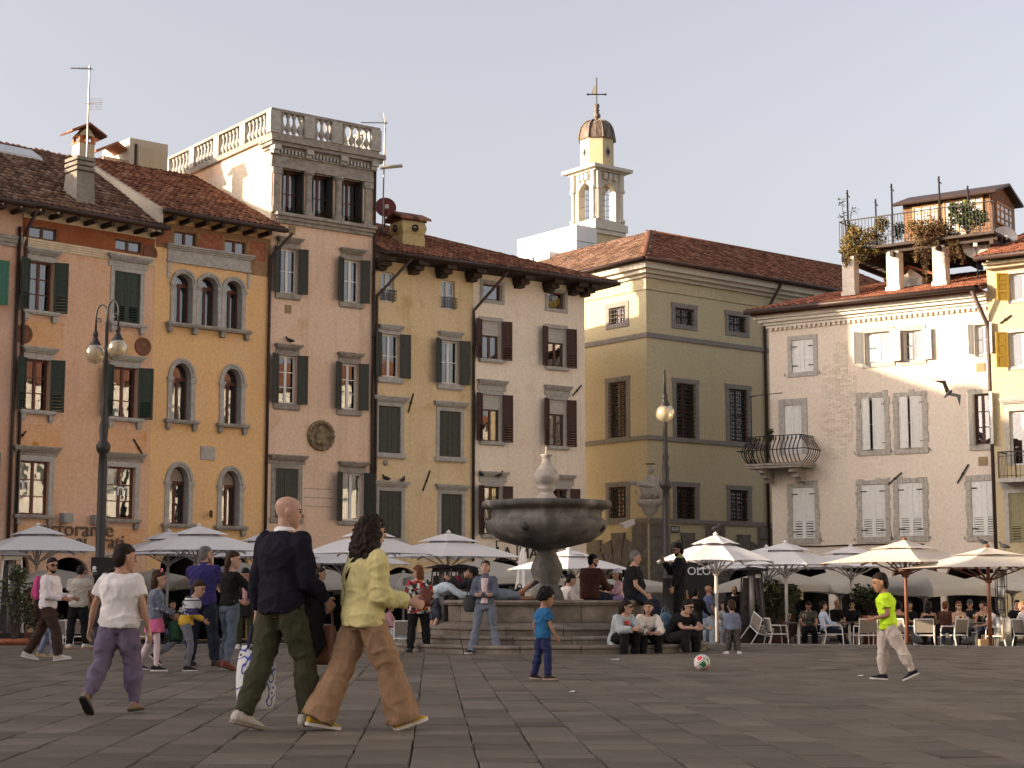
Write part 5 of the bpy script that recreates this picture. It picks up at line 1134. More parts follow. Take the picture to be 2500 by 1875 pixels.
# low tiled vent hood and the pale access housing beside the tower
yc_ = 6.0; u, zt = f2.uz(cTL(775, 790), yc_); mb = MB(); mb.box(u - .45, u + .45, yc_, yc_ + .6, zr2 - .6, zt); ch = h2.P('chimney', mb, CHPL); mb = MB()
for s_ in (-1, 1): mb.hexa([(u, yc_ - .2, zt + .5), (u + s_ * .85, yc_ - .2, zt + .05), (u + s_ * .85, yc_ + .8, zt + .05), (u, yc_ + .8, zt + .5)], [(u, yc_ - .2, zt + .6), (u + s_ * .85, yc_ - .2, zt + .13), (u + s_ * .85, yc_ + .8, zt + .13), (u, yc_ + .8, zt + .6)])
mb.build('cap_tile', TILE, ch)
yc_ = 5.6; u0, zt = f2.uz(cTL(878, 645), yc_); u1, zb = f2.uz(cTL(1130, 880), yc_); zt1 = f2.uz(cTL(1130, 700), yc_)[1]
PANEL = mat('pale_translucent_panel', (.36, .31, .22), .6, .15, 2, .05, 20, stretch=(1, 1, .1)); FRM = mat('pale_metal_frame', (.38, .34, .27), .5, .1, 5, .05, 40)
mb = MB(); mb.box(u0, u1, yc_, yc_ + 2.2, zb - .8, zt1 + .0); rh = h2.P('roof_housing', mb, FRM); mb = MB(); mb.box(u0 + .35, u1 - .25, yc_ - .03, yc_ - .002, zb - .3, zt1 - .25); mb.build('panel', PANEL, rh); mb = MB(); mb.box(u0 + .2, u0 + .3, yc_ - .02, yc_ - .002, zb - .3, zt1 - .2); mb.build('slot', IRON, rh)
# chimney with two round holes on the yellow house
u, o_, zb = roofhit(f4, cT2(1135, 1125), e4, RLz, -OV, 5.5); zt = f4.uz(cT2(1135, 940), o_)[1]; mb = MB(); hw2 = .5; H_ = zt - zb
prof = [(-.25, 1.0), (.45, .98), (.5, .9), (.62, 1.02), (.78, 1.1), (.92, 1.02), (1.0, .98)]
for (a, ka), (b, kb_) in zip(prof, prof[1:]): mb.hexa([(u - hw2 * ka, o_ + .45 - .45 * ka, zb + H_ * a), (u + hw2 * ka, o_ + .45 - .45 * ka, zb + H_ * a), (u + hw2 * ka, o_ + .45 + .45 * ka, zb + H_ * a), (u - hw2 * ka, o_ + .45 + .45 * ka, zb + H_ * a)], [(u - hw2 * kb_, o_ + .45 - .45 * kb_, zb + H_ * b), (u + hw2 * kb_, o_ + .45 - .45 * kb_, zb + H_ * b), (u + hw2 * kb_, o_ + .45 + .45 * kb_, zb + H_ * b), (u - hw2 * kb_, o_ + .45 + .45 * kb_, zb + H_ * b)])
ch = h4.P('chimney', mb, plaster('yellow_chimney_plaster', (.47, .39, .2), (.43, .34, .17)))
for (x, y, ax) in ((u + .02, o_ - .03, 'X'), (u - hw2 * 1.06, o_ + .45, 'Y')):
 mb = MB(); mb.lathe([(.14, 0), (.14, .06), (.1, .06), (.1, .01), (0, .01)], 16); mb.xform(Matrix.Translation((x, y, zb + H_ * .74)) @ Matrix.Rotation(pi / 2 if ax == 'X' else -pi / 2, 4, ax)); mb.build('round_vent', INSIDE, ch)
mb = MB(); 
for k in range(5):
 x0 = u - .68 + k * .272; 
 for s_ in (-1, 1): mb.hexa([(x0, o_ + .45, zt + .3), (x0 + .26, o_ + .45, zt + .3), (x0 + .26, o_ + .45 + s_ * .62, zt + .03), (x0, o_ + .45 + s_ * .62, zt + .03)][::s_], [(x0, o_ + .45, zt + .4), (x0 + .26, o_ + .45, zt + .4), (x0 + .26, o_ + .45 + s_ * .62, zt + .12), (x0, o_ + .45 + s_ * .62, zt + .12)][::s_])
mb.box(u - .55, u + .55, o_ - .05, o_ + .95, zt, zt + .06); mb.build('cap_tile', TILE, ch)
# skylight on the salmon roof
a, o_, zz = roofhit(f1, cTL(60, 770), e1, zr1); mb = MB(); sl = (zr1 - e1) / 6.3; mb.hexa([(a - .8, o_ - .3, zz - .3 * sl + .1), (a + 1.1, o_ - .3, zz - .3 * sl + .1), (a + 1.1, o_ + .5, zz + .5 * sl + .1), (a - .8, o_ + .5, zz + .5 * sl + .1)], [(a - .8, o_ - .3, zz - .3 * sl + .2), (a + 1.1, o_ - .3, zz - .3 * sl + .2), (a + 1.1, o_ + .5, zz + .5 * sl + .2), (a - .8, o_ + .5, zz + .5 * sl + .2)]); h1.P('skylight', mb, CABGL)
# aerials
ALU = mat('aerial_metal', (.16, .15, .14), .45, .1, 9, 0, metal=.7)
def yagi(mb, p, L_, n, w0, w1, d=(-1, 0, 0)):
 p = Vector(p); d = Vector(d); mb.tube([p, p + d * L_], .018, 5); s_ = d.cross(Vector((0, 0, 1)))
 for i in range(n): q = p + d * L_ * (i + .5) / n; w = w0 + (w1 - w0) * i / n; mb.tube([q - s_ * w, q + s_ * w], .009, 4)
p0 = at_dist(*cTL(590, 690), 57); pt_ = at_dist(*cTL(606, 165), 57); an = thing('aerial', 'tall thin television aerial mast behind the chimney at upper left', 'aerial', p0); mb = MB(); H_ = pt_.z - p0.z; mb.tube([(0, 0, -1.5), ((pt_.x - p0.x), 0, H_)], .03, 6); mb.build('mast', ALU, an); mb = MB(); yagi(mb, (pt_.x - p0.x + .1, 0, H_ - .12), .8, 10, .2, .07, Vector((-1, .1, .06)).normalized()); mb.build('antenna', ALU, an)
mb = MB(); zz = H_ * .5
for i in range(7): mb.tube([(.03, 0, zz - .2 + i * .066), (.48, 0, zz - .2 + i * .066)], .006, 4)
mb.tube([(-.1, -.05, zz), (.5, -.05, zz + .06)], .015, 5); mb.build('grid_antenna', FRM, an)
p0 = at_dist(*cT2(925, 790), 63); pt_ = at_dist(*cT2(941, 268), 63); an = thing('aerial', 'television aerial mast rising above the dark red dish, right of the tower', 'aerial', p0); mb = MB(); H_ = pt_.z - p0.z; mb.tube([(0, 0, -1.5), (pt_.x - p0.x, 0, H_)], .03, 6); mb.build('mast', ALU, an); mb = MB(); yagi(mb, (pt_.x - p0.x + .1, 0, H_ - .05), 1.05, 12, .2, .08, Vector((-1, .05, .03)).normalized()); mb.tube([(0, 0, H_ + .35), (.1, 0, H_ - .4)], .01, 4); mb.tube([(-.2, 0, H_ + .35), (.05, 0, H_ - .1)], .01, 4); mb.build('antenna', ALU, an); mb = MB(); zz = at_dist(*cT2(940, 578), 63).z - p0.z; mb.tube([(-.1, -.05, zz - .03), (.75, -.05, zz + .06)], .07, 6); mb.build('tube_antenna', FRM, an)
# white plant room behind
pc = at_dist(*cT3(625, 1480), 82); WHT = mat('bright_white_panel', (.74, .74, .72), .5, .04, 2, .05, 20)
blk = thing('apartment_block', 'white flat topped rooftop volume between the wide tiled eave and the bell tower', 'building', (pc.x, pc.y, G), radians(38.5))
zt = at_dist(*cT3(625, 1200), 82).z - G; zm = at_dist(*cT3(625, 1320), 82).z - G
mb = MB(); mb.box(0, 1.35, 0, 4.7, zm + .03, zt); mb.build('upper_volume', WHT, blk); mb = MB(); mb.box(.02, 1.33, .02, 4.68, .0, zm); mb.build('wall', WHT, blk); mb = MB(); mb.box(-1.0, -.05, .9, 4.4, zm - 3, at_dist(*cT3(480, 1380), 81.5).z - G); mb.build('lower_volume', WHT, blk)
for i in range(6): mb = MB(); y = 2.1 + i * .38; mb.box(-1.03, -1.0, y, y + .1, zm - 2.5, at_dist(*cT3(480, 1395), 81.5).z - G); mb.build('slot', INSIDE, blk)
mb = MB(); mb.tube([(.4, -.1, zm - .6), (.75, -.3, zm - .6), (.85, -.3, zm - .9), (.85, -.3, zm - 1.8)], .13, 8); mb.build('vent_pipe', CHPL, blk)
# bell tower
BT = at_dist(*cT3(768, 1180), 130); S_ = 2.85; BTA = radians(38.2); dX = Vector((cos(BTA), sin(BTA), 0)); dY_ = Vector((-sin(BTA), cos(BTA), 0)); c0 = BT + dX * S_ / 2 + dY_ * S_ / 2
tw = thing('bell_tower', 'slender cream bell tower with an open belfry and a ribbed dome', 'bell tower', (c0.x, c0.y, G), BTA)
zT = lambda y: at_dist(*cT3(768, y), 130).z - G
BTP = plaster('cream_tower_plaster', (.62, .52, .33), (.58, .48, .29)); BTS = mat('white_tower_stone', (.6, .55, .46), .85, .14, 3, .2, 20)
h = S_ / 2; mb = MB(); mb.box(-h, h, -h, h, 0, zT(1225)); mb.build('shaft', BTP, tw); mb = MB(); mb.box(-h - .18, h + .18, -h - .18, h + .18, zT(1262), zT(1232)); mb.box(-h - .3, h + .3, -h - .3, h + .3, zT(1230), zT(1178)); mb.box(-h - .12, h + .12, -h - .12, h + .12, zT(1176), zT(1155)); mb.build('ledge', BTS, tw)
b0, b1, bs = zT(1155), zT(800), zT(940); pw = .72; bel = MB()
for sx in (-1, 1):
 for sy in (-1, 1): bel.box(min(sx * h, sx * (h - pw)), max(sx * h, sx * (h - pw)), min(sy * h, sy * (h - pw)), max(sy * h, sy * (h - pw)), b0, b1)
bel.box(-h + .01, h - .01, -h + .01, h - .01, b1 - .35, b1); ra = h - pw; n = 10
for R_ in range(4):
 M_ = Matrix.Rotation(R_ * pi / 2, 4, 'Z'); am = MB()
 for i in range(n):
  a, b = pi * i / n, pi * (i + 1) / n; p = [(-ra * cos(a), bs + ra * sin(a)), (-ra * cos(b), bs + ra * sin(b)), (-ra * cos(b), b1 - .3), (-ra * cos(a), b1 - .3)]
  am.hexa([(x, -h + .05, z) for x, z in p], [(x, -h + .5, z) for x, z in p])
 am.xform(M_); bel.merge(am)
belf = bel.build('belfry', BTS, tw)
for R_ in range(4):
 M_ = Matrix.Rotation(R_ * pi / 2, 4, 'Z'); mb = MB()
 for sx in (-1, 1):
  mb.tube([(sx * (h - .2), -h - .08, b0 + .2), (sx * (h - .2), -h - .08, bs + .1)], .13, 8); mb.box(sx * (h - .2) - .2, sx * (h - .2) + .2, -h - .28, -h, bs + .1, bs + .3); mb.box(sx * (h - .2) - .2, sx * (h - .2) + .2, -h - .28, -h, b0, b0 + .2); mb.box(sx * (h - .2) - .17, sx * (h - .2) + .17, -h - .22, -h, bs + .3, b1)
 for x in (-.55, -.05, .45): mb.box(x - .1, x + .2, -h - .25, -h, b1 - .6, b1 - .1)
 mb.box(-.14, .14, -h - .12, -h + .04, bs + ra, bs + ra + .45); mb.xform(M_); mb.build('columns', BTS, belf)
 mb = MB()
 for k in range(4): mb.tube([(-ra, -h + .3, b0 + .35 + k * .9), (ra, -h + .3, b0 + .35 + k * .9)], .02, 4)
 mb.tube([(0, -h + .3, b0), (0, -h + .3, bs + ra)], .02, 4); mb.xform(M_); mb.build('iron_grille', IRON, belf)
mb = MB(); mb.box(-h - .25, h + .25, -h - .25, h + .25, b1 + .002, b1 + .16); mb.box(-h - .62, h + .62, -h - .62, h + .62, b1 + .162, b1 + .42); mb.build('cornice', BTS, tw)
zo0, zo1 = b1 + .42, zT(540); rO = 1.42; oc = [(rO * cos(radians(22.5 + 45 * k)), rO * sin(radians(22.5 + 45 * k))) for k in range(8)]; mb = MB(); mb.hexa([(x, y, zo0) for x, y in oc], [(x, y, zo1) for x, y in oc]); drum = mb.build('drum', BTP, tw)
for k in range(8):
 a = radians(45 * k); rr = rO * cos(radians(22.5)); M_ = Matrix.Rotation(a + pi / 2, 4, 'Z'); zz = (zo0 + zo1) / 2 + .1
 if k % 2: continue
 for s_, m_, y in ((1, STONED, .02), (.55, INSIDE, .035)): mb = MB(); d = [(0, -.55 * s_), (.27 * s_, 0), (0, .55 * s_), (-.27 * s_, 0)]; mb.hexa([(x, -rr - y, zz + z) for x, z in d], [(x, -rr + .02, zz + z) for x, z in d]); mb.xform(M_); mb.build('diamond_window', m_, drum)
LEAD = ramp_mat('weathered_copper_sheet', [(0, (.06, .045, .036)), (.4, (.12, .088, .068)), (.65, (.2, .15, .115)), (1, (.4, .35, .3))], .55, 3, 6, bump=.3, bscale=20, stretch=(2, 2, .25))
zd0, zd1 = zo1, zT(385); mb = MB(); H_ = zd1 - zd0; nv = 9; vs = []; fs = []
for i in range(nv):
 t = i / (nv - 1); r = (rO + .1) * (cos(t * pi / 2) ** .72) if i < nv - 1 else .1
 for k in range(16): a = radians(22.5 * k); rr = r * (1.0 if k % 2 else cos(radians(22.5)) * 1.05); vs.append((rr * cos(a), rr * sin(a), zd0 + H_ * sin(t * pi / 2)))
for i in range(nv - 1):
 for k in range(16): fs.append((i * 16 + k, i * 16 + (k + 1) % 16, (i + 1) * 16 + (k + 1) % 16, (i + 1) * 16 + k))
fs.append(tuple(range(15, -1, -1))); mb.add(vs, fs)
dome = mb.build('dome', LEAD, tw)
for k in range(8):
 mb = MB(); a = radians(22.5 + 45 * k); mb.tube([((rO + .14) * (cos(t * pi / 2 / 8) ** .72) * cos(a), (rO + .14) * (cos(t * pi / 2 / 8) ** .72) * sin(a), zd0 + H_ * sin(t * pi / 2 / 8) + .02) for t in range(8)], .07, 5); mb.build('dome_rib', LEAD, dome)
mb = MB(); mb.box(-rO - .0, rO, -rO, rO, zd0 - .06, zd0 + .0) if False else None; zf = zd1; k_ = zT(260) - zd1
mb.lathe([(.16, -.2), (.2, 0), (.13, .12 * k_), (.3, .2 * k_), (.32, .3 * k_), (.14, .55 * k_), (.26, .62 * k_), (.14, .7 * k_), (.24, .85 * k_), (.2, .98 * k_), (0, 1.0 * k_)], 14, (0, 0, zf)); mb.build('finial', LEAD, tw, True)
mb = MB(); zp = zT(262); ztp = zT(62); mb.tube([(0, 0, zp), (0, 0, ztp)], .045, 6); zc_ = zT(188); RX = Matrix.Rotation(-BTA, 4, 'Z'); cm = MB(); cm.tube([(-.72, 0, zc_), (.72, 0, zc_)], .05, 6); cm.sphere((-.72, 0, zc_), .1, 6, 4); cm.sphere((.72, 0, zc_), .1, 6, 4); cm.xform(RX); mb.merge(cm); mb.build('cross', IRON, tw)
mb = MB(); zv = zT(155); mb.hexa([(-.45, -.012, zv - .3), (-.03, -.012, zv - .35), (-.03, -.012, zv + .45), (-.2, -.012, zv + .35)], [(-.45, .012, zv - .3), (-.03, .012, zv - .35), (-.03, .012, zv + .45), (-.2, .012, zv + .35)]); mb.xform(RX); mb.build('weather_vane', FRM, tw)
# ------------------------------------------------------------------ unseen rest of the square: plain houses put in for shade and bounced light
PLAINW = [plaster('plain_wall_%s' % n_, c, tuple(x * .92 for x in c)) for n_, c in (('sand', (.5, .4, .27)), ('rose', (.46, .31, .22)), ('cream', (.56, .49, .37)), ('ochre', (.46, .32, .14)), ('pale', (.74, .7, .62)))]  # the pale wash is for walls that bounce sunlight back
DARKPANE = mat('dark_window_opening', (.04, .04, .042), .2, .1, 3, 0, spec=.6)
def plain_house(label, f, W, H, wi, depth=9, roof_h=2.4):
 t = thing('house', label, 'house', (f.o.x, f.o.y, G), f.a); mb = MB(); mb.box(.01, W - .01, 0, depth, 0, H); mb.build('wall', PLAINW[wi], t)
 mb = MB(); mb.hexa([(-.1, -.8, H), (W + .1, -.8, H), (W + .1, depth + .8, H), (-.1, depth + .8, H)], [(-.1, depth / 2 - .05, H + roof_h), (W + .1, depth / 2 - .05, H + roof_h), (W + .1, depth / 2 + .05, H + roof_h), (-.1, depth / 2 + .05, H + roof_h)]); mb.build('roof', TILE, t)
 n = max(2, int(W / 2.6)); wb = None
 for i in range(n):
  for k in range(int((H - 4) / 3.4) + 1):
   u = W * (i + .5) / n; z = 4.3 + k * 3.4
   if z + 1.7 > H: continue
   if wb is None:
    m_ = MB(); m_.box(-.5, .5, -.03, .0, 0, 1.6); m_.box(-.65, .65, -.12, -.032, -.12, -.0); wb = m_.build('window', DARKPANE, t, loc=(u, 0, z))
    s2 = MB(); s2.box(-1.02, -.52, -.08, -.032, 0, 1.6); s2.box(.52, 1.02, -.08, -.032, 0, 1.6); sh_ = s2.build('shutter', GREENSH, wb)
   else:
    c = wb.copy(); col.objects.link(c); c.location = (u, 0, z); c.parent = t; d_ = sh_.copy(); col.objects.link(d_); d_.parent = c
 return t
bl_ = [(0, 8.5, 11.6, 0, 'sand coloured'), (8.6, 6.4, 11.9, 1, 'rose coloured'), (15.1, 20.2, 7.4, 2, 'low cream'), (35.4, 13, 13.4, 3, 'ochre')]  # the cream house is kept low so sun reaches the beige parasols
for s0, W, H, wi, nm in bl_:
 f = Fac(f0.pt(0) - f0.d * (s0 + W), f0.a); plain_house('plain %s unseen house continuing the left row, put in to shape the shade' % nm, f, W, H, wi)
for y0, W, H, wi, nm in ((-36, 20, 12.6, 1, 'rose coloured'), (-15.9, 18, 13.2, 0, 'sand coloured'), (2.2, 17, 12.8, 3, 'ochre')):  # unseen row put in to keep sun off the foreground paving
 plain_house('plain %s unseen house put in on the left side to shade the square' % nm, Fac((-52, y0, 0), pi / 2), W, H, wi)
for x0, y0, W, H, nm in ((22, -50, 14, 11, 'pale stuccoed'), (32, -38, 14, 12, 'pale grey')):  # unseen pair, pale and turned to the sun to bounce light back
 f = Fac((x0, y0, 0), radians(-135)); plain_house('plain %s unseen house put in far behind the camera to bounce sunlight' % nm, f, W, H, 4)
fr_e = fr2.pt(WR); plain_house('plain cream house beyond the mustard shuttered house', Fac((fr_e.x + .05, fr_e.y, 0), aw), 9, 10.5, 4)
for y0, W, H, nm in ((46, 17, 14, 'pale cream'), (28.9, 18, 15, 'white stuccoed'), (10.8, 18, 14.5, 'pale sandy'), (-7.3, 18, 14, 'off white')):  # unseen row made pale, tall and close to bounce sunlight onto the facades
 f = Fac((31, y0, 0), radians(-90)); plain_house('plain %s unseen house put in on the right side to bounce sunlight' % nm, f, W, H, 4)
# ================================================================== FOUNTAIN
FX = at_dist(1335, 1458, 33.0); FX.z = 0; FST = ramp_mat('fountain_stone', [(0, (.07, .058, .047)), (.4, (.125, .105, .086)), (.7, (.165, .14, .115)), (1, (.23, .20, .165))], .85, 2.2, 7, bump=.35, bscale=30)
BOWLM = ramp_mat('dark_wet_bowl_stone', [(0, (.035, .034, .032)), (.4, (.075, .071, .066)), (.65, (.115, .108, .10)), (.85, (.18, .165, .145)), (1, (.3, .27, .23))], .7, 2.6, 8, bump=.35, bscale=26, stretch=(1, 1, .6))
ft = thing('fountain', 'round stone fountain with a wide dark bowl on a baluster pedestal above three steps', 'fountain', FX)
def arcstone(name, parent, r0, r1, z0, z1, a0, a1, m, n=6, nose=.03):
 mb = MB(); vs = []; fs = []
 for i in range(n + 1):
  a = a0 + (a1 - a0) * i / n; c, s_ = cos(a), sin(a)
  for r, z in ((r0, z0), (r1 - nose, z0), (r1 - nose, z1 - .07), (r1, z1 - .055), (r1 + .004, z1 - .03), (r1 - .02, z1), (r0, z1)): vs.append((r * c, r * s_, z))
 for i in range(n):
  for k in range(7): fs.append((i * 7 + k, i * 7 + (k + 1) % 7, (i + 1) * 7 + (k + 1) % 7, (i + 1) * 7 + k))
 fs.append(tuple(range(6, -1, -1))); fs.append(tuple(n * 7 + k for k in range(7))); mb.add(vs, fs); return mb.build(name, m, parent)
for i, (r, z0, z1, nst) in enumerate(((3.12, -.03, .15, 18), (2.72, .15, .30, 16), (2.36, .30, .46, 14))):
 mb = MB(); mb.lathe([(r - .06, z0), (r - .06, z1 - .02), (.5, z1 - .02)], 64); st_ = mb.build('step', JOINT, ft)
 for k in range(nst): a0 = 2 * pi * (k + .37 * i) / nst; arcstone('stone', st_, 1.7, r, z0, z1 + rp.uniform(-.003, .003), a0 + .003, a0 + 2 * pi / nst - .003, FST)
mb = MB(); mb.lathe([(2.12, .46), (2.1, .49), (2.03, .51), (1.95, .53), (1.9, .545), (1.9, .84), (1.95, .86), (1.97, .88)], 64); bs_ = mb.build('basin', FST, ft, False)
for k in range(14): a0 = 2 * pi * (k + .2) / 14; arcstone('rim_stone', bs_, 1.6, 2.02, .86, .945, a0 + .002, a0 + 2 * pi / 14 - .002, FST, 6, .02); 
for k in range(14):
 a0 = 2 * pi * (k + .2) / 14; mb = MB(); vs = []; fs = []; n = 5
 for i in range(n + 1):
  a = a0 + .004 + (2 * pi / 14 - .008) * i / n
  for r, z in ((1.86, .55), (1.925, .55), (1.925, .855), (1.86, .855)): vs.append((r * cos(a), r * sin(a), z))
 for i in range(n):
  for j in range(4): fs.append((i * 4 + j, i * 4 + (j + 1) % 4, (i + 1) * 4 + (j + 1) % 4, (i + 1) * 4 + j))
 fs += [(3, 2, 1, 0), tuple(n * 4 + j for j in range(4))]; mb.add(vs, fs); mb.build('wall_panel', FST, bs_)
mb = MB(); mb.lathe([(1.62, .9), (1.6, .6), (0, .58)], 48); mb.build('basin_lining', BOWLM, ft)
mb = MB(); mb.lathe([(1.6, .70), (0, .701)], 48); WATER = mat('fountain_water', (.02, .03, .03), .06, .1, 3, .3, 9, spec=.6); mb.build('water', WATER, ft)
pz = lambda y: at_dist(1326, y, 33).z
mb = MB(); mb.lathe([(.42, .6), (.42, .9), (.36, .93), (.33, 1.0), (.30, 1.12), (.24, 1.2), (.22, 1.26), (.25, 1.29), (.25, 1.33), (.29, 1.42), (.315, 1.52), (.3, 1.62), (.235, 1.76), (.19, 1.86), (.2, 1.9), (.23, 1.92), (.23, 1.96), (.2, 1.98)], 28); mb.build('pedestal', BOWLM, ft, True)
rim = pz(1226); mb = MB(); k_ = 33 / 4127
bp_ = [(.22, 1.93), (.35, 1.95), (.83, 2.08), (1.05, 2.24), (1.12, 2.36), (1.13, 2.46), (1.1, 2.50), (1.05, 2.52), (1.03, 2.56), (1.03, 2.66), (1.08, 2.70), (1.17, 2.73), (1.21, 2.77), (1.22, 2.82), (1.2, 2.86), (1.12, 2.86), (1.08, 2.78), (.6, 2.55), (0, 2.5)]
mb.lathe(bp_, 56); mb.v = [(x * 1.05, y * 1.05, z) for x, y, z in mb.v]; bowl = mb.build('bowl', BOWLM, ft, True)
for k, a in enumerate((-112, -22, 68, 158)):
 mb = MB(); c = Vector((1.1 * cos(radians(a)), 1.1 * sin(radians(a)), 2.36)); mb.sphere(c, .1, 10, 8, sc=(1, 1, 1.15)); mb.sphere(c + Vector((cos(radians(a)), sin(radians(a)), -.3)) * .07, .055, 8, 6); mb.sphere(c + Vector((-sin(radians(a)) * .07, cos(radians(a)) * .07, .08)), .035, 6, 4); mb.sphere(c + Vector((sin(radians(a)) * .07, -cos(radians(a)) * .07, .08)), .035, 6, 4); mb.build('lion_spout', mat('dark_spout_stone', (.03, .028, .026), .6, .2, 9, .4, 30), bowl, True)
mb = MB(); mb.lathe([(.3, 2.5), (.28, 2.84), (.24, 2.88), (.2, 2.95), (.14, 3.02), (.13, 3.06), (.17, 3.1), (.17, 3.14), (.13, 3.16), (.2, 3.22), (.25, 3.3), (.255, 3.36), (.23, 3.44), (.16, 3.52), (.11, 3.6), (.09, 3.68), (.085, 3.74), (.12, 3.77), (.12, 3.79), (.03, 3.8), (.02, 3.88), (.015, 3.95)], 24); mb.build('finial', mat('pale_finial_stone', (.3, .27, .24), .85, .35, 9, .6, 30), ft, True)
# ================================================================== LAMP POSTS
LAMPI = mat('lamp_post_iron', (.035, .032, .03), .5, .2, 6, .1, 40, .3)
def lamp_post(label, X, Y, Z, H, rz, pr):
 t = thing('lamp_post', label, 'street lamp', (X, Y, Z), rz, 'twin globe lamp posts'); mb = MB()
 mb.lathe([(.34, 0), (.34, .12), (.28, .16), (.28, .5), (.22, .56), (.2, .75), (.24, .8), (.17, .9), (.14, 1.1), (.13, 1.9), (.17, 1.95), (.17, 2.02), (.12, 2.08), (.115, H * .52), (.1, H * .56), (.17, H * .57), (.19, H * .585), (.1, H * .6), (.12, H * .64), (.08, H * .66), (.11, H * .68), (.07, H * .7), (.065, H * .82), (.09, H * .825), (.05, H * .835), (.045, H * .94)], 16); mb.build('pole', LAMPI, t, True)
 R = .165 * pr
 for s_ in (-1, 1):
  mb = MB(); zc = H - .3 + .05 * s_; pts = [(0, 0, H * .9)] + [(s_ * (R - R * cos(a)), 0, zc + .28 * sin(a)) for a in [pi * i / 10 for i in range(1, 11)]]
  e = pts[-1]; pts.append((e[0], 0, e[2] - .42 * pr)); mb.tube(pts, .026, 6); x0 = e[0] - s_ * .09 * pr
  mb.tube([(e[0], 0, e[2] - .2)] + [(x0 + s_ * (.09 - .007 * i) * pr * cos(.55 * i), 0, e[2] - .14 + (.09 - .007 * i) * pr * sin(.55 * i)) for i in range(1, 12)], .02, 5); mb.build('arm', LAMPI, t, True)
  zg_ = e[2] - .42 * pr; mb = MB(); mb.lathe([(.02, .02), (.06, 0), (.07, -.12), (.05, -.14), (.09, -.24), (.15, -.34), (.15, -.37), (.0, -.37)], 14, (e[0], 0, zg_)); mb.build('lamp_cap', LAMPI, t, True)
  mb = MB(); mb.sphere((e[0], 0, zg_ - .58), .265, 20, 14); gl = mb.build('globe', LAMPGLASS, t, True); mb = MB(); mb.tube([(e[0], 0, zg_ - .38), (e[0], 0, zg_ - .62)], [.05, .085], 8); mb.build('bulb', FRM, gl)
 return t
zl = at_dist(222 * 1.1302, 652 * 1.1302, 43).z; px = at_dist(252, 1100, 43); lamp_post('tall dark twin globe lamp post in front of the salmon house', px.x, 43, G, zl - G, radians(-18), 1.0)
zl = at_dist(1438 * 1.1302, 800 * 1.1302, 50).z; px = at_dist(1626, 1200, 50); lamp_post('twin globe lamp post seen edge on before the olive corner palace', px.x, 50, G, zl - G, radians(82), 1.0)
# ================================================================== CAFE TERRACE
def fabric(name, c, tr=.28):
 m = mat(name, c, .85, .06, 3, .12, 12); nt = m.node_tree; N = nt.nodes; L = nt.links; b = N['Principled BSDF']; o = N['Material Output']; t = N.new('ShaderNodeBsdfTranslucent'); mx = N.new('ShaderNodeMixShader'); mx.inputs[0].default_value = tr; t.inputs[0].default_value = (*c, 1)
 L.new(b.outputs[0], mx.inputs[1]); L.new(t.outputs[0], mx.inputs[2]); L.new(mx.outputs[0], o.inputs[0]); return m
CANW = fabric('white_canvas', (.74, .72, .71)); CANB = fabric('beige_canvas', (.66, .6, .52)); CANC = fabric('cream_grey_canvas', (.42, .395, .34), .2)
POLEW = mat('pale_metal_pole', (.4, .38, .37), .45, .1, 5, 0, metal=.2); POLEB = mat('varnished_wood_pole', (.14, .05, .025), .5, .25, 6, .1, 40)
def xyz(p, D): return at_dist(p[0], p[1], D)
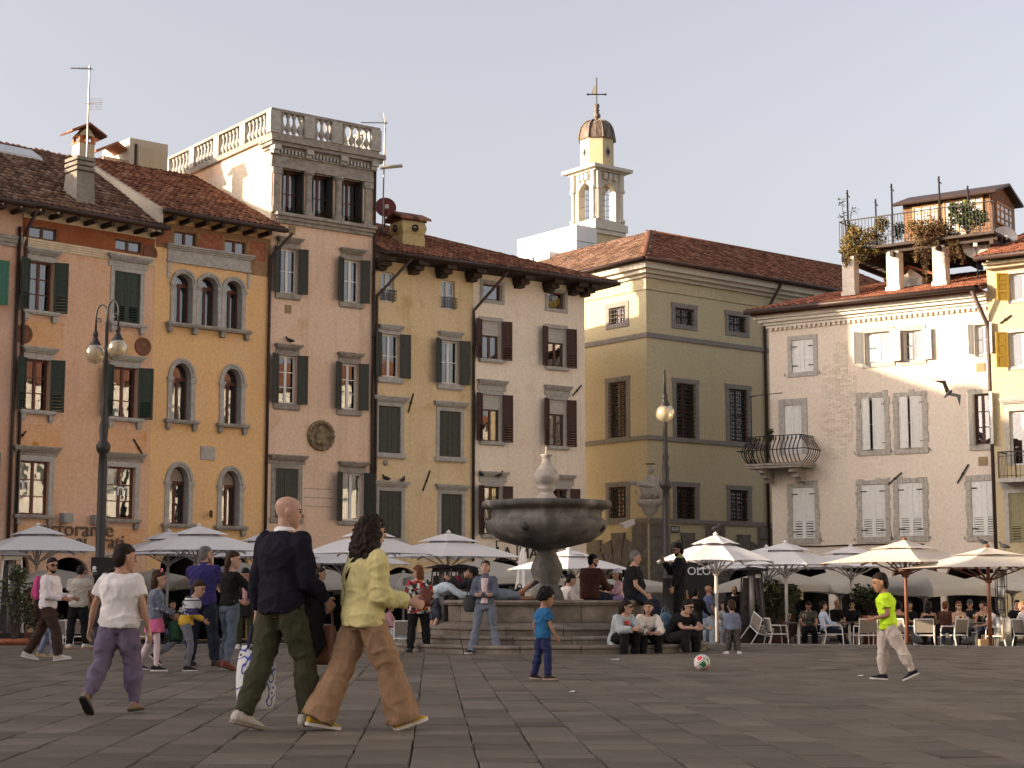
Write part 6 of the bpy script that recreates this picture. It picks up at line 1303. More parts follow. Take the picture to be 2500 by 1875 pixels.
def parasol(label, ax, ay, ry, D, R, rot, n, m, group, pm=None, vent=True, val=0.0, curve=.05, sag=.06, post=True):
 """apex pixel, rim pixel height, distance: canopy of n panels with a raised vent"""
 pm = pm or POLEW; A = at_dist(ax, ay, D); zr = at_dist(ax, ry, D).z; H = A.z - G; hr_ = zr - G
 t = thing('parasol', label, 'parasol', (A.x, A.y, G), rot, group)
 def cano(r0, r1, z0, z1, nn, sg, valance=0):
  mb = MB(); vs = []; fs = []; S_ = 6; T = 6
  for k in range(nn):
   a0, a1 = 2 * pi * k / nn, 2 * pi * (k + 1) / nn
   c0, c1 = Vector((cos(a0), sin(a0), 0)), Vector((cos(a1), sin(a1), 0)); o = len(vs)
   for i in range(T + 1):
    f = i / T; r = r0 + (r1 - r0) * f; z = z0 + (z1 - z0) * (f - curve * 4 * f * (1 - f) * (1))
    for j in range(S_ + 1):
     g = j / S_; p = (c0 * (1 - g) + c1 * g) * r; bow = 4 * g * (1 - g)
     p *= 1 - sg * bow * f * .8; vs.append((p.x, p.y, z + sg * bow * f * .35 - .03 * bow * sin(f * pi)))
   for i in range(T):
    for j in range(S_): q = o + i * (S_ + 1) + j; fs.append((q, q + S_ + 1, q + S_ + 2, q + 1))
   if valance:
    b = len(vs)
    for j in range(S_ + 1): p = vs[o + T * (S_ + 1) + j]; vs.append((p[0] * 1.004, p[1] * 1.004, p[2] - valance + .04 * 4 * (j / S_) * (1 - j / S_)))
    for j in range(S_): fs.append((o + T * (S_ + 1) + j, b + j, b + j + 1, o + T * (S_ + 1) + j + 1))
  mb.add(vs, fs); return mb
 if vent:
  vz = H - (H - hr_) * (.36 if pm is POLEW else .395); cano(.36 * R, R, H - (H - hr_) * .42, hr_, n, sag, val).build('canopy', m, t, True)
  cano(.02, .42 * R, H, vz, n, sag).build('vent_canopy', m, t, True)
  if pm is POLEW: mb = MB(); mb.lathe([(.36 * R * .72, 0), (.36 * R * .7, .1)], 12, (0, 0, H - (H - hr_) * .44)); mb.build('vent_band', mat('dark_vent_gap', (.22, .21, .24)), t)  # coloured strip standing in for the dark gap under the vent canopy
 else: cano(.02, R, H, hr_, n, sag, val).build('canopy', m, t, True)
 mb = MB(); mb.lathe([(.05, 0), (.07, .03), (.03, .06), (.0, .09)], 10, (0, 0, H)); mb.build('finial', m if pm is POLEW else pm, t, True)
 mb = MB(); mb.tube([(0, 0, .0), (0, 0, H - .02)], .045, 10); mb.build('pole', pm, t, True)
 mb = MB(); mb.box(-.32, .32, -.32, .32, 0, .09); mb.lathe([(.1, .09), (.07, .3)], 10); mb.build('base', IRON, t)
 zh = hr_ - .28
 for k in range(n if n > 4 else 8):
  a = 2 * pi * k / (n if n > 4 else 8); rr = R if (n > 4 or k % 2 == 0) else R * .66; d = Vector((cos(a), sin(a), 0)); zt = H - .12 - (H - hr_)* .1
  mb = MB(); q = d * rr * .97 + Vector((0, 0, hr_ - .03)); mb.bar((0, 0, H - .14), q, .025, .04); mb.bar(d * .06 + Vector((0, 0, zh)), d * rr * .52 + Vector((0, 0, H - .14 + (hr_ - .03 - H + .14) * .54 - .02)), .022, .03); mb.build('rib', pm, t)
 mb = MB(); mb.lathe([(.08, -.06), (.09, 0), (.06, .06)], 10, (0, 0, zh)); mb.build('hub', pm, t, True)
 return t
GW = 'white parasols over the café tables'; r15 = radians(-15)
parasol('white double topped parasol at far left beside the pyramid heater', 93, 1283, 1348, 46, 2.08, r15, 4, CANW, GW)
parasol('white parasol half hidden behind the lamp post and the parasol to its right', 412, 1297, 1356, 51, 2.15, r15, 4, CANW, GW)
parasol('white double topped parasol above the man in the blue polo shirt', 486, 1284, 1347, 45, 2.1, r15, 4, CANW, GW)
parasol('white parasol mostly hidden behind the man in navy', 650, 1300, 1362, 50, 2.1, r15, 4, CANW, GW)
parasol('white double topped parasol behind the woman in the yellow cardigan', 900, 1288, 1353, 44, 1.72, radians(8), 4, CANW, GW)
parasol('lower white parasol under and behind the one by the woman in yellow', 840, 1322, 1378, 50, 2.0, radians(-5), 4, CANW, GW)
parasol('white double topped parasol between the floral jacket and the fountain bowl', 1095, 1301, 1362, 46, 2.05, radians(-2), 4, CANW, GW)
parasol('white parasol just right of the fountain pedestal', 1389, 1342, 1391, 43, 1.6, radians(-3), 4, CANW, GW)
parasol('white eight sided parasol with a pigeon on its top, right of the fountain', 1747, 1306, 1372, 43, 1.58, radians(10), 8, CANW, GW, sag=.1)
parasol('white double topped parasol in front of the white house drainpipe', 1917, 1325, 1381, 47, 1.95, radians(8), 4, CANW, GW)
parasol('white parasol whose small peak shows between two nearer ones at right', 1871, 1336, 1390, 51, 2.2, radians(8), 4, CANW, GW)
parasol('white double topped parasol left behind the sunlit beige parasol', 2077, 1334, 1386, 50, 2.1, radians(8), 4, CANW, GW)
parasol('sunlit beige parasol with a wooden pole behind the boy in neon green', 2208, 1318, 1376, 42, 2.12, radians(-3), 4, CANB, 'beige parasols with wooden poles', POLEB, curve=-.06)
parasol('beige parasol with a wooden pole at the right edge of the photo', 2410, 1336, 1388, 40, 2.25, radians(-32), 4, CANB, 'beige parasols with wooden poles', POLEB, curve=-.06)
GC = 'low cream parasols with hanging edges behind the white ones'
for lab, ax, ay, ry, D, R in (('low cream parasol behind the man with the pink backpack', 118, 1386, 1424, 53, 2.4), ('low cream parasol behind the girl with the pink bow', 375, 1392, 1426, 54, 2.1), ('low cream parasol behind the man in the blue polo shirt', 585, 1372, 1424, 53, 2.2), ('low cream parasol behind the hanging black jacket', 790, 1388, 1428, 55, 1.9),
 ('low cream parasol behind the woman in the floral jacket', 985, 1398, 1436, 55, 2.3), ('low white cream parasol behind the woman with folded arms', 1180, 1366, 1412, 50, 2.4), ('low cream parasol under the olive palace doorway', 1530, 1408, 1434, 54, 1.9), ('low cream parasol behind the potted shrub at right', 1895, 1388, 1432, 54, 2.0), ('low cream parasol behind the boy in neon green', 2050, 1390, 1434, 55, 2.0),
 ('low cream parasol behind the wooden pole of the sunlit parasol', 2255, 1388, 1440, 52, 2.25), ('low cream parasol behind the mushroom heater at the right edge', 2470, 1390, 1428, 53, 2.2)):
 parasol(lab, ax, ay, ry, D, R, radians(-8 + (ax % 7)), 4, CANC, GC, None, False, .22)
# closed parasol
cpp = at_dist(1277, 1334, 44); t = thing('closed_parasol', 'folded white parasol standing left of the fountain pedestal', 'parasol', (cpp.x, cpp.y, G)); H_ = cpp.z - G; mb = MB(); n = 14; vs = []; fs = []; prof = [(.03, H_), (.07, H_ - .15), (.11, H_ - .4), (.15, H_ - .8), (.2, H_ - 1.15), (.19, H_ - 1.2)]
for r, z in prof:
 for k in range(n): a = 2 * pi * k / n; q = r * (1.12 if k % 2 else .75); vs.append((q * cos(a), q * sin(a), z))
for i in range(len(prof) - 1):
 for k in range(n): fs.append((i * n + k, i * n + (k + 1) % n, (i + 1) * n + (k + 1) % n, (i + 1) * n + k))
mb.add(vs, fs); mb.build('canopy', CANW, t); mb = MB(); mb.tube([(0, 0, 0), (0, 0, H_ + .08)], .04, 8); mb.build('pole', POLEW, t); mb = MB(); mb.box(-.3, .3, -.3, .3, 0, .08); mb.build('base', IRON, t)
def st(px, D, z=G): p = at_dist(px, 1458, D); return Vector((p.x, D, z))
# chairs
CHW = mat('white_chair_frame', (.62, .6, .57), .45, .06, 5, 0); CHT = mat('grey_brown_chair_mesh', (.2, .175, .145), .8, .12, 30, .2, 90)
def chair(label):
 t = thing('chair', label, 'chair', (0, 0, 0), 0, 'white framed café armchairs'); r = .016
 for s_ in (-1, 1):
  mb = MB(); mb.tube([(s_ * .27, .27, 0), (s_ * .265, .24, .42), (s_ * .265, .22, .63), (s_ * .265, .17, .66)], r, 6); mb.build('leg', CHW, t); mb = MB(); mb.tube([(s_ * .27, -.3, 0), (s_ * .245, -.2, .44), (s_ * .24, -.26, .86)], r, 6); mb.build('leg', CHW, t)
  mb = MB(); mb.box(s_ * .265 - .022, s_ * .265 + .022, -.24, .2, .655, .68); mb.build('armrest', CHW, t)
 mb = MB(); 
 for y in (-.2, .24): mb.tube([(-.26, y, .43), (.26, y, .43)], r, 6)
 for x in (-.25, .25): mb.tube([(x, -.2, .43), (x, .24, .43)], r, 6)
 mb.tube([(-.24, -.26, .85), (.24, -.26, .85)], r, 6); mb.build('frame', CHW, t)
 mb = MB(); mb.hexa([(-.24, -.19, .425), (.24, -.19, .425), (.24, .23, .425), (-.24, .23, .425)], [(-.24, -.19, .44), (.24, -.19, .44), (.24, .23, .44), (-.24, .23, .44)]); mb.build('seat', CHT, t)
 mb = MB(); mb.hexa([(-.225, -.215, .5), (.225, -.215, .5), (.225, -.2, .5), (-.225, -.2, .5)], [(-.225, -.262, .845), (.225, -.262, .845), (.225, -.248, .845), (-.225, -.248, .845)]); mb.build('backrest', CHT, t)
 return t
ch0 = None
def put_chair(label, px, D, head):
 global ch0
 if ch0 is None: ch0 = chair(label); c = ch0
 else: c = copy_tree(ch0); c['label'] = label
 c.location = st(px, D); c.rotation_euler = (0, 0, -radians(head)); return c
CHAIRS = [('empty white armchair facing right beside the planter box', 1893, 46, 80), ('white armchair under the woman in the dark vest', 2031, 46, 95), ('empty white armchair seen from behind, left of the boy in neon green', 2112, 44.5, -4), ('white armchair partly hidden behind the boy in neon green', 2200, 45, 50), ('white armchair seen from behind under the long haired woman', 2254, 44.5, 14), ('white armchair turned left beside the table with glasses', 2328, 44.5, -35), ('white armchair with a cream jacket over its back', 2432, 43.5, -62), ('white armchair at the very right edge of the photo', 2503, 44, 70), ('white armchair behind the bearded man with the phone', 1978, 47.5, 30),
 ('white armchair seen from behind left of the man in the grey T shirt', 148, 42, 5), ('white armchair just right of the man in the grey T shirt', 182, 43, -15), ('white armchair at the foot of the fountain steps on its left', 985, 41, -10), ('white armchair behind the boy in the striped rugby shirt', 350, 43, 20), ('white armchair under the man in sunglasses', 2088, 48, 170), ('white armchair under the red haired guest', 2370, 48, 180)]
for a in CHAIRS: put_chair(*a)
c = put_chair('white armchair tipped forward against the potted shrub', 1838, 46.5, 70); c.location.z += .12; c.rotation_euler = (radians(-14), radians(24), radians(-70))
# tables
TBT = mat('dark_table_top', (.06, .05, .045), .4, .15, 5, .05, 30)
def table(label, px, D, r=.36):
 p = st(px, D); t = thing('table', label, 'table', p, 0, 'café tables'); mb = MB(); mb.box(-r, r, -r, r, .72, .745); mb.build('table_top', TBT, t); mb = MB(); mb.tube([(0, 0, .03), (0, 0, .72)], .035, 8); mb.build('column', CHW, t)
 mb = MB(); 
 for k in range(4): a = pi / 4 + k * pi / 2; mb.bar((0, 0, .03), (cos(a) * .3, sin(a) * .3, .015), .06, .03)
 mb.build('foot', CHW, t); return p
tabs = [table('table on a white column before the bearded man', 1948, 46), table('table before the man in sunglasses', 2072, 46.5), table('table crowded with drinks beside the sunglasses woman', 2380, 45.2, .5), table('table behind the long haired woman', 2230, 46.5), table('table behind the man in the grey T shirt', 215, 44.5), table('table left of the fountain steps', 940, 43)]
WINE = clear_glass(); WINE.name = 'drinking_glass'; SPR = mat('orange_drink', (.5, .16, .03), .2, .05, 3, 0, spec=.6)
def glass(label, p, dx, dy, drink):
 t = thing('wine_glass', label, 'glass', p + Vector((dx, dy, .745)), 0, 'glasses on the café tables'); mb = MB(); mb.lathe([(.04, 0), (.005, .01), (.005, .09), (.04, .13), (.05, .18), (.042, .23)], 12); mb.build('bowl', WINE, t, True)
 if drink: mb = MB(); mb.lathe([(.0, .1), (.035, .13), (.045, .18), (0, .18)], 10); mb.build('drink', drink, t, True)
RED_ = mat('red_drink', (.3, .03, .03), .2, .05, 3, 0)
for i, (lab, k, dx, dy, d) in enumerate((('empty stemmed glass on the left side of the bearded man’s table', 0, -.25, 0, None), ('empty stemmed glass in front of the bearded man', 0, .18, .05, None), ('glass with an orange drink, leftmost on the crowded table', 2, -.4, 0, SPR), ('glass with a red drink, rightmost on the crowded table', 2, .35, -.05, RED_), ('orange drink in the middle of the crowded table', 2, .0, .1, SPR), ('clear glass just right of the middle of the crowded table', 2, .17, -.1, None))): glass(lab, tabs[k], dx, dy, d)
# heaters
STEEL = mat('brushed_heater_steel', (.35, .34, .33), .35, .1, 6, 0, metal=.8)
def pyramid_heater(label, px, D, H, m):
 t = thing('patio_heater', label, 'patio heater', st(px, D), radians(20), 'pyramid patio heaters'); mb = MB(); w0, w1 = .3, .2
 mb.box(-w0, w0, -w0, w0, 0, .62); mb.build('base', INSIDE, t); mb = MB(); mb.tube([(0, 0, .62), (0, 0, H - .2)], .075, 10); mb.build('glass_tube', mat('grey_heater_glass', (.2, .18, .17), .15, .1, 3, 0), t, True)
 for sx in (-1, 1):
  for sy in (-1, 1): mb = MB(); mb.bar((sx * w0, sy * w0, 0), (sx * w1, sy * w1, H - .16), .03); mb.build('rod', m, t)
 for k in range(4): M_ = Matrix.Rotation(k * pi / 2, 4, 'Z'); mb = MB(); mb.hexa([(-w0 + .04, -w0, .64), (w0 - .04, -w0, .64), (w0 - .04, -w0 + .008, .64), (-w0 + .04, -w0 + .008, .64)], [(-w1 + .03, -w1, H - .3), (w1 - .03, -w1, H - .3), (w1 - .03, -w1 + .008, H - .3), (-w1 + .03, -w1 + .008, H - .3)]); mb.xform(M_); mb.build('mesh_guard', mat('thin_wire_guard', (.1, .09, .085), .6, .2, 9, 0), t) if k in (1, 2) else None
 mb = MB(); mb.hexa([(-.42, -.42, H - .1), (.42, -.42, H - .1), (.42, .42, H - .1), (-.42, .42, H - .1)], [(-.08, -.08, H), (.08, -.08, H), (.08, .08, H), (-.08, .08, H)]); mb.box(-.2, .2, -.2, .2, H - .2, H - .102); mb.build('hood', STEEL if m is CHW else IRON, t)
pyramid_heater('pyramid heater with white rods at the left edge beside the olive shrub', 26, 38.5, at_dist(26, 1346, 38.5).z - G, CHW)
pyramid_heater('black pyramid heater, left of the pair behind the beanie girl', 1078, 45, at_dist(1078, 1378, 45).z - G, IRON); pyramid_heater('black pyramid heater, right of the pair behind the beanie girl', 1125, 45.5, at_dist(1125, 1378, 45.5).z - G, IRON); pyramid_heater('black pyramid heater standing by the potted shrub at right', 1836, 47, at_dist(1836, 1384, 47).z - G, IRON)
t = thing('patio_heater', 'mushroom heater with a sunlit round hood at the right edge', 'patio heater', st(2445, 43.5)); H_ = at_dist(2445, 1380, 43.5).z - G; mb = MB(); mb.lathe([(.42, H_ - .08), (.4, H_ - .06), (.1, H_), (0, H_)], 20); mb.build('hood', STEEL, t, True); mb = MB(); mb.lathe([(.13, H_ - .25), (.15, H_ - .09)], 14); mb.build('burner', IRON, t); mb = MB(); mb.lathe([(.1, 1.0), (.1, H_ - .25)], 14); mb.build('emitter', STEEL, t, True); mb = MB()
for k in range(5): a = 2 * pi * k / 5; mb.tube([(.15 * cos(a), .15 * sin(a), .9), (.15 * cos(a), .15 * sin(a), H_ - .12)], .012, 5)
for z in (1.1, 1.4, 1.7): mb.tube([(.15 * cos(a), .15 * sin(a), z) for a in [2 * pi * i / 12 for i in range(13)]], .008, 4, cap=False)
mb.build('guard', IRON, t); mb = MB(); mb.lathe([(.22, 0), (.22, .85), (.12, .95)], 18); mb.build('base', STEEL, t, True)
# plants
LEAF = ramp_mat('olive_leaf', [(0, (.02, .028, .012)), (.5, (.05, .06, .028)), (1, (.095, .1, .05))], .7, 6, 2, rnd=.85, bump=0)
LEAFD = ramp_mat('dark_leaf', [(0, (.012, .02, .008)), (.5, (.03, .042, .016)), (1, (.07, .075, .03))], .7, 6, 2, rnd=.85, bump=0)
LEAFY = ramp_mat('autumn_leaf', [(0, (.05, .05, .012)), (.35, (.13, .12, .03)), (.65, (.2, .13, .04)), (1, (.16, .06, .025))], .8, 6, 2, rnd=.8, bump=0)
TERC = mat('terracotta_pot', (.3, .105, .05), .85, .2, 6, .2, 30); RUSTP = mat('rust_brown_planter', (.1, .04, .025), .7, .25, 5, .1, 30)
def leaves(n, f, sz, r, ar=2.2):
 mb = MB()
 for i in range(n):
  p = Vector(f(r)); a = Vector((r.gauss(0, 1), r.gauss(0, 1), r.gauss(0, .7))).normalized(); b = a.cross(Vector((r.gauss(0, 1), r.gauss(0, 1), r.gauss(0, 1)))).normalized(); s_ = sz * r.uniform(.6, 1.3)
  mb.add([p - a * s_, p + b * s_ / ar, p + a * s_, p - b * s_ / ar], [(0, 1, 2, 3)])
 return mb
def blob(cs):
 def f(r):
  c, R = r.choice(cs); d = Vector((r.gauss(0, 1), r.gauss(0, 1), r.gauss(0, 1))).normalized() * R * r.random() ** .45; return (c[0] + d.x, c[1] + d.y, c[2] + d.z)
 return f
def shrub(label, p, pot, cs, n, sz, m, cat='potted shrub', seed=1, h=.5):
 r = random.Random(seed); t = thing('potted_shrub', label, cat, p, 0, 'potted shrubs of the cafés'); mb = MB()
 if pot == 'round': mb.lathe([(.2, 0), (.3, h * .8), (.33, h * .82), (.33, h), (.27, h), (.25, h - .06), (0, h - .06)], 18); mb.build('pot', TERC, t, True)
 else: mb.box(-pot, pot, -.25, .25, 0, h - .06); mb.box(-pot - .02, pot + .02, -.27, .27, h - .058, h); mb.build('planter_box', RUSTP, t)
 mb = MB(); 
 for c, R in cs: mb.tube([(c[0] * .1, c[1] * .1, h - .05), (c[0] * .5, c[1] * .5, (h + c[2]) / 2), c], [.03, .02, .01], 5)
 mb.build('stem', DARKWOOD, t); leaves(n, blob(cs), sz, r).build('foliage', m, t); return t
shrub('olive shrub in a terracotta pot by the pyramid heater at left', st(36, 37.8), 'round', [((0, 0, 1.2), .35), ((.25, 0, 1.5), .3), ((-.2, .1, 1.6), .3), ((.05, 0, 1.9), .22), ((.3, 0, 1.1), .25)], 700, .06, LEAF, seed=2)
shrub('wide bushy shrub in a rust brown planter box right of the small boy', st(1872, 47.5), .62, [((0, 0, 1.2), .45), ((-.45, 0, 1.25), .4), ((.45, 0, 1.2), .4), ((.1, 0, 1.6), .35), ((-.3, 0, 1.0), .4), ((.75, 0, 1.5), .25)], 2200, .07, LEAF, seed=3)
shrub('dark shrub in a pot behind the boy in neon green', st(2125, 48.5), 'round', [((0, 0, 1.3), .35), ((.2, 0, 1.6), .3), ((-.3, 0, 1.5), .3), ((.5, 0, 1.3), .25)], 900, .07, LEAFD, seed=4, h=.9)
shrub('small leafy plant behind the fountain rim, left of the pedestal', st(1225, 41), 'round', [((0, 0, 1.35), .28), ((.2, 0, 1.45), .22)], 500, .05, LEAFD, seed=5, h=.95)
shrub('dark hedge plant in a box behind the pyramid heater at left', st(105, 44.5), .5, [((0, 0, .8), .35), ((.3, 0, .85), .3), ((-.3, 0, .9), .3)], 700, .06, LEAFD, seed=6)
def plant(name, label, cat, p, cs, n, sz, m, seed, hang=(), mh=None, stem=True):
 r = random.Random(seed); t = thing(name, label, cat, p, 0, 'plants on the roof terrace'); leaves(n, blob(cs), sz, r).build('foliage', m, t)
 mb = MB()
 for c, R in cs: mb.tube([(0, 0, -.1), (c[0] * .4, c[1] * .4, c[2] * .5), c], [.025, .018, .01], 5)
 mb.build('stem', DARKWOOD, t)
 if hang:
  hb = MB(); sb = MB()
  for (x, L_) in hang:
   for q in range(5):
    x0 = x + r.uniform(-.12, .12); y0 = -.1 + r.uniform(-.1, .05); l_ = L_ * r.uniform(.5, 1.0); pts = [(x0, y0, 0)] + [(x0 + .06 * sin(k + x0 * 9), y0 - .05, -l_ * k / 5) for k in range(1, 6)]; sb.tube(pts, .008, 4); hb.merge(leaves(int(50 * l_ + 12), lambda rr: tuple(Vector(pts[int(rr.random() * 5)]) + Vector((rr.gauss(0, .06), rr.gauss(0, .05), -rr.random() * l_ / 5))), sz * .8, r))
  hb.build('trailing_foliage', mh or m, t); sb.build('trailing_stem', DARKWOOD, t)
 return t
def ter_at(x, y, off): u, z = wu(x, y, off); p = fw.pt(u, off); return Vector((p.x, p.y, z + G))
plant('trailing_plant', 'green and yellow trailing plant spilling over the left corner of the roof terrace', 'trailing plant', ter_at(850, 560, .3), [((0, 0, .3), .5), ((-.5, .1, .1), .4), ((.5, 0, .4), .42), ((.75, .1, .9), .3), ((-.3, .2, .55), .35)], 2400, .06, LEAFY, 11, [(-.6, .9), (-.2, .7), (.1, .9), (.4, .5)])
plant('bare_shrub', 'thin twiggy shrub rising at the left corner pole of the terrace', 'shrub', ter_at(745, 520, .35), [((-.15, 0, .9), .25), ((.2, 0, 1.2), .25), ((-.2, 0, 1.5), .22), ((.15, 0, .6), .2)], 170, .05, LEAFD, 12)
plant('trailing_plant', 'brown withered trailing plant draped over the middle of the roof terrace', 'trailing plant', ter_at(1300, 470, .2), [((0, 0, .2), .5), ((-.5, 0, .15), .4), ((.45, 0, .15), .42), ((.8, .1, -.1), .35)], 2600, .055, ramp_mat('withered_leaf', [(0, (.07, .035, .015)), (.5, (.15, .085, .04)), (.8, (.2, .14, .05)), (1, (.12, .12, .04))], .85, 6, 2, rnd=.8, bump=0), 13, [(-.45, 1.5), (-.2, 1.9), (.1, 1.0), (.75, 1.2), (1.05, 1.6)])
plant('fir_shrub', 'bright green fir like shrub before the cabin door on the terrace', 'shrub', ter_at(1560, 470, .9), [((0, 0, .5), .4), ((-.4, 0, .6), .32), ((.45, 0, .6), .34), ((0, 0, .95), .32), ((-.5, 0, .95), .2)], 1500, .07, ramp_mat('bright_fir', [(0, (.03, .05, .015)), (.6, (.07, .10, .03)), (1, (.14, .16, .05))], .8, 6, 2, rnd=.8, bump=0), 14)
plant('terrace_plant', 'round leafy pot plant between the railing and the cabin', 'plant', ter_at(1080, 500, 1.4), [((0, 0, .2), .3), ((.1, 0, .4), .25)], 500, .05, LEAFD, 15)
plant('balcony_plant', 'small leafy plant on the wrought iron balcony', 'plant', (lambda u: Vector((fw.pt(u[0], -.9).x, fw.pt(u[0], -.9).y, u[1] + G)))(fw.uz(cD(222, 790), -.9)), [((0, 0, .25), .18), ((0, 0, .5), .14)], 260, .05, LEAFD, 16)
# menu boards, signs, bags, ball
BLK = mat('black_board', (.012, .012, .012), .5, .2, 6, 0); t = thing('menu_board', 'black board with a white disc hung on the left lamp post', 'sign board', at_dist(251, 1379, 42.6), 0); mb = MB(); mb.box(-.29, .29, -.04, .04, -.19, .19); mb.build('board', BLK, t); mb = MB(); mb.lathe([(.05, 0), (.05, .01), (0, .01)], 16); mb.xform(Matrix.Translation((-.2, -.045, -.08)) @ ROT90); mb.build('disc', WPAINT, t); mb = MB(); mb.box(-.26, -.14, -.05, -.041, -.17, -.145); mb.build('caption_bar', WPAINT, t)
t = thing('menu_stand', 'dark glazed menu stand with a small cream card left of the café guests', 'menu stand', st(1908, 48.5)); mb = MB(); mb.box(-.36, .36, -.02, .02, .3, 1.75); mb.build('panel', mat('brown_tinted_panel', (.04, .022, .018), .25, .2, 5, 0), t); mb = MB(); mb.box(-.38, .38, -.03, .03, 1.752, 1.8); mb.box(-.38, -.34, -.03, .03, 0, 1.75); mb.box(.34, .38, -.03, .03, 0, 1.75); mb.build('frame', IRON, t); mb = MB(); mb.box(.4, .62, -.03, -.01, 1.35, 1.65); mb.build('card', mat('cream_card', (.42, .34, .22)), t)
t = thing('shop_sign', 'black shop front panel with pale lettering behind the standing bearded man', 'shop sign', st(1690, 63)); mb = MB(); mb.box(-1.0, 1.0, -.05, .05, .2, 3.0); mb.build('panel', BLK, t); text('sign_lettering', 'MOLO', .42, WPAINT, t, Matrix.Translation((.1, -.055, 2.25)) @ ROT90, .003); mb = MB(); mb.lathe([(0, 0), (.25, .02), (.14, .3), (.06, .75), (0, .9)], 10); mb.xform(Matrix.Translation((-.25, -.12, .95))); mb.build('emblem', mat('dull_gold_emblem', (.3, .16, .05)), t)
# football: white with coloured panels
def ball_mat():
 m = bpy.data.materials.new('football_panels'); m.use_nodes = True; nt = m.node_tree; N = nt.nodes; L = nt.links; b = N['Principled BSDF']; b.inputs['Roughness'].default_value = .4
 tc = N.new('ShaderNodeTexCoord'); v = N.new('ShaderNodeTexVoronoi'); v.inputs['Scale'].default_value = 9.5; v.inputs['Randomness'].default_value = .55; L.new(tc.outputs['Object'], v.inputs['Vector']); v2 = N.new('ShaderNodeTexVoronoi'); v2.feature = 'DISTANCE_TO_EDGE'; v2.inputs['Scale'].default_value = 9.5; v2.inputs['Randomness'].default_value = .55; L.new(tc.outputs['Object'], v2.inputs['Vector'])
 s = N.new('ShaderNodeSeparateColor'); L.new(v.outputs['Color'], s.inputs[0]); cr = N.new('ShaderNodeValToRGB'); cr.color_ramp.interpolation = 'CONSTANT'; e = cr.color_ramp.elements; e[0].position = 0; e[0].color = (.55, .03, .04, 1); e[1].position = .2; e[1].color = (.02, .16, .05, 1); e.new(.42).color = (.05, .08, .28, 1); e.new(.58).color = (.6, .58, .55, 1); L.new(s.outputs[0], cr.inputs[0])
 mr = N.new('ShaderNodeValToRGB'); q = mr.color_ramp.elements; mr.color_ramp.interpolation = 'CONSTANT'; q[0].color = (.02, .02, .02, 1); q[1].position = .03; q[1].color = (.62, .6, .57, 1); q.new(.16).color = (0, 0, 0, 1); L.new(v2.outputs['Distance'], mr.inputs[0]); gt = N.new('ShaderNodeMath'); gt.operation = 'GREATER_THAN'; gt.inputs[1].default_value = .16; L.new(v2.outputs['Distance'], gt.inputs[0])
 mx = N.new('ShaderNodeMix'); mx.data_type = 'RGBA'; L.new(gt.outputs[0], mx.inputs[0]); L.new(mr.outputs[0], mx.inputs[6]); L.new(cr.outputs[0], mx.inputs[7]); L.new(mx.outputs[2], b.inputs['Base Color']); return m
p = ground_at(1714, 1637); mb = MB(); mb.sphere((0, 0, 0), .112, 28, 20); o = mb.build('football', ball_mat(), None, True, loc=(p.x, p.y, .112)); o.rotation_euler = (.4, .9, .2); tag(o, 'white football with red, green and blue panels on the paving', 'football')
# paper bag with its name, lent jacket
t = thing('paper_bag', 'brown paper shopping bag standing under the table at right', 'bag', st(2402, 43.2), radians(8)); mb = MB(); mb.box(-.17, .17, -.07, .07, 0, .36); mb.build('bag_body', mat('brown_paper', (.3, .2, .11), .85, .12, 5, .2, 30), t); text('bag_lettering', 'ZARA', .17, mat('tan_ink', (.42, .33, .22)), t, Matrix.Translation((0, -.072, .06)) @ ROT90, .001)
mb = MB()
for s_ in (-1, 1): mb.tube([(-.07, s_ * .06, .36), (-.06, s_ * .06, .46), (.06, s_ * .06, .46), (.07, s_ * .06, .36)], .006, 4)
mb.build('handle', mat('brown_paper', (.3, .2, .11)), t)
CRJ = mat('cream_linen_jacket', (.45, .39, .3), .9, .12, 6, .3, 20)
mb = MB(); n = 10
for i in range(n):
 x0, x1 = -.26 + .52 * i / n, -.26 + .52 * (i + 1) / n; f = lambda x: .02 * sin(x * 25)
 mb.hexa([(x0, -.05 + f(x0), -.52 + .05 * sin(i)), (x1, -.05 + f(x1), -.52 + .05 * sin(i + 1)), (x1, -.02 + f(x1), -.52 + .05 * sin(i + 1)), (x0, -.02 + f(x0), -.52 + .05 * sin(i))], [(x0, -.05, .06), (x1, -.05, .06), (x1, .0, .06), (x0, .0, .06)])
p = st(2448, 43.3); o = mb.build('jacket', CRJ, None, True, loc=(p.x, p.y, G + .84)); o.rotation_euler = (0, 0, radians(58)); tag(o, 'cream jacket draped over the back of a white armchair', 'jacket')
# pigeons
PIG = mat('dark_pigeon_feathers', (.03, .03, .034), .7, .3, 20, .1, 60)
def pigeon(label, p, hd, wood=None, s=1.0):
 mb = MB(); mb.tube([(0, -.17, .09), (0, -.1, .1), (0, 0, .12), (0, .08, .15), (0, .12, .2), (0, .14, .235)], [.015, .05, .07, .06, .035, .03], 8); mb.sphere((0, .145, .245), .033, 8, 6); mb.tube([(0, .17, .245), (0, .205, .235)], [.012, .003], 5)
 for s_ in (-1, 1): mb.tube([(s_ * .03, .0, .07), (s_ * .03, .01, 0)], .006, 4)
 o = mb.build('pigeon', PIG, None, True, loc=p); o.rotation_euler = (0, 0, radians(hd)); o.scale = (s,) * 3; tag(o, label, 'pigeon', 'pigeons around the square'); return o
def on_face(f, q, off): u, z = f.uz(q, off); P = f.pt(u, off); return Vector((P.x, P.y, z + G))
pigeon('pigeon on the stone window cornice of the pink tower house', on_face(f3, cB(257, 449), -.2), 80, s=1.0)
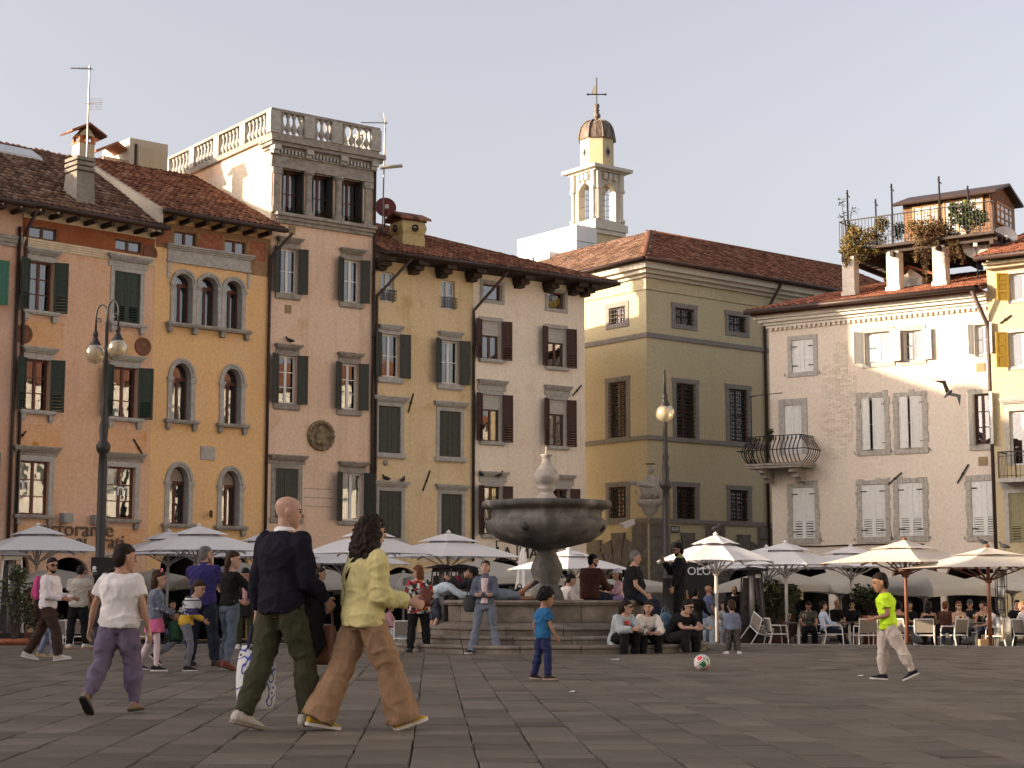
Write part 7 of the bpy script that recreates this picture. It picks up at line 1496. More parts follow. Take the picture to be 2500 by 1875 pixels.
pigeon('left of two pigeons on a window cornice of the yellow house', on_face(f4, cB(814, 1247), -.15), 60, s=1.05); pigeon('right of two pigeons on a window cornice of the yellow house', on_face(f4, cB(908, 1257), -.15), -20, s=1.05)
pigeon('left pigeon on the cornice above the fountain bowl', on_face(f5, cB(1365, 1222), -.15), 30, s=1.05); pigeon('right pigeon on the cornice above the fountain bowl', on_face(f5, cB(1462, 1226), -.15), -70, s=1.05)
pigeon('dark pigeon perched on top of the white parasol right of the fountain', at_dist(1748, 1306, 43) + Vector((0, 0, .08)), -60, s=.8); pigeon('pigeon on the left of the beige parasol at the right edge', at_dist(2400, 1334, 40) + Vector((0, 0, .02)), 80, s=.75); pigeon('pigeon on the right of the beige parasol at the right edge', at_dist(2453, 1345, 40) + Vector((0, 0, .02)), 70, s=.75)
gp = ground_at(2239, 1580); pigeon('pigeon on the paving edge by the empty chairs at right', Vector((gp.x, gp.y, .0)), 20, s=1.2); gp = ground_at(2365, 1582); pigeon('pigeon on the paving edge near the paper bag', Vector((gp.x, gp.y, .0)), -60, s=1.1)
mb = MB(); mb.tube([(-.12, 0, -.16), (-.06, 0, -.07), (0, 0, .02), (.07, 0, .06), (.12, 0, .05)], [.02, .045, .06, .04, .01], 8)
for s_ in (-1, 1): mb.add([(.05, s_ * .04, .03), (-.08, s_ * .04, -.02), (-.1, s_ * .3, .16), (-.22, s_ * .58, .06), (.03, s_ * .32, .22)], [(0, 1, 2, 4), (2, 3, 4)]); mb.add([(.05, s_ * .04, .012), (-.08, s_ * .04, -.038), (-.1, s_ * .3, .15), (-.22, s_ * .58, .055), (.03, s_ * .32, .205)], [(0, 4, 2, 1), (2, 4, 3)])
o = mb.build('flying_bird', PIG, None, True, loc=at_dist(*cD(1430, 440), 50)); o.rotation_euler = (radians(50), radians(-20), radians(40)); o.scale = (1.0,) * 3; tag(o, 'bird in flight before the upper wall of the off white house', 'bird')
# ================================================================== PEOPLE
FOLD = bpy.data.textures.new('cloth_folds', 'CLOUDS'); FOLD.noise_scale = .11; FOLD.noise_depth = 2
FOLDF = bpy.data.textures.new('hair_locks', 'CLOUDS'); FOLDF.noise_scale = .035; FOLDF.noise_depth = 1
V = Vector
def skin_mat(t):
 c = {'pale': (.35, .205, .145), 'mid': (.31, .17, .11), 'tan': (.26, .135, .08), 'brown': (.19, .095, .055)}[t]
 return mat('skin_' + t, c, .55, .08, 14, .05, 80, spec=.35)
def cloth(name, c, var=.12, rough=.9): return mat(name + '_cloth', c, rough, var * 1.5, 7, .55, 11, spec=.12, bdist=.03, stretch=(1.5, 1.5, .55))
HAIRC = {'black': (.006, .005, .005), 'dark': (.014, .008, .006), 'brown': (.03, .015, .009), 'auburn': (.1, .035, .015), 'grey': (.10, .095, .09), 'blond': (.25, .16, .08)}
def hair_mat(k): return mat('hair_' + k, HAIRC[k], .6, .4, 60, .5, 90, spec=.12, stretch=(1, 1, .25))
def bake(mb, name, m, parent, vox, smooth=3, disp=0.0, tex=None, fac=.5):
 o = mb.build(name, m, parent)
 r = o.modifiers.new('r', 'REMESH'); r.mode = 'VOXEL'; r.voxel_size = vox; r.adaptivity = 0
 if smooth: s_ = o.modifiers.new('s', 'SMOOTH'); s_.iterations = smooth; s_.factor = fac
 if disp: d = o.modifiers.new('d', 'DISPLACE'); d.texture = tex or FOLD; d.strength = disp; d.mid_level = .5; d.texture_coords = 'LOCAL'
 o['folds'] = .011 if name in ('top', 'trousers', 'jacket', 'skirt') else 0; BAKE.append(o); return o
def loft(mb, rings, n=14):
 vs = []; fs = []; m = len(rings)
 for c, X, Y in rings:
  for k in range(n): a = 2 * pi * k / n; vs.append(c + X * cos(a) + Y * sin(a))
 for i in range(m - 1):
  for k in range(n): fs.append((i * n + k, i * n + (k + 1) % n, (i + 1) * n + (k + 1) % n, (i + 1) * n + k))
 fs.append(tuple(range(n - 1, -1, -1))); fs.append(tuple((m - 1) * n + k for k in range(n))); mb.add(vs, fs)
def limb(mb, a, b, prof, flat=1.0, n=12, cap0=True, cap1=True, xdir=None):
 """tapered limb; prof = [(t, r)...]; rounded ends"""
 d = b - a; L_ = d.length; d = d / L_; u = xdir or (V((1, 0, 0)) if abs(d.x) < .8 else V((0, 1, 0))); y = d.cross(u).normalized(); x = y.cross(d).normalized(); R = []
 r0, r1 = prof[0][1], prof[-1][1]
 if cap0: R += [(a - d * r0 * .95, x * r0 * .3, y * r0 * .3), (a - d * r0 * .7, x * r0 * .72, y * r0 * .72)]
 for t, r in prof: R.append((a + d * L_ * t, x * r, y * r * flat))
 if cap1: R += [(b + d * r1 * .7, x * r1 * .72, y * r1 * .72 * flat), (b + d * r1 * .95, x * r1 * .3, y * r1 * .3 * flat)]
 loft(mb, R, n)
def dirv(f, o, s): f, o = radians(f), radians(o); return V((s * sin(o), sin(f) * cos(o), -cos(f) * cos(o)))
TORSO = {'m': [(-.12, .09, .085), (-.06, .152, .112), (0, .166, .116), (.08, .155, .106), (.16, .148, .102), (.26, .164, .115), (.36, .182, .124), (.435, .178, .108), (.49, .12, .082), (.53, .062, .06)],
         'f': [(-.12, .09, .09), (-.06, .165, .12), (0, .17, .12), (.08, .142, .1), (.16, .126, .092), (.26, .145, .112), (.36, .158, .118), (.435, .152, .098), (.49, .1, .074), (.53, .052, .052)]}
def interp(T, l):
 if l <= T[0][0]: return T[0][1:]
 for p, q in zip(T, T[1:]):
  if l <= q[0]: t = (l - p[0]) / (q[0] - p[0]); return (p[1] + (q[1] - p[1]) * t, p[2] + (q[2] - p[2]) * t)
 return T[-1][1:]
def hand(mb, w, a, inw, k, curl=35, spread=1.0):
 """palm, four bent fingers of different lengths and a thumb from the side of the palm"""
 m = (inw - a * inw.dot(a)); m = m.normalized() if m.length > .05 else a.orthogonal().normalized(); side = a.cross(m).normalized()
 if side.y < -.2 or (abs(side.y) <= .2 and side.z < 0): side = -side
 P = [(0, .026, .02), (.03, .035, .017), (.065, .042, .016), (.092, .041, .013)]
 loft(mb, [(w + a * t * k, side * p * k, m * q * k) for t, p, q in P], 10)
 for i, (o, L_) in enumerate(((.031, .07), (.011, .08), (-.010, .075), (-.030, .06))):
  p = w + a * .085 * k + side * o * k; d = a.copy(); r = .0095 * k; pts = [p]
  for j, f in enumerate((.45, .32, .23)):
   ang = radians(curl * (.6 + .4 * j)); d = (d * cos(ang) + m * sin(ang)).normalized(); pts.append(pts[-1] + d * L_ * f * k)
  for q0, q1, ra, rb_ in zip(pts, pts[1:], (1.05, .98, .9), (.98, .9, .78)): limb(mb, q0, q1, [(0, r * ra), (1, r * rb_)], n=8)
 p = w + a * .022 * k + side * .028 * k; d = (a * .62 + side * .72 + m * .3).normalized(); q = p + d * .045 * k; d2 = (a * .85 + side * .25 + m * .4).normalized(); limb(mb, p, q, [(0, .013 * k), (1, .0115 * k)], n=8); limb(mb, q, q + d2 * .035 * k, [(0, .011 * k), (1, .009 * k)], n=8)
PEOPLE = []
def person(label, loc, h, hd, sex='m', group=None, sit=None, lean=3, side=0, twist=0, head=(0, 0), L=((0, 4), (0, 2), 0), R=((0, 4), (0, 2), 0), LA=((5, 8), (15, 4)), RA=((5, 8), (15, 4)), skin='mid', hair=('short', 'dark'), top=('long', 'navy', (.02, .02, .03)), bot=('slim', 'jeans', (.06, .08, .12)), shoe=((.5, .48, .45), (.6, .58, .55)), bulk=1.0, belly=0.0, vox=.0125, hem=-.05, ease=.02, curl=30, glasses=None, beard=None, collar=None, inner=None, tights=None, toe=(0, 0), face=True, cvox=None, folds=.02, soles=True, top_m=None, bot_m=None, fix=None, child=False):
 k = h / 1.75; kh = .75 + .25 * k; kb = (h - .225 * kh) / 1.488; cv = cvox or max(vox * 1.05, .011); o0 = len(bpy.data.objects)
 SK = skin_mat(skin); T = [(l, rx * bulk, ry * bulk) for l, rx, ry in TORSO['m' if child else sex]]
 # ---- skeleton
 D = {}
 for s, n, lg in ((-1, 'L', L), (1, 'R', R)):
  hp = V((s * .088 * (1.08 if sex == 'f' else 1), 0, -.015)) * kb; kn = hp + dirv(*lg[0], s) * .425 * kb; an = kn + dirv(*lg[1], s) * .405 * kb; ph = radians(lg[2]); yw = radians(toe[0 if s < 0 else 1]) * s
  fw_ = V((sin(yw) * cos(ph), cos(yw) * cos(ph), -sin(ph))); up_ = V((sin(yw) * sin(ph), cos(yw) * sin(ph), cos(ph))); D[n] = (hp, kn, an, fw_, up_)
 low = min(min((D[n][2] + (D[n][3] * t - D[n][4] * .085) * kb).z for t in (-.07, .18)) for n in 'LR')
 pz_ = -low if sit is None else sit - loc[2] + .10 * kb
 base = V((0, 0, pz_))
 def spine(l):
  p = V((0, 0, 0)); st_ = .02; q = 0.0; ll = min(l, .62)
  if l <= 0: return base + V((0, 0, l * kb)), V((1, 0, 0)), V((0, 1, 0)), V((0, 0, 1))
  while q < ll - 1e-6:
   d_ = min(st_, ll - q); f = min(1, (q + .05) / .22); a = radians(lean) * f * (1 + .25 * max(0, (q - .3) / .2) * (1 if lean > 12 else 0)); b = radians(side) * f; p += V((sin(b), sin(a) * cos(b), cos(a) * cos(b))) * d_; q += d_
  f = min(1, l / .4); tw = radians(twist) * f; a = radians(lean) * min(1, (l + .05) / .22); b = radians(side) * min(1, (l + .05) / .22); z = V((sin(b), sin(a) * cos(b), cos(a) * cos(b))); x = V((cos(tw), -sin(tw), 0)); x = (x - z * x.dot(z)).normalized(); y = z.cross(x); return base + p * kb, x, y, z
 sh_w = (.172 if sex == 'm' else .152) * bulk ** .5 * kb * (.95 if child else 1)
 cs, sx, sy, sz = spine(.435); nb, nx_, ny_, nz_ = spine(.53)
 A = {}
 for s, n, ar in ((-1, 'L', LA), (1, 'R', RA)):
  sp = cs + sx * s * sh_w; el = sp + dirv(*ar[0], s) * .285 * kb; wr = el + dirv(*ar[1], s) * .245 * kb; A[n] = (sp, el, wr)
 yw, pt = radians(head[0]), radians(head[1]); fwd = (ny_ * cos(yw) + nx_ * sin(yw)); fwd = V((fwd.x, fwd.y, 0)).normalized(); hz = (V((0, 0, 1)) * cos(pt) + fwd * sin(pt)).normalized(); hy = (fwd * cos(pt) - V((0, 0, 1)) * sin(pt)).normalized(); hx = hy.cross(hz)
 O = nb + nz_ * .018 * kb + (fwd * .022) * kh - hz * .0 * kh
 H = lambda x, y, z: O + (hx * x + hy * y + hz * z) * kh
 # ---- body: one continuous surface
 mb = MB(); loft(mb, [(spine(l)[0], spine(l)[1] * rx * kb, spine(l)[2] * (ry + belly * max(0, 1 - abs(l - .14) / .16)) * kb) for l, rx, ry in T], 18)
 limb(mb, spine(.47)[0], H(0, -.02, .07), [(0, .064 * kb), (.5, .054 * (kb + kh) / 2), (1, .055 * kh)])
 HR = [(-.012, .02, .022, .055), (0, .034, .036, .045), (.02, .047, .058, .03), (.05, .060, .08, .015), (.09, .069, .093, .004), (.13, .075, .1, -.002), (.17, .074, .099, -.006), (.2, .062, .084, -.008), (.22, .04, .056, -.01), (.231, .012, .018, -.01)]
 loft(mb, [(H(0, yo, z), hx * rx * kh, hy * ry * kh) for z, rx, ry, yo in HR], 18)
 limb(mb, H(0, .09, .125), H(0, .116, .085), [(0, .008 * kh), (.6, .012 * kh), (1, .015 * kh)], n=8); limb(mb, H(-.02, .083, .048), H(.02, .083, .048), [(0, .009 * kh), (.5, .014 * kh), (1, .009 * kh)], n=8)
 for s in (-1, 1): limb(mb, H(s * .077, -.008, .085), H(s * .081, -.014, .125), [(0, .01 * kh), (.6, .016 * kh), (1, .013 * kh)], n=8); limb(mb, H(s * .02, .09, .133), H(s * .05, .075, .136), [(0, .009 * kh), (1, .008 * kh)], n=6)
 for n in 'LR':
  s = -1 if n == 'L' else 1; sp, el, wr = A[n]; limb(mb, sp, el, [(0, .05 * kb), (.35, .046 * kb), (1, .037 * kb)]); limb(mb, el, wr, [(0, .038 * kb), (.3, .039 * kb), (1, .025 * kb)])
  hand(mb, wr, (wr - el).normalized(), V((-s, 0.15, 0)), kb * (1.0 if not child else 1.05), curl)
  hp, kn, an, ff, uu = [base + q if i < 3 else q for i, q in enumerate(D[n])]
  limb(mb, hp, kn, [(0, .082 * kb), (.4, .076 * kb), (1, .052 * kb)]); limb(mb, kn, an, [(0, .052 * kb), (.3, .056 * kb), (.7, .042 * kb), (1, .035 * kb)]); limb(mb, an - ff * .03 * kb - uu * .04 * kb, an + ff * .13 * kb - uu * .055 * kb, [(0, .035 * kb), (.6, .035 * kb), (1, .026 * kb)])
 p = bake(mb, 'person', SK, None, vox, 2); p.location = loc; p.rotation_euler = (0, 0, -radians(hd)); tag(p, label, 'person', group)
 # ---- clothes
 kind, cn, cc = top; cm = top_m or cloth(cn, cc); mb = MB(); lv = [hem] + [l for l in (-.1, -.05, 0, .05, .1, .16, .22, .28, .34, .39, .435, .475, .505) if l > hem + .02]
 for_l = []
 for l in lv:
  rx, ry = interp(T, l) if l > -.06 else (T[1][1], T[1][2])
  if kind != 'tight': wx, wy = interp(T, 0); f = max(0, min(1, (.3 - l) / .3)); rx = max(rx, wx * .93 * f); ry = max(ry, wy * .95 * f)
  e = ease * (1 if l < .42 else .55); c, x, y, z = spine(l); by = belly * max(0, 1 - abs(l - .14) / .16)
  for_l.append((c + y * by * .3 * kb, x * (rx + e) * kb, y * (ry + e + by) * kb))
 if kind == 'strapless': for_l = [r for r, l in zip(for_l, lv) if l < .4]
 loft(mb, for_l, 20)
 if kind != 'strapless' and kind != 'vest':
  for n in 'LR':
   sp, el, wr = A[n]; e = ease * .7
   if kind in ('tshirt',): limb(mb, sp, sp.lerp(el, .62), [(0, (.056 + e) * kb), (.5, (.06 + e) * kb), (1, (.064 + e) * kb)], cap1=False)
   else:
    limb(mb, sp, el, [(0, (.056 + e) * kb), (.5, (.052 + e) * kb), (1, (.046 + e) * kb)]); limb(mb, el, el.lerp(wr, .94 if kind != 'rolled' else .35), [(0, (.046 + e) * kb), (.4, (.045 + e) * kb), (1, (.033 + e * .8) * kb)], cap1=False)
 tp = bake(mb, 'jacket' if 'jacket' in cn else 'top', cm, p, cv, 3, folds)
 if inner: 
  mb = MB(); loft(mb, [(spine(l)[0] + spine(l)[2] * .03 * kb, spine(l)[1] * interp(T, l)[0] * .6 * kb, spine(l)[2] * (interp(T, l)[1] + ease * .9) * kb) for l in (.0, .1, .2, .3, .4, .46)], 14); bake(mb, 'shirt_front', cloth(inner[0], inner[1]), p, cv, 2)
 if collar: mb = MB(); c, x, y, z = spine(.5); loft(mb, [(c + z * t * kb, x * r * kb, y * r * 1.05 * kb) for t, r in ((-.02, .088), (.02, .074), (.045, .068))], 16); bake(mb, 'collar', cloth(*collar), p, cv * .8, 1)
 bk, bn, bc = bot; bm = bot_m or cloth(bn, bc)
 if bk == 'skirt':
  mb = MB(); loft(mb, [(spine(l)[0] + V((0, 0, 0)), V((1, 0, 0)) * (.15 + w) * kb, V((0, 1, 0)) * (.105 + w) * kb) for l, w in ((.08, .0), (0, .035), (-.12, .06), (-.26, .085))], 20); bake(mb, 'skirt', bm, p, cv, 2, folds)
 else:
  mb = MB(); loft(mb, [(spine(l)[0], spine(l)[1] * (rx + .014) * kb, spine(l)[2] * (ry + .014) * kb) for l, rx, ry in T if l <= .085], 18); e, hem_r = {'slim': (.012, .046), 'straight': (.03, .074), 'flare': (.012, .095), 'wide': (.034, .135), 'jogger': (.046, .06), 'shorts': (.03, .09)}[bk]
  kr = {'flare': .062, 'wide': .105}.get(bk, .058 + e * .8)
  for n in 'LR':
   hp, kn, an, ff, uu = [base + q if i < 3 else q for i, q in enumerate(D[n])]
   limb(mb, hp, kn, [(0, (.088 + min(e, .016)) * kb), (.45, (.084 + e) * kb), (1, kr * kb)])
   if bk != 'shorts':
    q = an + (an - kn).normalized() * (.035 if bk in ('flare', 'wide') else .0) * kb
    limb(mb, kn, q, [(0, kr * kb), (.35, ((.062 + e) if bk not in ('flare', 'wide') else (kr + hem_r) / 2) * kb), (.82, max(hem_r, .05) * kb * (1.12 if bk == 'jogger' else 1)), (1, hem_r * kb)], cap1=False)
  bake(mb, 'trousers', bm, p, cv, 3, folds)
 if tights:
  mb = MB()
  for n in 'LR': hp, kn, an, ff, uu = [base + q if i < 3 else q for i, q in enumerate(D[n])]; limb(mb, hp, kn, [(0, .084 * kb), (1, .058 * kb)]); limb(mb, kn, an, [(0, .057 * kb), (.3, .06 * kb), (1, .04 * kb)])
  bake(mb, 'tights', cloth('tights', tights), p, cv, 2)
 if shoe:
  for n in 'LR':
   hp, kn, an, ff, uu = [base + q if i < 3 else q for i, q in enumerate(D[n])]; ww = ff.cross(uu).normalized(); Q = lambda f, z: an + (ff * f + uu * z) * kb
   mb = MB(); loft(mb, [(Q(f, z), ww * w * kb, uu * hh * kb) for f, z, w, hh in ((-.088, -.04, .02, .022), (-.075, -.035, .036, .042), (-.03, -.02, .041, .056), (.03, -.028, .043, .048), (.09, -.045, .048, .032), (.15, -.055, .046, .023), (.185, -.06, .034, .016), (.2, -.062, .014, .008))], 12); so = bake(mb, 'shoe', cloth('shoe_%.2f_%.2f_%.2f' % shoe[0], shoe[0], rough=.6), p, max(cv * .7, .008), 1)
   if soles:
    mb = MB(); out = [(-.092, .02), (-.08, .036), (-.03, .042), (.03, .044), (.09, .051), (.15, .048), (.19, .034), (.207, .012)]; pl = [Q(f, 0) + ww * w * kb for f, w in out] + [Q(f, 0) - ww * w * kb for f, w in reversed(out)]; mb.hexa([q - uu * .085 * kb for q in pl], [q - uu * .06 * kb for q in pl]); mb.build('sole', cloth('sole_%.2f_%.2f_%.2f' % shoe[1], shoe[1], rough=.6), so)
 # ---- hair and face
 hk, hcname = hair[:2]; hm = hair_mat(hcname); mb = MB()
 def cap(sc=1.06, back=.02, lowz=.075, topz=.243):
  loft(mb, [(H(0, y, z), hx * rx * kh, hy * ry * kh) for z, rx, ry, y in ((.015, .04 * sc, .03, -.05), (.045, .06 * sc, .046, -.05), (.08, .072 * sc, .06, -.047), (.11, .078 * sc, .068, -.042), (.14, .081 * sc, .08, -.03), (.165, .081 * sc, .095 * sc, -.012), (.19, .076 * sc, .096 * sc, -.008), (.215, .06 * sc, .078 * sc, -.01), (topz - .008, .036 * sc, .05, -.012), (topz, .01, .015, -.012))], 18)
 if hk in ('short', 'tall'): cap(1.05, topz=.247 if hk == 'short' else .262); bake(mb, 'hair', hm, p, .010, 2, .012 * kh, FOLDF)
 elif hk == 'buzz': cap(1.015, topz=.236); bake(mb, 'hair', hm, p, .010, 2)
 elif hk in ('long', 'bob', 'pony', 'wavy', 'bun'):
  cap(1.08, topz=.25)
  if hk == 'long': lens = [(.17, .084, .075, -.03), (.08, .088, .06, -.06), (0, .086, .05, -.075), (-.1, .085, .045, -.085), (-.2, .075, .036, -.09), (-.28, .05, .02, -.09)]
  elif hk == 'bob': lens = [(.17, .086, .078, -.028), (.1, .092, .07, -.045), (.04, .092, .066, -.05), (-.03, .085, .056, -.055), (-.06, .06, .03, -.055)]
  elif hk == 'wavy': lens = [(.225, .08, .08, -.02), (.18, .105, .1, -.025), (.1, .13, .108, -.042), (.03, .15, .108, -.05), (-.05, .155, .105, -.055), (-.11, .14, .09, -.06), (-.15, .1, .05, -.06)]
  elif hk == 'bun': lens = [(.2, .035, .035, -.1), (.17, .045, .045, -.115), (.14, .035, .035, -.1)]
  else: lens = [(.16, .03, .03, -.1), (.1, .032, .032, -.125), (0, .03, .03, -.125), (-.1, .02, .02, -.12)]
  loft(mb, [(H(0, y, z), hx * rx * kh, hy * ry * kh) for z, rx, ry, y in lens], 16); bake(mb, 'hair', hm, p, .010, 2, (.05 if hk == 'wavy' else .018) * kh, FOLDF)
 elif hk == 'curly': loft(mb, [(H(0, y, z), hx * rx * kh, hy * ry * kh) for z, rx, ry, y in ((.06, .05, .04, -.06), (.1, .092, .078, -.045), (.15, .102, .105, -.02), (.19, .1, .112, -.01), (.23, .082, .092, -.012), (.265, .045, .05, -.014))], 18); bake(mb, 'hair', hm, p, .009, 1, .05 * kh, FOLDF)
 elif hk in ('beanie', 'cap'):
  hc = hair[2]; cap(1.02); loft(mb, [(H(0, y, z), hx * rx * kh, hy * ry * kh) for z, rx, ry, y in ((.14, .088, .06, -.04), (.05, .088, .055, -.06), (-.05, .08, .045, -.08), (-.14, .05, .03, -.085))], 14); bake(mb, 'hair', hm, p, .010, 2); mb = MB()
  loft(mb, [(H(0, y, z), hx * rx * kh, hy * ry * kh) for z, rx, ry, y in ((.145, .086, .108, -.008), (.18, .087, .108, -.01), (.22, .075, .092, -.014), (.25, .045, .055, -.018), (.265, .01, .012, -.02))], 18)
  if hk == 'cap': loft(mb, [(H(0, .09, .155), hx * .075 * kh, hz * .01 * kh), (H(0, .15, .145), hx * .06 * kh, hz * .009 * kh), (H(0, .175, .138), hx * .025 * kh, hz * .007 * kh)], 12)
  bake(mb, 'hat', cloth('hat_%.2f' % hc[0], hc), p, .010, 2)
 if beard: mb = MB(); loft(mb, [(H(0, y, z), hx * rx * kh, hy * ry * kh) for z, rx, ry, y in ((-.018, .02, .02, .06), (0, .038, .04, .048), (.025, .052, .06, .034), (.045, .061, .058, .026), (.07, .071, .03, .005))], 14); bake(mb, 'beard', hair_mat(beard), p, .010, 1)
 if face:
  for s in (-1, 1):
   mb = MB(); mb.sphere(H(s * .031, .087, .115), .0105 * kh, 8, 6); mb.build('eye', EYE, p)
   mb = MB(); mb.tube([H(s * .016, .1, .134), H(s * .034, .094, .139), H(s * .052, .076, .133)], .0042 * kh, 5); mb.build('eyebrow', hm if hk != 'none' else hair_mat('brown'), p)
  mb = MB(); mb.tube([H(-.022, .093, .047), H(0, .1, .049), H(.022, .093, .047)], .006 * kh, 6); mb.build('lips', LIPS, p)
 if glasses:
  mb = MB()
  for s in (-1, 1): mb.hexa([H(s * .032 + x, .1 - .25 * abs(s * .032 + x), .115 + z) for x, z in ((-.024, -.018), (.024, -.018), (.026, .016), (-.026, .016))], [H(s * .032 + x, .106 - .25 * abs(s * .032 + x), .115 + z) for x, z in ((-.024, -.018), (.024, -.018), (.026, .016), (-.026, .016))]); mb.tube([H(s * .058, .09, .122), H(s * .08, .0, .122)], .004 * kh, 4)
  mb.tube([H(-.012, .108, .122), H(.012, .108, .122)], .004 * kh, 4)
  if glasses == 'up': mb.xform(Matrix.Translation((hz * .1 - hy * .03) * kh))
  mb.build('sunglasses', SUNG, p)
 q = dict(o=p, H=H, A=A, D={n: [base + v for v in D[n][:3]] for n in 'LR'}, sp=spine, kb=kb, kh=kh, hx=hx, hy=hy, hz=hz); PEOPLE.append(q); return q
EYE = mat('dark_eye', (.012, .01, .009), .2, .05, 3, 0); LIPS = mat('muted_lips', (.26, .1, .085), .5, .08, 9, 0); SUNG = mat('black_sunglasses', (.008, .008, .008), .15, .05, 3, 0, spec=.7)
def wpt(q, v): return q['o'].matrix_basis @ v
def tote(name, label, cat, M, w, d, h, m, handles=.3, bottom=.85, hm=None, disp=.02):
 """soft bag: a rounded body and two loops, hung from its top"""
 t = thing(name, label, cat); t.matrix_basis = M; mb = MB(); loft(mb, [(V((0, 0, z)), V((w * k_, 0, 0)), V((0, d * kd, 0))) for z, k_, kd in ((-h, .55, .5), (-h * .97, bottom, .8), (-h * .6, 1.0, 1.0), (-h * .25, .92, .8), (-.01, .75, .35), (0, .7, .25))], 16); bake(mb, 'bag_body', m, t, .014, 2, disp); mb = MB()
 if handles:
  for s in (-1, 1): mb.tube([(-w * .45, s * d * .3, -.03), (-w * .25, s * .02, handles * .8), (0, 0, handles), (w * .25, s * .02, handles * .8), (w * .45, s * d * .3, -.03)], .011, 6)
  mb.build('handle', hm or m, t)
 return t
NAVY = (.008, .008, .014)
# ---- the walking couple in front
M1 = person('bald man in a navy sweater walking away with a blue and white bag', ground_at(680, 1783), 1.77, 48, hair=('none', 'grey'), skin='pale', lean=3, head=(42, 2), twist=-12,
 L=((-10, 3), (-22, 2), 14), R=((20, 3), (4, 2), -6), LA=((-6, 13), (4, 6)), RA=((4, 12), (52, -8)), top=('long', 'navy_sweater', NAVY), bot=('straight', 'olive_trousers', (.038, .038, .022)), shoe=((.42, .38, .33), (.2, .17, .13)), vox=.0075, hem=-.09, ease=.04, collar=('white_collar', (.6, .6, .6)), curl=55, folds=.022)
wl = wpt(M1, M1['A']['L'][2]); RZ1 = Matrix.Rotation(-radians(48), 4, 'Z')
BAGM = ramp_mat('blue_and_white_print', [(0, (.5, .5, .5)), (.42, (.52, .52, .5)), (.47, (.03, .05, .22)), (.56, (.04, .07, .3)), (.6, (.5, .5, .5)), (.72, (.5, .5, .48)), (.75, (.02, .02, .03)), (1, (.02, .02, .03))], .7, 8.0, 1, bump=.2)
tote('shopping_bag', 'blue and white patterned shopping bag carried by the bald man in navy', 'bag', Matrix.Translation(wl + V((0.0, -.02, -.25))) @ Matrix.Rotation(radians(15), 4, 'Z'), .16, .12, .5, BAGM, .17, .85, cloth('bag_handle', (.03, .03, .05)))
er_ = wpt(M1, M1['A']['R'][1].lerp(M1['A']['R'][2], .45)); mb = MB(); loft(mb, [(V((0, 0, z)), V((w, 0, 0)), V((0, d, 0))) for z, w, d in ((.06, .04, .05), (.04, .09, .07), (-.1, .115, .075), (-.28, .125, .07), (-.44, .11, .055), (-.52, .08, .04), (-.54, .04, .02))], 16)
jk = bake(mb, 'jacket', cloth('black_jacket', (.008, .008, .009)), None, .012, 2, .05); jk.location = er_ + V((-.05, .08, -.0)); jk.rotation_euler = (0, 0, radians(20)); tag(jk, 'black jacket hanging over the forearm of the bald man in navy', 'jacket')
W1 = person('woman in a yellow cardigan and wide tan trousers walking to the right', ground_at(885, 1783), 1.66, 62, 'f', hair=('wavy', 'dark'), skin='pale', lean=4, head=(8, 4), twist=-8,
 L=((-20, 2), (-26, 2), 10), R=((24, 2), (16, 2), -16), LA=((-8, 10), (6, 4)), RA=((2, 10), (78, 6)), top=('long', 'yellow_cardigan', (.46, .405, .185)), bot=('wide', 'tan_trousers', (.23, .143, .085)), shoe=((.38, .25, .03), (.5, .46, .42)), vox=.0075, hem=-.09, ease=.05, curl=45, folds=.024)
mb = MB(); P_ = []; 
for i in range(11):
 t = i / 10; l = .49 - .47 * t; c, x, y, z = W1['sp'](l); rx, ry = interp(TORSO['f'], l); a = t * 2 - 1; k_ = W1['kb']; px_ = (.085 - .30 * t) * k_; yy = -(ry + .045) * sqrt(max(.12, 1 - (px_ / ((rx + .06) * k_)) ** 2)) * k_; P_.append(c + x * px_ + y * yy)
for a, b in zip(P_, P_[1:]): mb.bar(a, b, .042, .012, up=tuple(W1['sp'](.3)[2]))
stp = mb.build('bag_strap', cloth('black_strap', (.01, .01, .01)), None); stp.location = W1['o'].location; stp.rotation_euler = W1['o'].rotation_euler
bg_ = thing('shoulder_bag', 'brown leather crossbody bag with a black strap on the woman in yellow', 'bag'); q = wpt(W1, P_[-1] + V((-.05, .05, -.1))) + V((-.2, -.05, 0)); bg_.matrix_basis = Matrix.Translation(q) @ Matrix.Rotation(radians(-40), 4, 'Z'); stp.parent = bg_; stp.matrix_parent_inverse = bg_.matrix_basis.inverted()
mb = MB(); loft(mb, [(V((0, 0, z)), V((w, 0, 0)), V((0, d, 0))) for z, w, d in ((-.3, .1, .04), (-.28, .15, .06), (-.1, .15, .06), (.0, .12, .04), (.01, .08, .02))], 16); bake(mb, 'bag_body', mat('brown_leather', (.13, .05, .022), .5, .2, 8, .2, 40), bg_, .01, 1); mb = MB(); mb.tube([(-.1, 0, 0), (-.08, 0, .17), (0, 0, .23), (.08, 0, .17), (.1, 0, 0)], .011, 6); mb.build('handle', mat('brown_leather', (.13, .05, .022)), bg_)
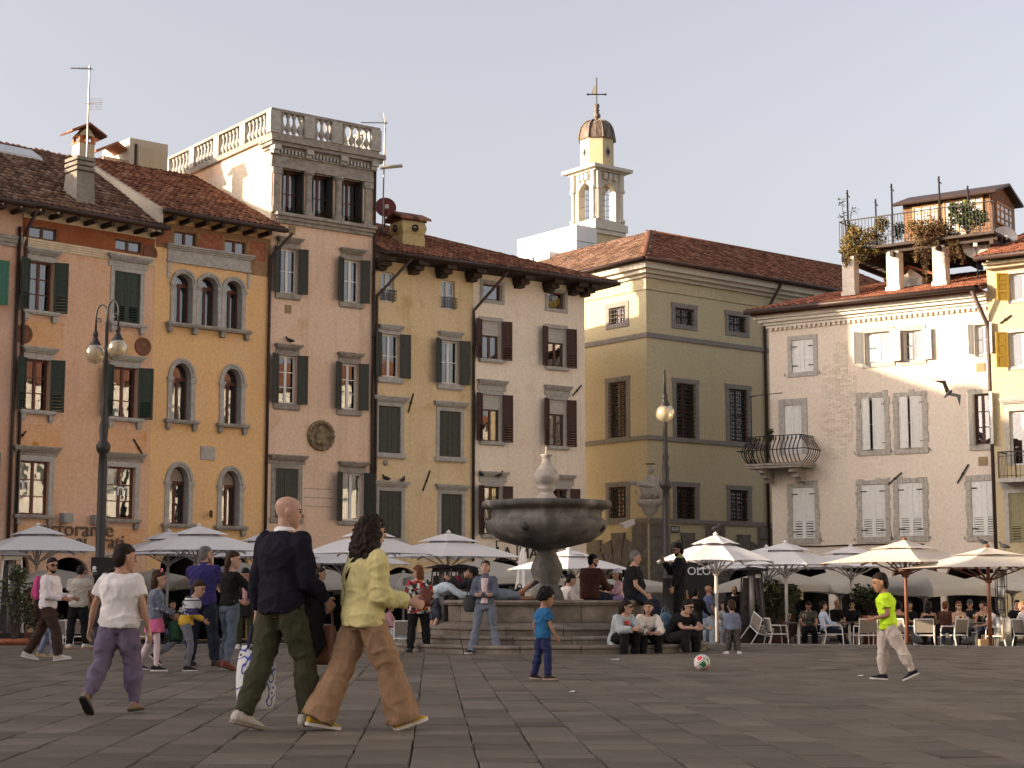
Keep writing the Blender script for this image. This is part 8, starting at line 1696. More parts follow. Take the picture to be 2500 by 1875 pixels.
# ---- left group
person('boy in a white T shirt and purple grey joggers seen from behind', ground_at(284, 1742), 1.45, 12, hair=('short', 'dark'), skin='mid', child=True, bulk=1.14, head=(42, 4), lean=2, L=((-12, 8), (-34, 5), 42), R=((8, 7), (0, 4), 0), LA=((6, 26), (6, 14)), RA=((0, 18), (14, 8)), top=('tshirt', 'white_tshirt', (.56, .53, .52)), bot=('jogger', 'purple_grey_joggers', (.115, .09, .135)), shoe=((.17, .12, .085), (.02, .018, .018)), vox=.009, hem=-.06, ease=.03, folds=.028)
MB4 = person('man in a white shirt and sunglasses walking with a pink backpack', ground_at(112, 1613), 1.66, 88, hair=('short', 'dark'), head=(38, 4), lean=5, twist=15, L=((-18, 3), (-30, 2), 12), R=((24, 3), (8, 2), -8), LA=((12, 8), (82, -12)), RA=((10, 10), (80, -14)), top=('long', 'white_shirt', (.58, .54, .55)), bot=('straight', 'dark_brown_trousers', (.04, .024, .018)), shoe=((.42, .39, .36), (.5, .47, .44)), glasses=1, beard='dark', ease=.03)
def backpack(label, q, m, s=1.0, side=0.0, cat='backpack', name='backpack', down=0.0):
 c, x, y, z = q['sp'](.28); c = wpt(q, c + x * side - y * (.12 + .1 * s) * q['kb'] - z * down); t = thing(name, label, cat, c, q['o'].rotation_euler.z); mb = MB(); loft(mb, [(V((0, 0, zz)), V((w * s, 0, 0)), V((0, d * s, 0))) for zz, w, d in ((-.24 * s, .1, .05), (-.22 * s, .15, .09), (0, .16, .1), (.15 * s, .14, .085), (.22 * s, .08, .05), (.23 * s, .03, .02))], 16); bake(mb, 'pack_body', m, t, .014, 1, .015); mb = MB(); loft(mb, [(V((0, -.08 * s, zz)), V((w * s, 0, 0)), V((0, d * s, 0))) for zz, w, d in ((-.19 * s, .08, .03), (-.17 * s, .11, .05), (-.04 * s, .11, .05), (-.02 * s, .08, .03))], 14); bake(mb, 'front_pocket', m, t, .014, 1)
 mb = MB()
 for sx in (-1, 1): mb.tube([(sx * .09 * s, .06 * s, .16 * s), (sx * .11 * s, .14 * s, .24 * s), (sx * .12 * s, .2 * s, .2 * s)], .014 * s, 5)
 mb.build('strap', m, t); return t
backpack('pink school backpack on the man in the white shirt', MB4, cloth('pink_pack', (.42, .06, .17)), .8)
q = wpt(MB4, MB4['sp'](.0)[0] + V((-.2, -.06, .02))); tote('shoulder_bag', 'dark brown shoulder bag hanging at the hip of the man with the pink backpack', 'bag', Matrix.Translation(q + V((0, -.12, .1))) @ Matrix.Rotation(.2, 4, 'Z'), .19, .07, .36, cloth('dark_brown_bag', (.028, .014, .012)), .0)
person('child in a pink coat and jeans walking behind the man with the pink backpack', ground_at(118, 1605), 1.18, 80, 'f', child=True, hair=('long', 'dark'), L=((-12, 3), (-20, 2), 10), R=((16, 3), (2, 2), 0), top=('long', 'pink_coat', (.42, .07, .1)), bot=('straight', 'light_jeans', (.14, .17, .24)), shoe=((.4, .28, .16), (.4, .3, .2)), hem=-.2, ease=.04)
person('man in a grey beige T shirt and black trousers standing with his back turned', ground_at(188, 1583), 1.64, 4, hair=('short', 'black'), head=(0, 28), L=((2, 7), (0, 5), 0), R=((2, 7), (0, 5), 0), LA=((14, 10), (60, -5)), RA=((10, 12), (52, -8)), top=('tshirt', 'grey_beige_tshirt', (.36, .33, .29)), bot=('straight', 'black_trousers', (.01, .01, .011)), shoe=((.5, .47, .43), (.32, .16, .08)), toe=(35, 35), hem=-.08, ease=.04)
person('person with dark hair in a grey top half hidden behind the boy in white', ground_at(264, 1584), 1.56, 20, 'f', hair=('long', 'dark'), top=('long', 'pale_grey_top', (.2, .2, .22)), bot=('straight', 'grey_trousers', (.14, .14, .15)))
SEQ = ramp_mat('sequined_denim_cloth', [(0, (.05, .06, .09)), (.6, (.1, .115, .155)), (.85, (.13, .14, .19)), (.93, (.5, .48, .5)), (1, (.6, .58, .58))], .6, 30, 3, bump=.4)
G7 = person('girl with a pink bow, denim jacket and pink skirt looking right', ground_at(374, 1638), 1.37, 72, 'f', child=True, skin='pale', hair=('bob', 'brown'), head=(12, 4), L=((-10, 3), (-26, 2), 12), R=((6, 3), (-2, 2), 0), LA=((14, 8), (58, -6)), RA=((18, 8), (62, -4)), top=('long', 'denim_jacket', (.09, .105, .15)), top_m=SEQ, bot=('skirt', 'pink_skirt', (.46, .11, .22)), tights=(.5, .4, .42), shoe=((.014, .014, .014), (.5, .48, .46)), ease=.03, hem=-.03)
mb = MB(); k_ = G7['H']; 
for s in (-1, 1): mb.hexa([k_(s * .0 + .03, .02, .235), k_(s * .05 + .03, .02, .26), k_(s * .05 + .03, .02, .21)], [k_(s * .0 + .03, .04, .24), k_(s * .05 + .03, .04, .265), k_(s * .05 + .03, .04, .215)])
mb.sphere(k_(.03, .03, .237), .014, 8, 6); mb.build('hair_bow', cloth('pink_bow', (.6, .16, .25)), G7['o'])
def stripes():
 m = bpy.data.materials.new('striped_rugby_cloth'); m.use_nodes = True; nt = m.node_tree; N = nt.nodes; L = nt.links; b = N['Principled BSDF']; b.inputs['Roughness'].default_value = .9
 tc = N.new('ShaderNodeTexCoord'); sp_ = N.new('ShaderNodeSeparateXYZ'); L.new(tc.outputs['Object'], sp_.inputs[0]); mr = N.new('ShaderNodeMapRange'); mr.inputs[1].default_value = .62; mr.inputs[2].default_value = 1.12; L.new(sp_.outputs[2], mr.inputs[0]); cr = N.new('ShaderNodeValToRGB'); cr.color_ramp.interpolation = 'CONSTANT'; e = cr.color_ramp.elements
 e[0].position = 0; e[0].color = (.45, .28, .025, 1); e[1].position = .28; e[1].color = (.025, .018, .075, 1)
 for p, c in ((.46, (.42, .42, .44)), (.66, (.012, .012, .016)), (.69, (.5, .5, .5)), (.74, (.012, .012, .016))): e.new(p).color = (*c, 1)
 L.new(mr.outputs[0], cr.inputs[0]); L.new(cr.outputs[0], b.inputs['Base Color']); return m
B8 = person('boy in a striped rugby shirt with lettering, leaning forward beside the girl', ground_at(450, 1638), 1.27, 78, child=True, skin='pale', hair=('short', 'brown'), head=(0, 14), lean=22, twist=38, L=((-32, 4), (-52, 2), 38), R=((14, 3), (-6, 2), 0), LA=((-28, 22), (-22, 14)), RA=((16, 10), (58, -10)), top=('long', 'rugby', (.4, .3, .05)), top_m=stripes(), bot=('slim', 'grey_jeans', (.12, .13, .15)), shoe=((.012, .012, .013), (.45, .43, .42)), collar=('white_collar', (.6, .6, .6)), ease=.035)
cm_ = B8['o'].matrix_basis
for s_, l, m_ in (('HIGH', .285, cloth('dark_letter', (.01, .01, .013))), ('SPEED', .17, cloth('white_letter', (.6, .6, .6)))):
 c, x, y, z = B8['sp'](l); vd = (cm_.to_3x3().inverted() @ V((0, -1, 0))); r_ = (cm_.to_3x3().inverted() @ V((1, 0, 0))); zz = V((0, 0, 1)); z2 = (z - vd * z.dot(vd)).normalized(); r2 = z2.cross(vd).normalized()
 pos = c + vd * .178 * B8['kb'] + V((0, 0, 0)); r2 = -r2 if r2.dot(r_) < 0 else r2; Mx = Matrix((( r2.x, z2.x, vd.x, pos.x), (r2.y, z2.y, vd.y, pos.y), (r2.z, z2.z, vd.z, pos.z), (0, 0, 0, 1))); text('shirt_lettering', s_, .085, m_, B8['o'], Mx, .004)
mb = MB(); c = B8['sp'](-.02)[0]; loft(mb, [(c + V((0, -.02, z)), V((w, 0, 0)), V((0, .1, 0))) for z, w in ((.04, .12), (-.08, .145), (-.2, .14), (-.24, .08))], 14); tj = bake(mb, 'jacket', ramp_mat('green_plaid', [(0, (.01, .03, .015)), (.5, (.02, .06, .03)), (1, (.01, .015, .012))], .9, 14, 2), None, .014, 1, .03); tj.location = B8['o'].location + V((-.12, .06, 0)); tj.rotation_euler = B8['o'].rotation_euler; tag(tj, 'dark green jacket tied round the waist of the boy in the rugby shirt', 'jacket')
person('man in a blue polo shirt and dark jeans standing with his back turned', ground_at(492, 1626), 1.76, 8, hair=('buzz', 'grey'), skin='mid', head=(35, -2), L=((2, 7), (0, 5), 0), R=((2, 8), (0, 6), 0), LA=((62, 22), (128, -30)), RA=((22, 12), (85, -20)), top=('tshirt', 'blue_polo', (.026, .022, .095)), bot=('straight', 'dark_jeans', (.012, .015, .026)), shoe=((.02, .02, .02), (.02, .02, .02)), collar=('blue_collar', (.026, .022, .095)), ease=.028, bulk=1.04, hem=-.08, beard='grey')
G10 = person('woman with long brown hair in a black top and jeans holding a phone', ground_at(556, 1638), 1.6, 42, 'f', skin='pale', hair=('long', 'brown'), head=(40, 2), twist=8, L=((10, 4), (-10, 0), 4), R=((-2, 1), (-14, 2), 16), LA=((8, 12), (62, -28)), RA=((40, 22), (138, -12)), top=('long', 'black_top', (.008, .008, .008)), bot=('slim', 'blue_jeans', (.068, .085, .115)), shoe=((.11, .03, .022), (.09, .03, .022)), hem=-.02, ease=.022, curl=50)
ph_ = wpt(G10, G10['A']['R'][2]); mb = MB(); mb.box(-.036, .036, -.006, .006, -.075, .075); o = mb.build('phone', mat('dark_phone', (.03, .05, .06), .2, .1, 3, 0), None, loc=ph_ + V((-.02, -.02, .05))); o.rotation_euler = (0, radians(-12), radians(-40)); tag(o, 'phone held to the cheek of the woman in the black top', 'phone')
person('person in a dark coat and pink scarf looking down behind the woman with the phone', at_dist(600, 1458, 33.5) * V((1, 1, 0)), 1.58, 178, 'f', hair=('pony', 'black'), head=(0, 24), top=('long', 'dark_coat', (.014, .013, .014)), inner=('pink_scarf', (.42, .24, .24)), bot=('straight', 'olive_trousers', (.038, .038, .022)), hem=-.25, ease=.04, LA=((10, 12), (70, -20)), RA=((10, 12), (70, -20)))
person('person in black with pink trainers, nearly hidden behind the walking couple', at_dist(778, 1458, 34.6) * V((1, 1, 0)), 1.6, 100, 'f', hair=('long', 'dark'), top=('long', 'black_top', (.008, .008, .008)), bot=('slim', 'black_trousers', (.01, .01, .011)), shoe=((.55, .3, .33), (.55, .45, .45)))
# ---- round the fountain
FLOR = ramp_mat('floral_print_cloth', [(0, (.02, .015, .015)), (.22, (.3, .02, .025)), (.4, (.45, .42, .36)), (.58, (.02, .02, .03)), (.72, (.36, .10, .02)), (.84, (.16, .22, .2)), (1, (.4, .3, .3))], .85, 20, 2, kind='voronoi', bump=.2)
F12 = person('woman in a colourful floral jacket with a brown backpack seen from behind', ground_at(1022, 1593), 1.58, 350, 'f', skin='pale', hair=('bob', 'auburn'), head=(-48, 2), bulk=1.16, L=((2, 6), (0, 4), 0), R=((2, 6), (0, 4), 0), LA=((40, 12), (110, -18)), RA=((8, 16), (40, 2)), top=('long', 'floral_jacket', (.2, .1, .1)), top_m=FLOR, bot=('straight', 'black_trousers', (.01, .01, .011)), shoe=((.012, .012, .012), (.012, .012, .012)), hem=-.16, ease=.045, toe=(10, 30), glasses=1)
backpack('small brown leather backpack on the woman in the floral jacket', F12, mat('red_brown_leather', (.1, .03, .018), .5, .2, 8, .2, 40), .75, .09, down=.1)
person('girl in a maroon beanie leaning on the fountain rim', at_dist(1058, 1458, 33.0) * V((1, 1, 0)) + V((0, 0, .15)), 1.58, 88, 'f', skin='pale', hair=('beanie', 'brown', (.07, .012, .025)), lean=74, head=(25, 30), L=((0, 3), (-6, 2), 6), R=((16, 3), (-24, 2), 16), LA=((60, 8), (88, -20)), RA=((55, 12), (86, -25)), top=('long', 'pale_blue_hoodie', (.36, .42, .46)), bot=('shorts', 'dark_shorts', (.05, .06, .08)), shoe=((.5, .48, .46), (.55, .53, .5)), ease=.035)
person('curly haired young man lying along the fountain rim', at_dist(1205, 1458, 31.5) * V((1, 1, 0)), 1.72, 268, skin='brown', hair=('curly', 'black'), sit=.98, lean=66, head=(-5, -30), L=((-84, 6), (-128, 4), 30), R=((-76, 14), (-92, 6), 30), LA=((70, 10), (120, -20)), RA=((66, 14), (126, -25)), top=('long', 'dark_hoodie', (.014, .014, .016)), inner=('white_shirt', (.5, .5, .5)), bot=('shorts', 'blue_grey_shorts', (.11, .13, .16)), shoe=((.02, .02, .022), (.3, .3, .3)))
W15 = person('woman in a denim jacket and flared jeans standing with folded arms', ground_at(1184, 1596), 1.66, 186, 'f', skin='pale', hair=('pony', 'brown'), head=(4, -14), lean=-3, L=((0, 8), (0, 9), 0), R=((2, 9), (-1, 10), 0), LA=((22, 12), (82, -66)), RA=((24, 12), (78, -68)), top=('long', 'blue_denim_jacket', (.075, .088, .12)), inner=('pale_pink_shirt', (.46, .36, .37)), bot=('flare', 'faded_jeans', (.125, .145, .185)), shoe=((.012, .012, .013), (.5, .48, .46)), toe=(30, 34), ease=.03, hem=-.02, glasses='up', collar=('blue_denim_jacket', (.075, .088, .12)), vox=.0105)
q = wpt(W15, W15['sp'](.05)[0] + V((.26, .02, 0))); tote('shoulder_bag', 'grey shoulder bag hanging at the side of the woman with folded arms', 'bag', Matrix.Translation(q + V((0, 0, .1))), .14, .07, .3, cloth('dark_grey_bag', (.04, .042, .045)), .3)
B17 = person('small curly haired boy in a bright blue T shirt standing on the paving', ground_at(1325, 1660), 1.1, 68, child=True, skin='tan', hair=('curly', 'black'), head=(8, 10), L=((-6, 4), (-12, 2), 6), R=((8, 4), (0, 2), 0), LA=((-22, 14), (12, 6)), RA=((10, 10), (30, 2)), top=('tshirt', 'bright_blue_tshirt', (.02, .095, .21)), bot=('straight', 'dark_blue_trousers', (.022, .026, .075)), shoe=((.03, .025, .022), (.42, .3, .24)), ease=.04, hem=-.1, bulk=1.1, vox=.0105)
gF = 'people sitting round the fountain'
person('woman in a white sweatshirt sitting behind the fountain rim right of the pedestal', at_dist(1376, 1458, 35.2) * V((1, 1, 0)), 1.62, 62, 'f', gF, sit=.66, skin='pale', hair=('bun', 'black'), head=(14, 18), lean=14, L=((80, 4), (10, 2), 0), R=((80, 4), (10, 2), 0), LA=((20, 8), (62, -10)), RA=((20, 8), (62, -10)), top=('long', 'white_sweatshirt', (.55, .5, .48)), bot=('slim', 'blue_jeans', (.068, .085, .115)), ease=.035)
person('man in a brown leather jacket sitting on the fountain rim with his back turned', at_dist(1440, 1458, 33.6) * V((1, 1, 0)), 1.76, 40, 'm', gF, sit=.95, hair=('short', 'black'), skin='mid', head=(34, 4), lean=8, beard='dark', L=((82, 5), (8, 2), 0), R=((82, 8), (8, 2), 0), LA=((12, 14), (60, -8)), RA=((26, 12), (70, -10)), top=('long', 'brown_leather_jacket', (.045, .017, .014)), bot=('straight', 'dark_jeans', (.012, .015, .026)), ease=.04, bulk=1.1, hem=-.08, glasses=1)
person('dark haired woman facing left, seen beside the brown leather jacket', at_dist(1481, 1458, 36) * V((1, 1, 0)), 1.55, 250, 'f', gF, sit=.42, skin='pale', hair=('long', 'black'), lean=10, L=((80, 4), (10, 2), 0), R=((80, 4), (10, 2), 0), LA=((20, 8), (80, -10)), RA=((20, 8), (80, -10)), top=('long', 'black_top', (.008, .008, .008)))
person('dark haired girl facing left beside the child in a cap', at_dist(1498, 1458, 35.4) * V((1, 1, 0)), 1.4, 265, 'f', gF, sit=.52, skin='pale', hair=('bob', 'black'), lean=8, L=((80, 4), (10, 2), 0), R=((80, 4), (10, 2), 0), LA=((20, 8), (80, -10)), RA=((20, 8), (80, -10)), top=('long', 'grey_patterned_top', (.14, .12, .12)))
PINKP = ramp_mat('pink_patterned_cloth', [(0, (.2, .09, .11)), (.4, (.42, .25, .27)), (.7, (.5, .36, .37)), (1, (.28, .12, .16))], .9, 22, 3, bump=.2)
person('child in a pale cap and a pink patterned jacket on the fountain rim', at_dist(1513, 1458, 34.0) * V((1, 1, 0)), 1.12, 262, 'f', gF, sit=.95, child=True, skin='pale', hair=('cap', 'brown', (.42, .42, .5)), lean=6, L=((70, 8), (30, 2), 0), R=((70, 8), (30, 2), 0), LA=((20, 8), (70, -10)), RA=((20, 8), (70, -10)), top=('long', 'pink_jacket', (.4, .25, .27)), top_m=PINKP, bot=('straight', 'lavender_trousers', (.22, .17, .3)), ease=.035)
person('grey haired man in a black T shirt sitting on the end of the fountain rim', at_dist(1546, 1458, 32.0) * V((1, 1, 0)), 1.78, 92, 'm', gF, sit=.95, skin='pale', hair=('tall', 'grey'), head=(12, 4), lean=2, belly=.07, bulk=1.12, L=((66, 8), (12, 2), 10), R=((70, 4), (14, 2), 10), LA=((10, 12), (45, -8)), RA=((6, 10), (48, -6)), top=('tshirt', 'black_tshirt', (.009, .009, .01)), bot=('straight', 'dark_jeans', (.014, .017, .03)), shoe=((.02, .018, .018), (.03, .03, .03)), ease=.035, hem=-.06)
person('bearded man in black with a bright green collar standing on the fountain steps', at_dist(1660, 1458, 33.9) * V((1, 1, 0)) + V((0, 0, .30)), 1.76, 278, 'm', hair=('tall', 'black'), skin='mid', beard='black', glasses=1, head=(-4, 6), lean=-2, L=((4, 4), (-2, 2), 0), R=((-4, 4), (-8, 2), 4), LA=((10, 8), (20, 2)), RA=((44, 10), (148, -12)), top=('long', 'black_jacket_long', (.009, .009, .01)), bot=('straight', 'black_trousers', (.01, .01, .011)), collar=('bright_green_collar', (.12, .34, .06)), shoe=((.02, .02, .02), (.03, .03, .03)), hem=-.12, ease=.03, curl=55)
person('person in black standing behind the bearded man with the green collar', st(1697, 44), 1.66, 20, 'm', hair=('short', 'black'), top=('long', 'black_top', (.008, .008, .008)), bot=('straight', 'black_trousers', (.01, .01, .011)), LA=((5, 10), (50, -5)), RA=((10, 20), (60, 20)))
gS = 'people sitting on the lowest fountain step'
kw = dict(sit=.15, lean=30, L=((112, 8), (-14, 4), 0), R=((108, 4), (-6, 2), 0))
def on_step(px, extra=0.0):
 p = at_dist(px, 1458, 30.35); x = p.x - FX.x; y = FX.y - sqrt(max(.1, 2.86 ** 2 - x * x)); return V((p.x, y, 0))
person('woman with tied dark hair in a pale denim jacket sitting on the fountain step', on_step(1508), 1.66, 148, 'f', gS, skin='pale', hair=('pony', 'dark'), head=(-38, 0), glasses=1, LA=((45, 12), (98, -34)), RA=((42, 12), (94, -34)), top=('long', 'pale_denim_jacket', (.29, .32, .33)), inner=('coral_shirt', (.4, .06, .05)), bot=('straight', 'black_trousers', (.01, .01, .011)), shoe=((.52, .49, .46), (.55, .53, .5)), ease=.05, hem=-.1, vox=.0105, **kw)
person('woman with a fringe in a cream jacket sitting on the fountain step', on_step(1580), 1.64, 172, 'f', gS, skin='pale', hair=('bob', 'dark'), head=(18, 2), LA=((40, 12), (80, -26)), RA=((40, 12), (80, -26)), top=('long', 'cream_jacket', (.52, .48, .43)), bot=('straight', 'black_trousers', (.01, .01, .011)), shoe=((.5, .47, .44), (.55, .53, .5)), ease=.05, hem=-.06, vox=.0105, **kw)
M25 = person('man in a black T shirt sitting on the fountain step looking at his phone', on_step(1658), 1.76, 140, 'm', gS, skin='pale', hair=('short', 'black'), head=(-12, 12), glasses=1, LA=((52, 16), (84, -14)), RA=((50, 14), (88, -18)), top=('tshirt', 'black_tshirt', (.009, .009, .01)), bot=('straight', 'dark_grey_trousers', (.02, .019, .02)), shoe=((.3, .29, .24), (.5, .48, .45)), ease=.035, hem=-.06, vox=.0105, sit=.15, lean=36, L=((104, 10), (-12, 4), 0), R=((100, 6), (2, 2), 0), curl=50)
ph_ = wpt(M25, M25['A']['R'][2].lerp(M25['A']['L'][2], .4)) + V((.1, -.06, .0)); mb = MB(); mb.box(-.036, .036, -.075, .075, -.005, .005); o = mb.build('phone', mat('dark_phone', (.03, .05, .06)), None, loc=ph_); o.rotation_euler = (radians(25), 0, radians(40)); tag(o, 'dark phone in the hands of the man sitting on the fountain step', 'phone')
def loose_bag(name, label, cat, p, s, m, rz=0, handles=False):
 t = thing(name, label, cat, p, rz); mb = MB(); loft(mb, [(V((0, 0, z)), V((w, 0, 0)), V((0, d, 0))) for z, w, d in ((0, s * .35, s * .22), (s * .05, s * .45, s * .28), (s * .5, s * .44, s * .27), (s * .85, s * .32, s * .18), (s, s * .14, s * .08))], 16); bake(mb, 'bag_body', m, t, .014, 1, .03); mb = MB(); mb.tube([(-s * .2, 0, s * .8), (-s * .15, 0, s * 1.15), (0, 0, s * 1.25), (s * .15, 0, s * 1.15), (s * .2, 0, s * .8)], .012, 6); mb.build('handle', m, t); return t
p = on_step(1636); loose_bag('backpack', 'blue backpack behind the man with the phone on the fountain step', 'backpack', V((p.x, p.y + .25, .30)), .42, ramp_mat('blue_pack_cloth', [(0, (.03, .05, .07)), (.6, (.07, .12, .16)), (1, (.12, .19, .24))], .85, 8, 3), .3)
p = on_step(1698); loose_bag('backpack', 'grey beige backpack at the right end of the fountain steps', 'backpack', V((p.x + .02, p.y + .5, .30)), .42, cloth('grey_beige_pack', (.24, .2, .17)), -.2); loose_bag('shoulder_bag', 'cream cloth bag low on the right end of the fountain step', 'bag', V((p.x + .12, p.y + .1, .15)), .28, cloth('cream_bag', (.38, .32, .23)), .2)
loose_bag('handbag', 'black handbag on the fountain rim left of the pedestal', 'bag', at_dist(1268, 1458, 32.0) * V((1, 1, 0)) + V((0, 0, .95)), .24, cloth('black_bag', (.014, .014, .015)), .1)
# ---- right side
person('bald man in a blue shirt and pale jeans standing by the white parasol pole', st(1729, 46.5), 1.74, 78, hair=('none', 'grey'), skin='tan', head=(0, -16), glasses=1, beard='grey', L=((-6, 4), (-10, 2), 6), R=((8, 4), (0, 2), 0), LA=((-12, 8), (20, 2)), RA=((4, 8), (40, -6)), top=('tshirt', 'faded_blue_shirt', (.07, .085, .15)), bot=('straight', 'pale_jeans', (.26, .31, .36)), shoe=((.03, .03, .03), (.4, .38, .36)), hem=-.1, ease=.035)
person('shaven headed man in a black pullover with a white collar, behind the small boy', st(1792, 47.5), 1.74, 178, hair=('none', 'dark'), skin='tan', beard='dark', glasses=1, head=(-6, 10), bulk=1.1, top=('long', 'black_pullover', (.009, .009, .01)), collar=('white_collar', (.6, .6, .6)), bot=('straight', 'black_trousers', (.01, .01, .011)), LA=((10, 10), (40, -10)), RA=((10, 10), (40, -10)), ease=.035)
person('toddler in a blue grey shirt seen from behind at the edge of the paving', ground_at(1789, 1596), .95, 2, child=True, skin='pale', hair=('short', 'brown'), head=(-6, 8), L=((2, 9), (0, 7), 0), R=((2, 10), (0, 8), 0), LA=((4, 16), (12, 6)), RA=((4, 16), (12, 6)), top=('long', 'blue_grey_shirt', (.12, .14, .2)), bot=('straight', 'brown_grey_trousers', (.06, .055, .048)), shoe=((.55, .53, .5), (.55, .53, .5)), toe=(30, 30), bulk=1.15, ease=.04, hem=-.08, collar=('blue_grey_shirt', (.12, .14, .2)))
t = thing('balance_bike', 'small dark balance bike in front of the toddler', 'bicycle', ground_at(1789, 1588), radians(-80)); TYR = mat('black_tyre', (.012, .012, .012), .7, .1, 9, 0)
for x in (-.24, .24): mb = MB(); mb.tube([(x + .13 * cos(a), 0, .135 + .13 * sin(a)) for a in [2 * pi * i / 20 for i in range(21)]], .02, 6, cap=False); mb.tube([(x, -.04, .135), (x, .04, .135)], .02, 6); mb.tube([(x - .12, 0, .135), (x + .12, 0, .135)], .006, 4); mb.tube([(x, 0, .015), (x, 0, .255)], .006, 4); mb.build('wheel', TYR, t)
mb = MB(); mb.tube([(-.24, 0, .135), (-.1, 0, .28), (.18, 0, .34), (.24, 0, .135)], .016, 6); mb.tube([(.18, 0, .34), (.16, 0, .45)], .014, 6); mb.build('frame', IRON, t); mb = MB(); mb.tube([(.16, -.16, .46), (.16, .16, .46)], .014, 6); mb.build('handlebar', IRON, t); mb = MB(); mb.sphere((-.12, 0, .33), .07, 10, 6, sc=(1.2, .6, .4)); mb.build('saddle', IRON, t)
NEON = cloth('neon_green_tshirt', (.46, .68, .03))
B29 = person('boy in a neon green T shirt and pale joggers walking left', ground_at(2172, 1661), 1.3, 277, child=True, skin='tan', hair=('short', 'dark'), head=(-8, 10), lean=7, L=((-26, 4), (-24, 2), 24), R=((12, 3), (2, 2), -4), LA=((-4, 8), (74, -14)), RA=((-12, 12), (72, -10)), top=('tshirt', 'neon_green_tshirt', (.46, .68, .03)), top_m=NEON, bot=('jogger', 'pale_joggers', (.42, .36, .31)), shoe=((.014, .014, .02), (.55, .52, .5)), vox=.009, hem=-.09, ease=.032, curl=60, bulk=1.05, folds=.026)
gC = 'guests at the café tables'
def guest(label, px, D, hd, sex='m', **k):
 d = dict(sit=G + .46, lean=8, L=((82, 6), (6, 2), 0), R=((80, 6), (2, 2), 0), LA=((28, 10), (78, -14)), RA=((28, 10), (78, -14)), vox=.014); d.update(k); return person(label, st(px, D), d.pop('h', 1.72 if sex == 'm' else 1.64), hd, sex, gC, **d)
guest('bearded man in a dark grey T shirt bent over his phone at a table', 1972, 47, 186, head=(0, 32), beard='dark', hair=('short', 'dark'), skin='tan', lean=16, top=('tshirt', 'dark_grey_tshirt', (.06, .055, .05)), bot=('straight', 'black_trousers', (.01, .01, .011)))
guest('woman in a dark vest over a pale blue shirt sitting in a white armchair', 2012, 46, 84, 'f', skin='pale', hair=('bun', 'dark'), lean=-6, head=(0, -4), glasses=1, top=('long', 'pale_blue_shirt', (.36, .42, .55)), bot=('straight', 'dark_jeans', (.03, .038, .06)), L=((84, 5), (24, 2), 0), R=((80, 5), (30, 2), 0))
guest('bald man in black sitting further back among the guests', 2038, 50.5, 150, hair=('none', 'grey'), skin='mid', top=('long', 'black_top', (.008, .008, .008)))
guest('man in dark sunglasses and a black shirt facing the square', 2080, 48, 196, skin='mid', hair=('curly', 'black'), glasses=1, top=('tshirt', 'black_tshirt', (.009, .009, .01)), bot=('shorts', 'black_shorts', (.01, .01, .011)))
guest('dark haired guest with bare pink shoulders behind the boy in neon', 2192, 46, 30, 'f', skin='mid', hair=('bun', 'black'), top=('strapless', 'brown_dress', (.07, .04, .03)), bot=('straight', 'brown_dress', (.07, .04, .03)), RA=((40, 20), (86, 10)))
guest('smiling dark haired woman in black behind the wooden parasol pole', 2219, 48.2, 188, 'f', skin='mid', hair=('bob', 'black'), top=('long', 'black_top', (.008, .008, .008)))
guest('woman with long dark hair and a bare back in a white armchair', 2266, 45, 12, 'f', skin='mid', hair=('long', 'black'), head=(20, 0), top=('strapless', 'black_dress', (.01, .01, .01)), bot=('straight', 'black_trousers', (.01, .01, .011)))
guest('guest with short reddish hair in a brown top seen from behind', 2306, 46.8, 24, 'f', skin='mid', hair=('short', 'auburn'), head=(20, 0), top=('tshirt', 'brown_top', (.07, .03, .022)))
guest('woman in sunglasses and a pale top, lit by the sun at the crowded table', 2338, 46.4, 178, 'f', skin='pale', hair=('bob', 'auburn'), glasses=1, top=('strapless', 'white_top', (.55, .52, .5)), bot=('straight', 'black_trousers', (.01, .01, .011)))
guest('shaded guest in sunglasses behind the glasses on the crowded table', 2366, 48.4, 184, 'm', skin='tan', hair=('cap', 'dark', (.05, .05, .05)), glasses=1, top=('long', 'dark_coat', (.014, .013, .014)))
guest('dark haired guest behind the right end of the crowded table', 2398, 47.6, 200, 'f', skin='mid', hair=('long', 'black'), top=('strapless', 'dark_dress', (.02, .015, .015)))
guest('woman with a low bun in a white T shirt leaning over the crowded table', 2432, 44.6, 282, 'f', skin='pale', hair=('bob', 'brown'), lean=24, head=(0, 10), top=('tshirt', 'white_tshirt', (.56, .53, .52)), bot=('straight', 'black_trousers', (.01, .01, .011)))
guest('dark haired man in black at the far right table', 2482, 48, 190, 'm', skin='mid', hair=('short', 'black'), top=('long', 'black_top', (.008, .008, .008)))
guest('blond woman in a pale top cut off by the right edge of the photo', 2502, 45, 262, 'f', skin='pale', hair=('long', 'blond'), top=('tshirt', 'pale_top', (.45, .42, .4)), bot=('straight', 'black_trousers', (.01, .01, .011)))
guest('guest in a patterned dress beside the white parasol pole right of the fountain', 1764, 49, 170, 'f', hair=('long', 'dark'), top=('long', 'patterned_dress', (.2, .2, .22)), top_m=ramp_mat('blue_white_dress', [(0, (.06, .07, .1)), (.5, (.3, .32, .36)), (1, (.5, .5, .52))], .9, 16, 3), bot=('straight', 'patterned_dress', (.2, .2, .22)))
guest('seated guest in pink beside the fountain steps, behind the woman in yellow', 945, 42.5, 100, 'f', skin='mid', hair=('long', 'dark'), top=('long', 'dusty_pink_top', (.35, .2, .22)), bot=('straight', 'pale_jeans', (.26, .31, .36)))
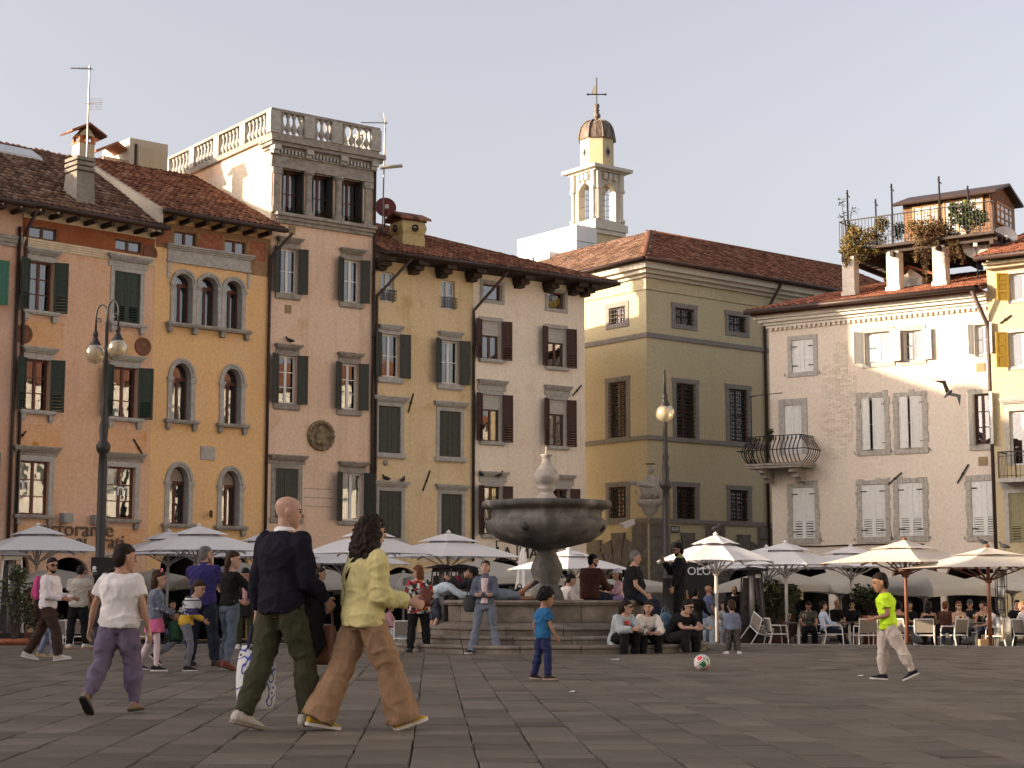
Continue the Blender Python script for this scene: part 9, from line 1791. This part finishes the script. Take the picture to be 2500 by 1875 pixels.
guest('seated guest in black at the tables behind the boy in the rugby shirt', 420, 44, 150, 'm', hair=('short', 'black'), top=('long', 'black_top', (.008, .008, .008)))

for lab, x, y, w in (('small white paper scrap before the fountain steps', 1501, 1611, .07), ('tiny white paper scrap left of the boy in neon green', 2100, 1651, .035), ('tiny pale scrap on the paving left of the small boy', 1396, 1690, .03)):
 mb = MB(); mb.hexa([(-w, -.02, .002), (w, -.02, .002), (w * .8, .03, .003), (-w * .9, .025, .002)], [(-w, -.02, .006), (w, -.02, .012), (w * .8, .03, .014), (-w * .9, .025, .005)]); o = mb.build('paper_scrap', WPAINT, None, loc=ground_at(x, y) + V((0, 0, .003))); tag(o, lab, 'litter')
# ------------------------------------------------------------------ apply modifiers and turn lettering into meshes, all at once
bpy.context.view_layer.update()
dg = bpy.context.evaluated_depsgraph_get(); new = []
for o in TEXTS: new.append((o, bpy.data.meshes.new_from_object(o.evaluated_get(dg))))
for o in BAKE: new.append((o, bpy.data.meshes.new_from_object(o.evaluated_get(dg), preserve_all_data_layers=False, depsgraph=dg)))
for o, me in new:
 if o.type == 'FONT':
  n = o.name.split('.')[0]; p = o.parent; M = o.matrix_local.copy(); g = {k: o[k] for k in o.keys()}
  bpy.data.objects.remove(o); q = link(n, me, p, M=M)
  for k, v in g.items(): q[k] = v
 else:
  o.modifiers.clear(); o.data = me; amp = o.get('folds', 0)
  if 'folds' in o.keys(): del o['folds']
  if amp:      # cloth folds: sharp slanting ridges
   me.update(); vv = [0.0] * (3 * len(me.vertices)); sd_ = (hash(o.name) % 97) * .7
   for i, v in enumerate(me.vertices):
    c = v.co; q = Vector((c.x * 5 + c.z * 3 + sd_, c.y * 5, c.z * 8 - c.x * 3)); f = (1 - abs(noise.noise(q)) * 2.2) ** 3 if abs(noise.noise(q)) < .45 else 0
    c2 = c + v.normal * amp * (f - .35 + .5 * noise.noise(c * 9)); vv[3 * i:3 * i + 3] = c2
   me.vertices.foreach_set('co', vv); me.update()
  me.polygons.foreach_set('use_smooth', [True] * len(me.polygons))
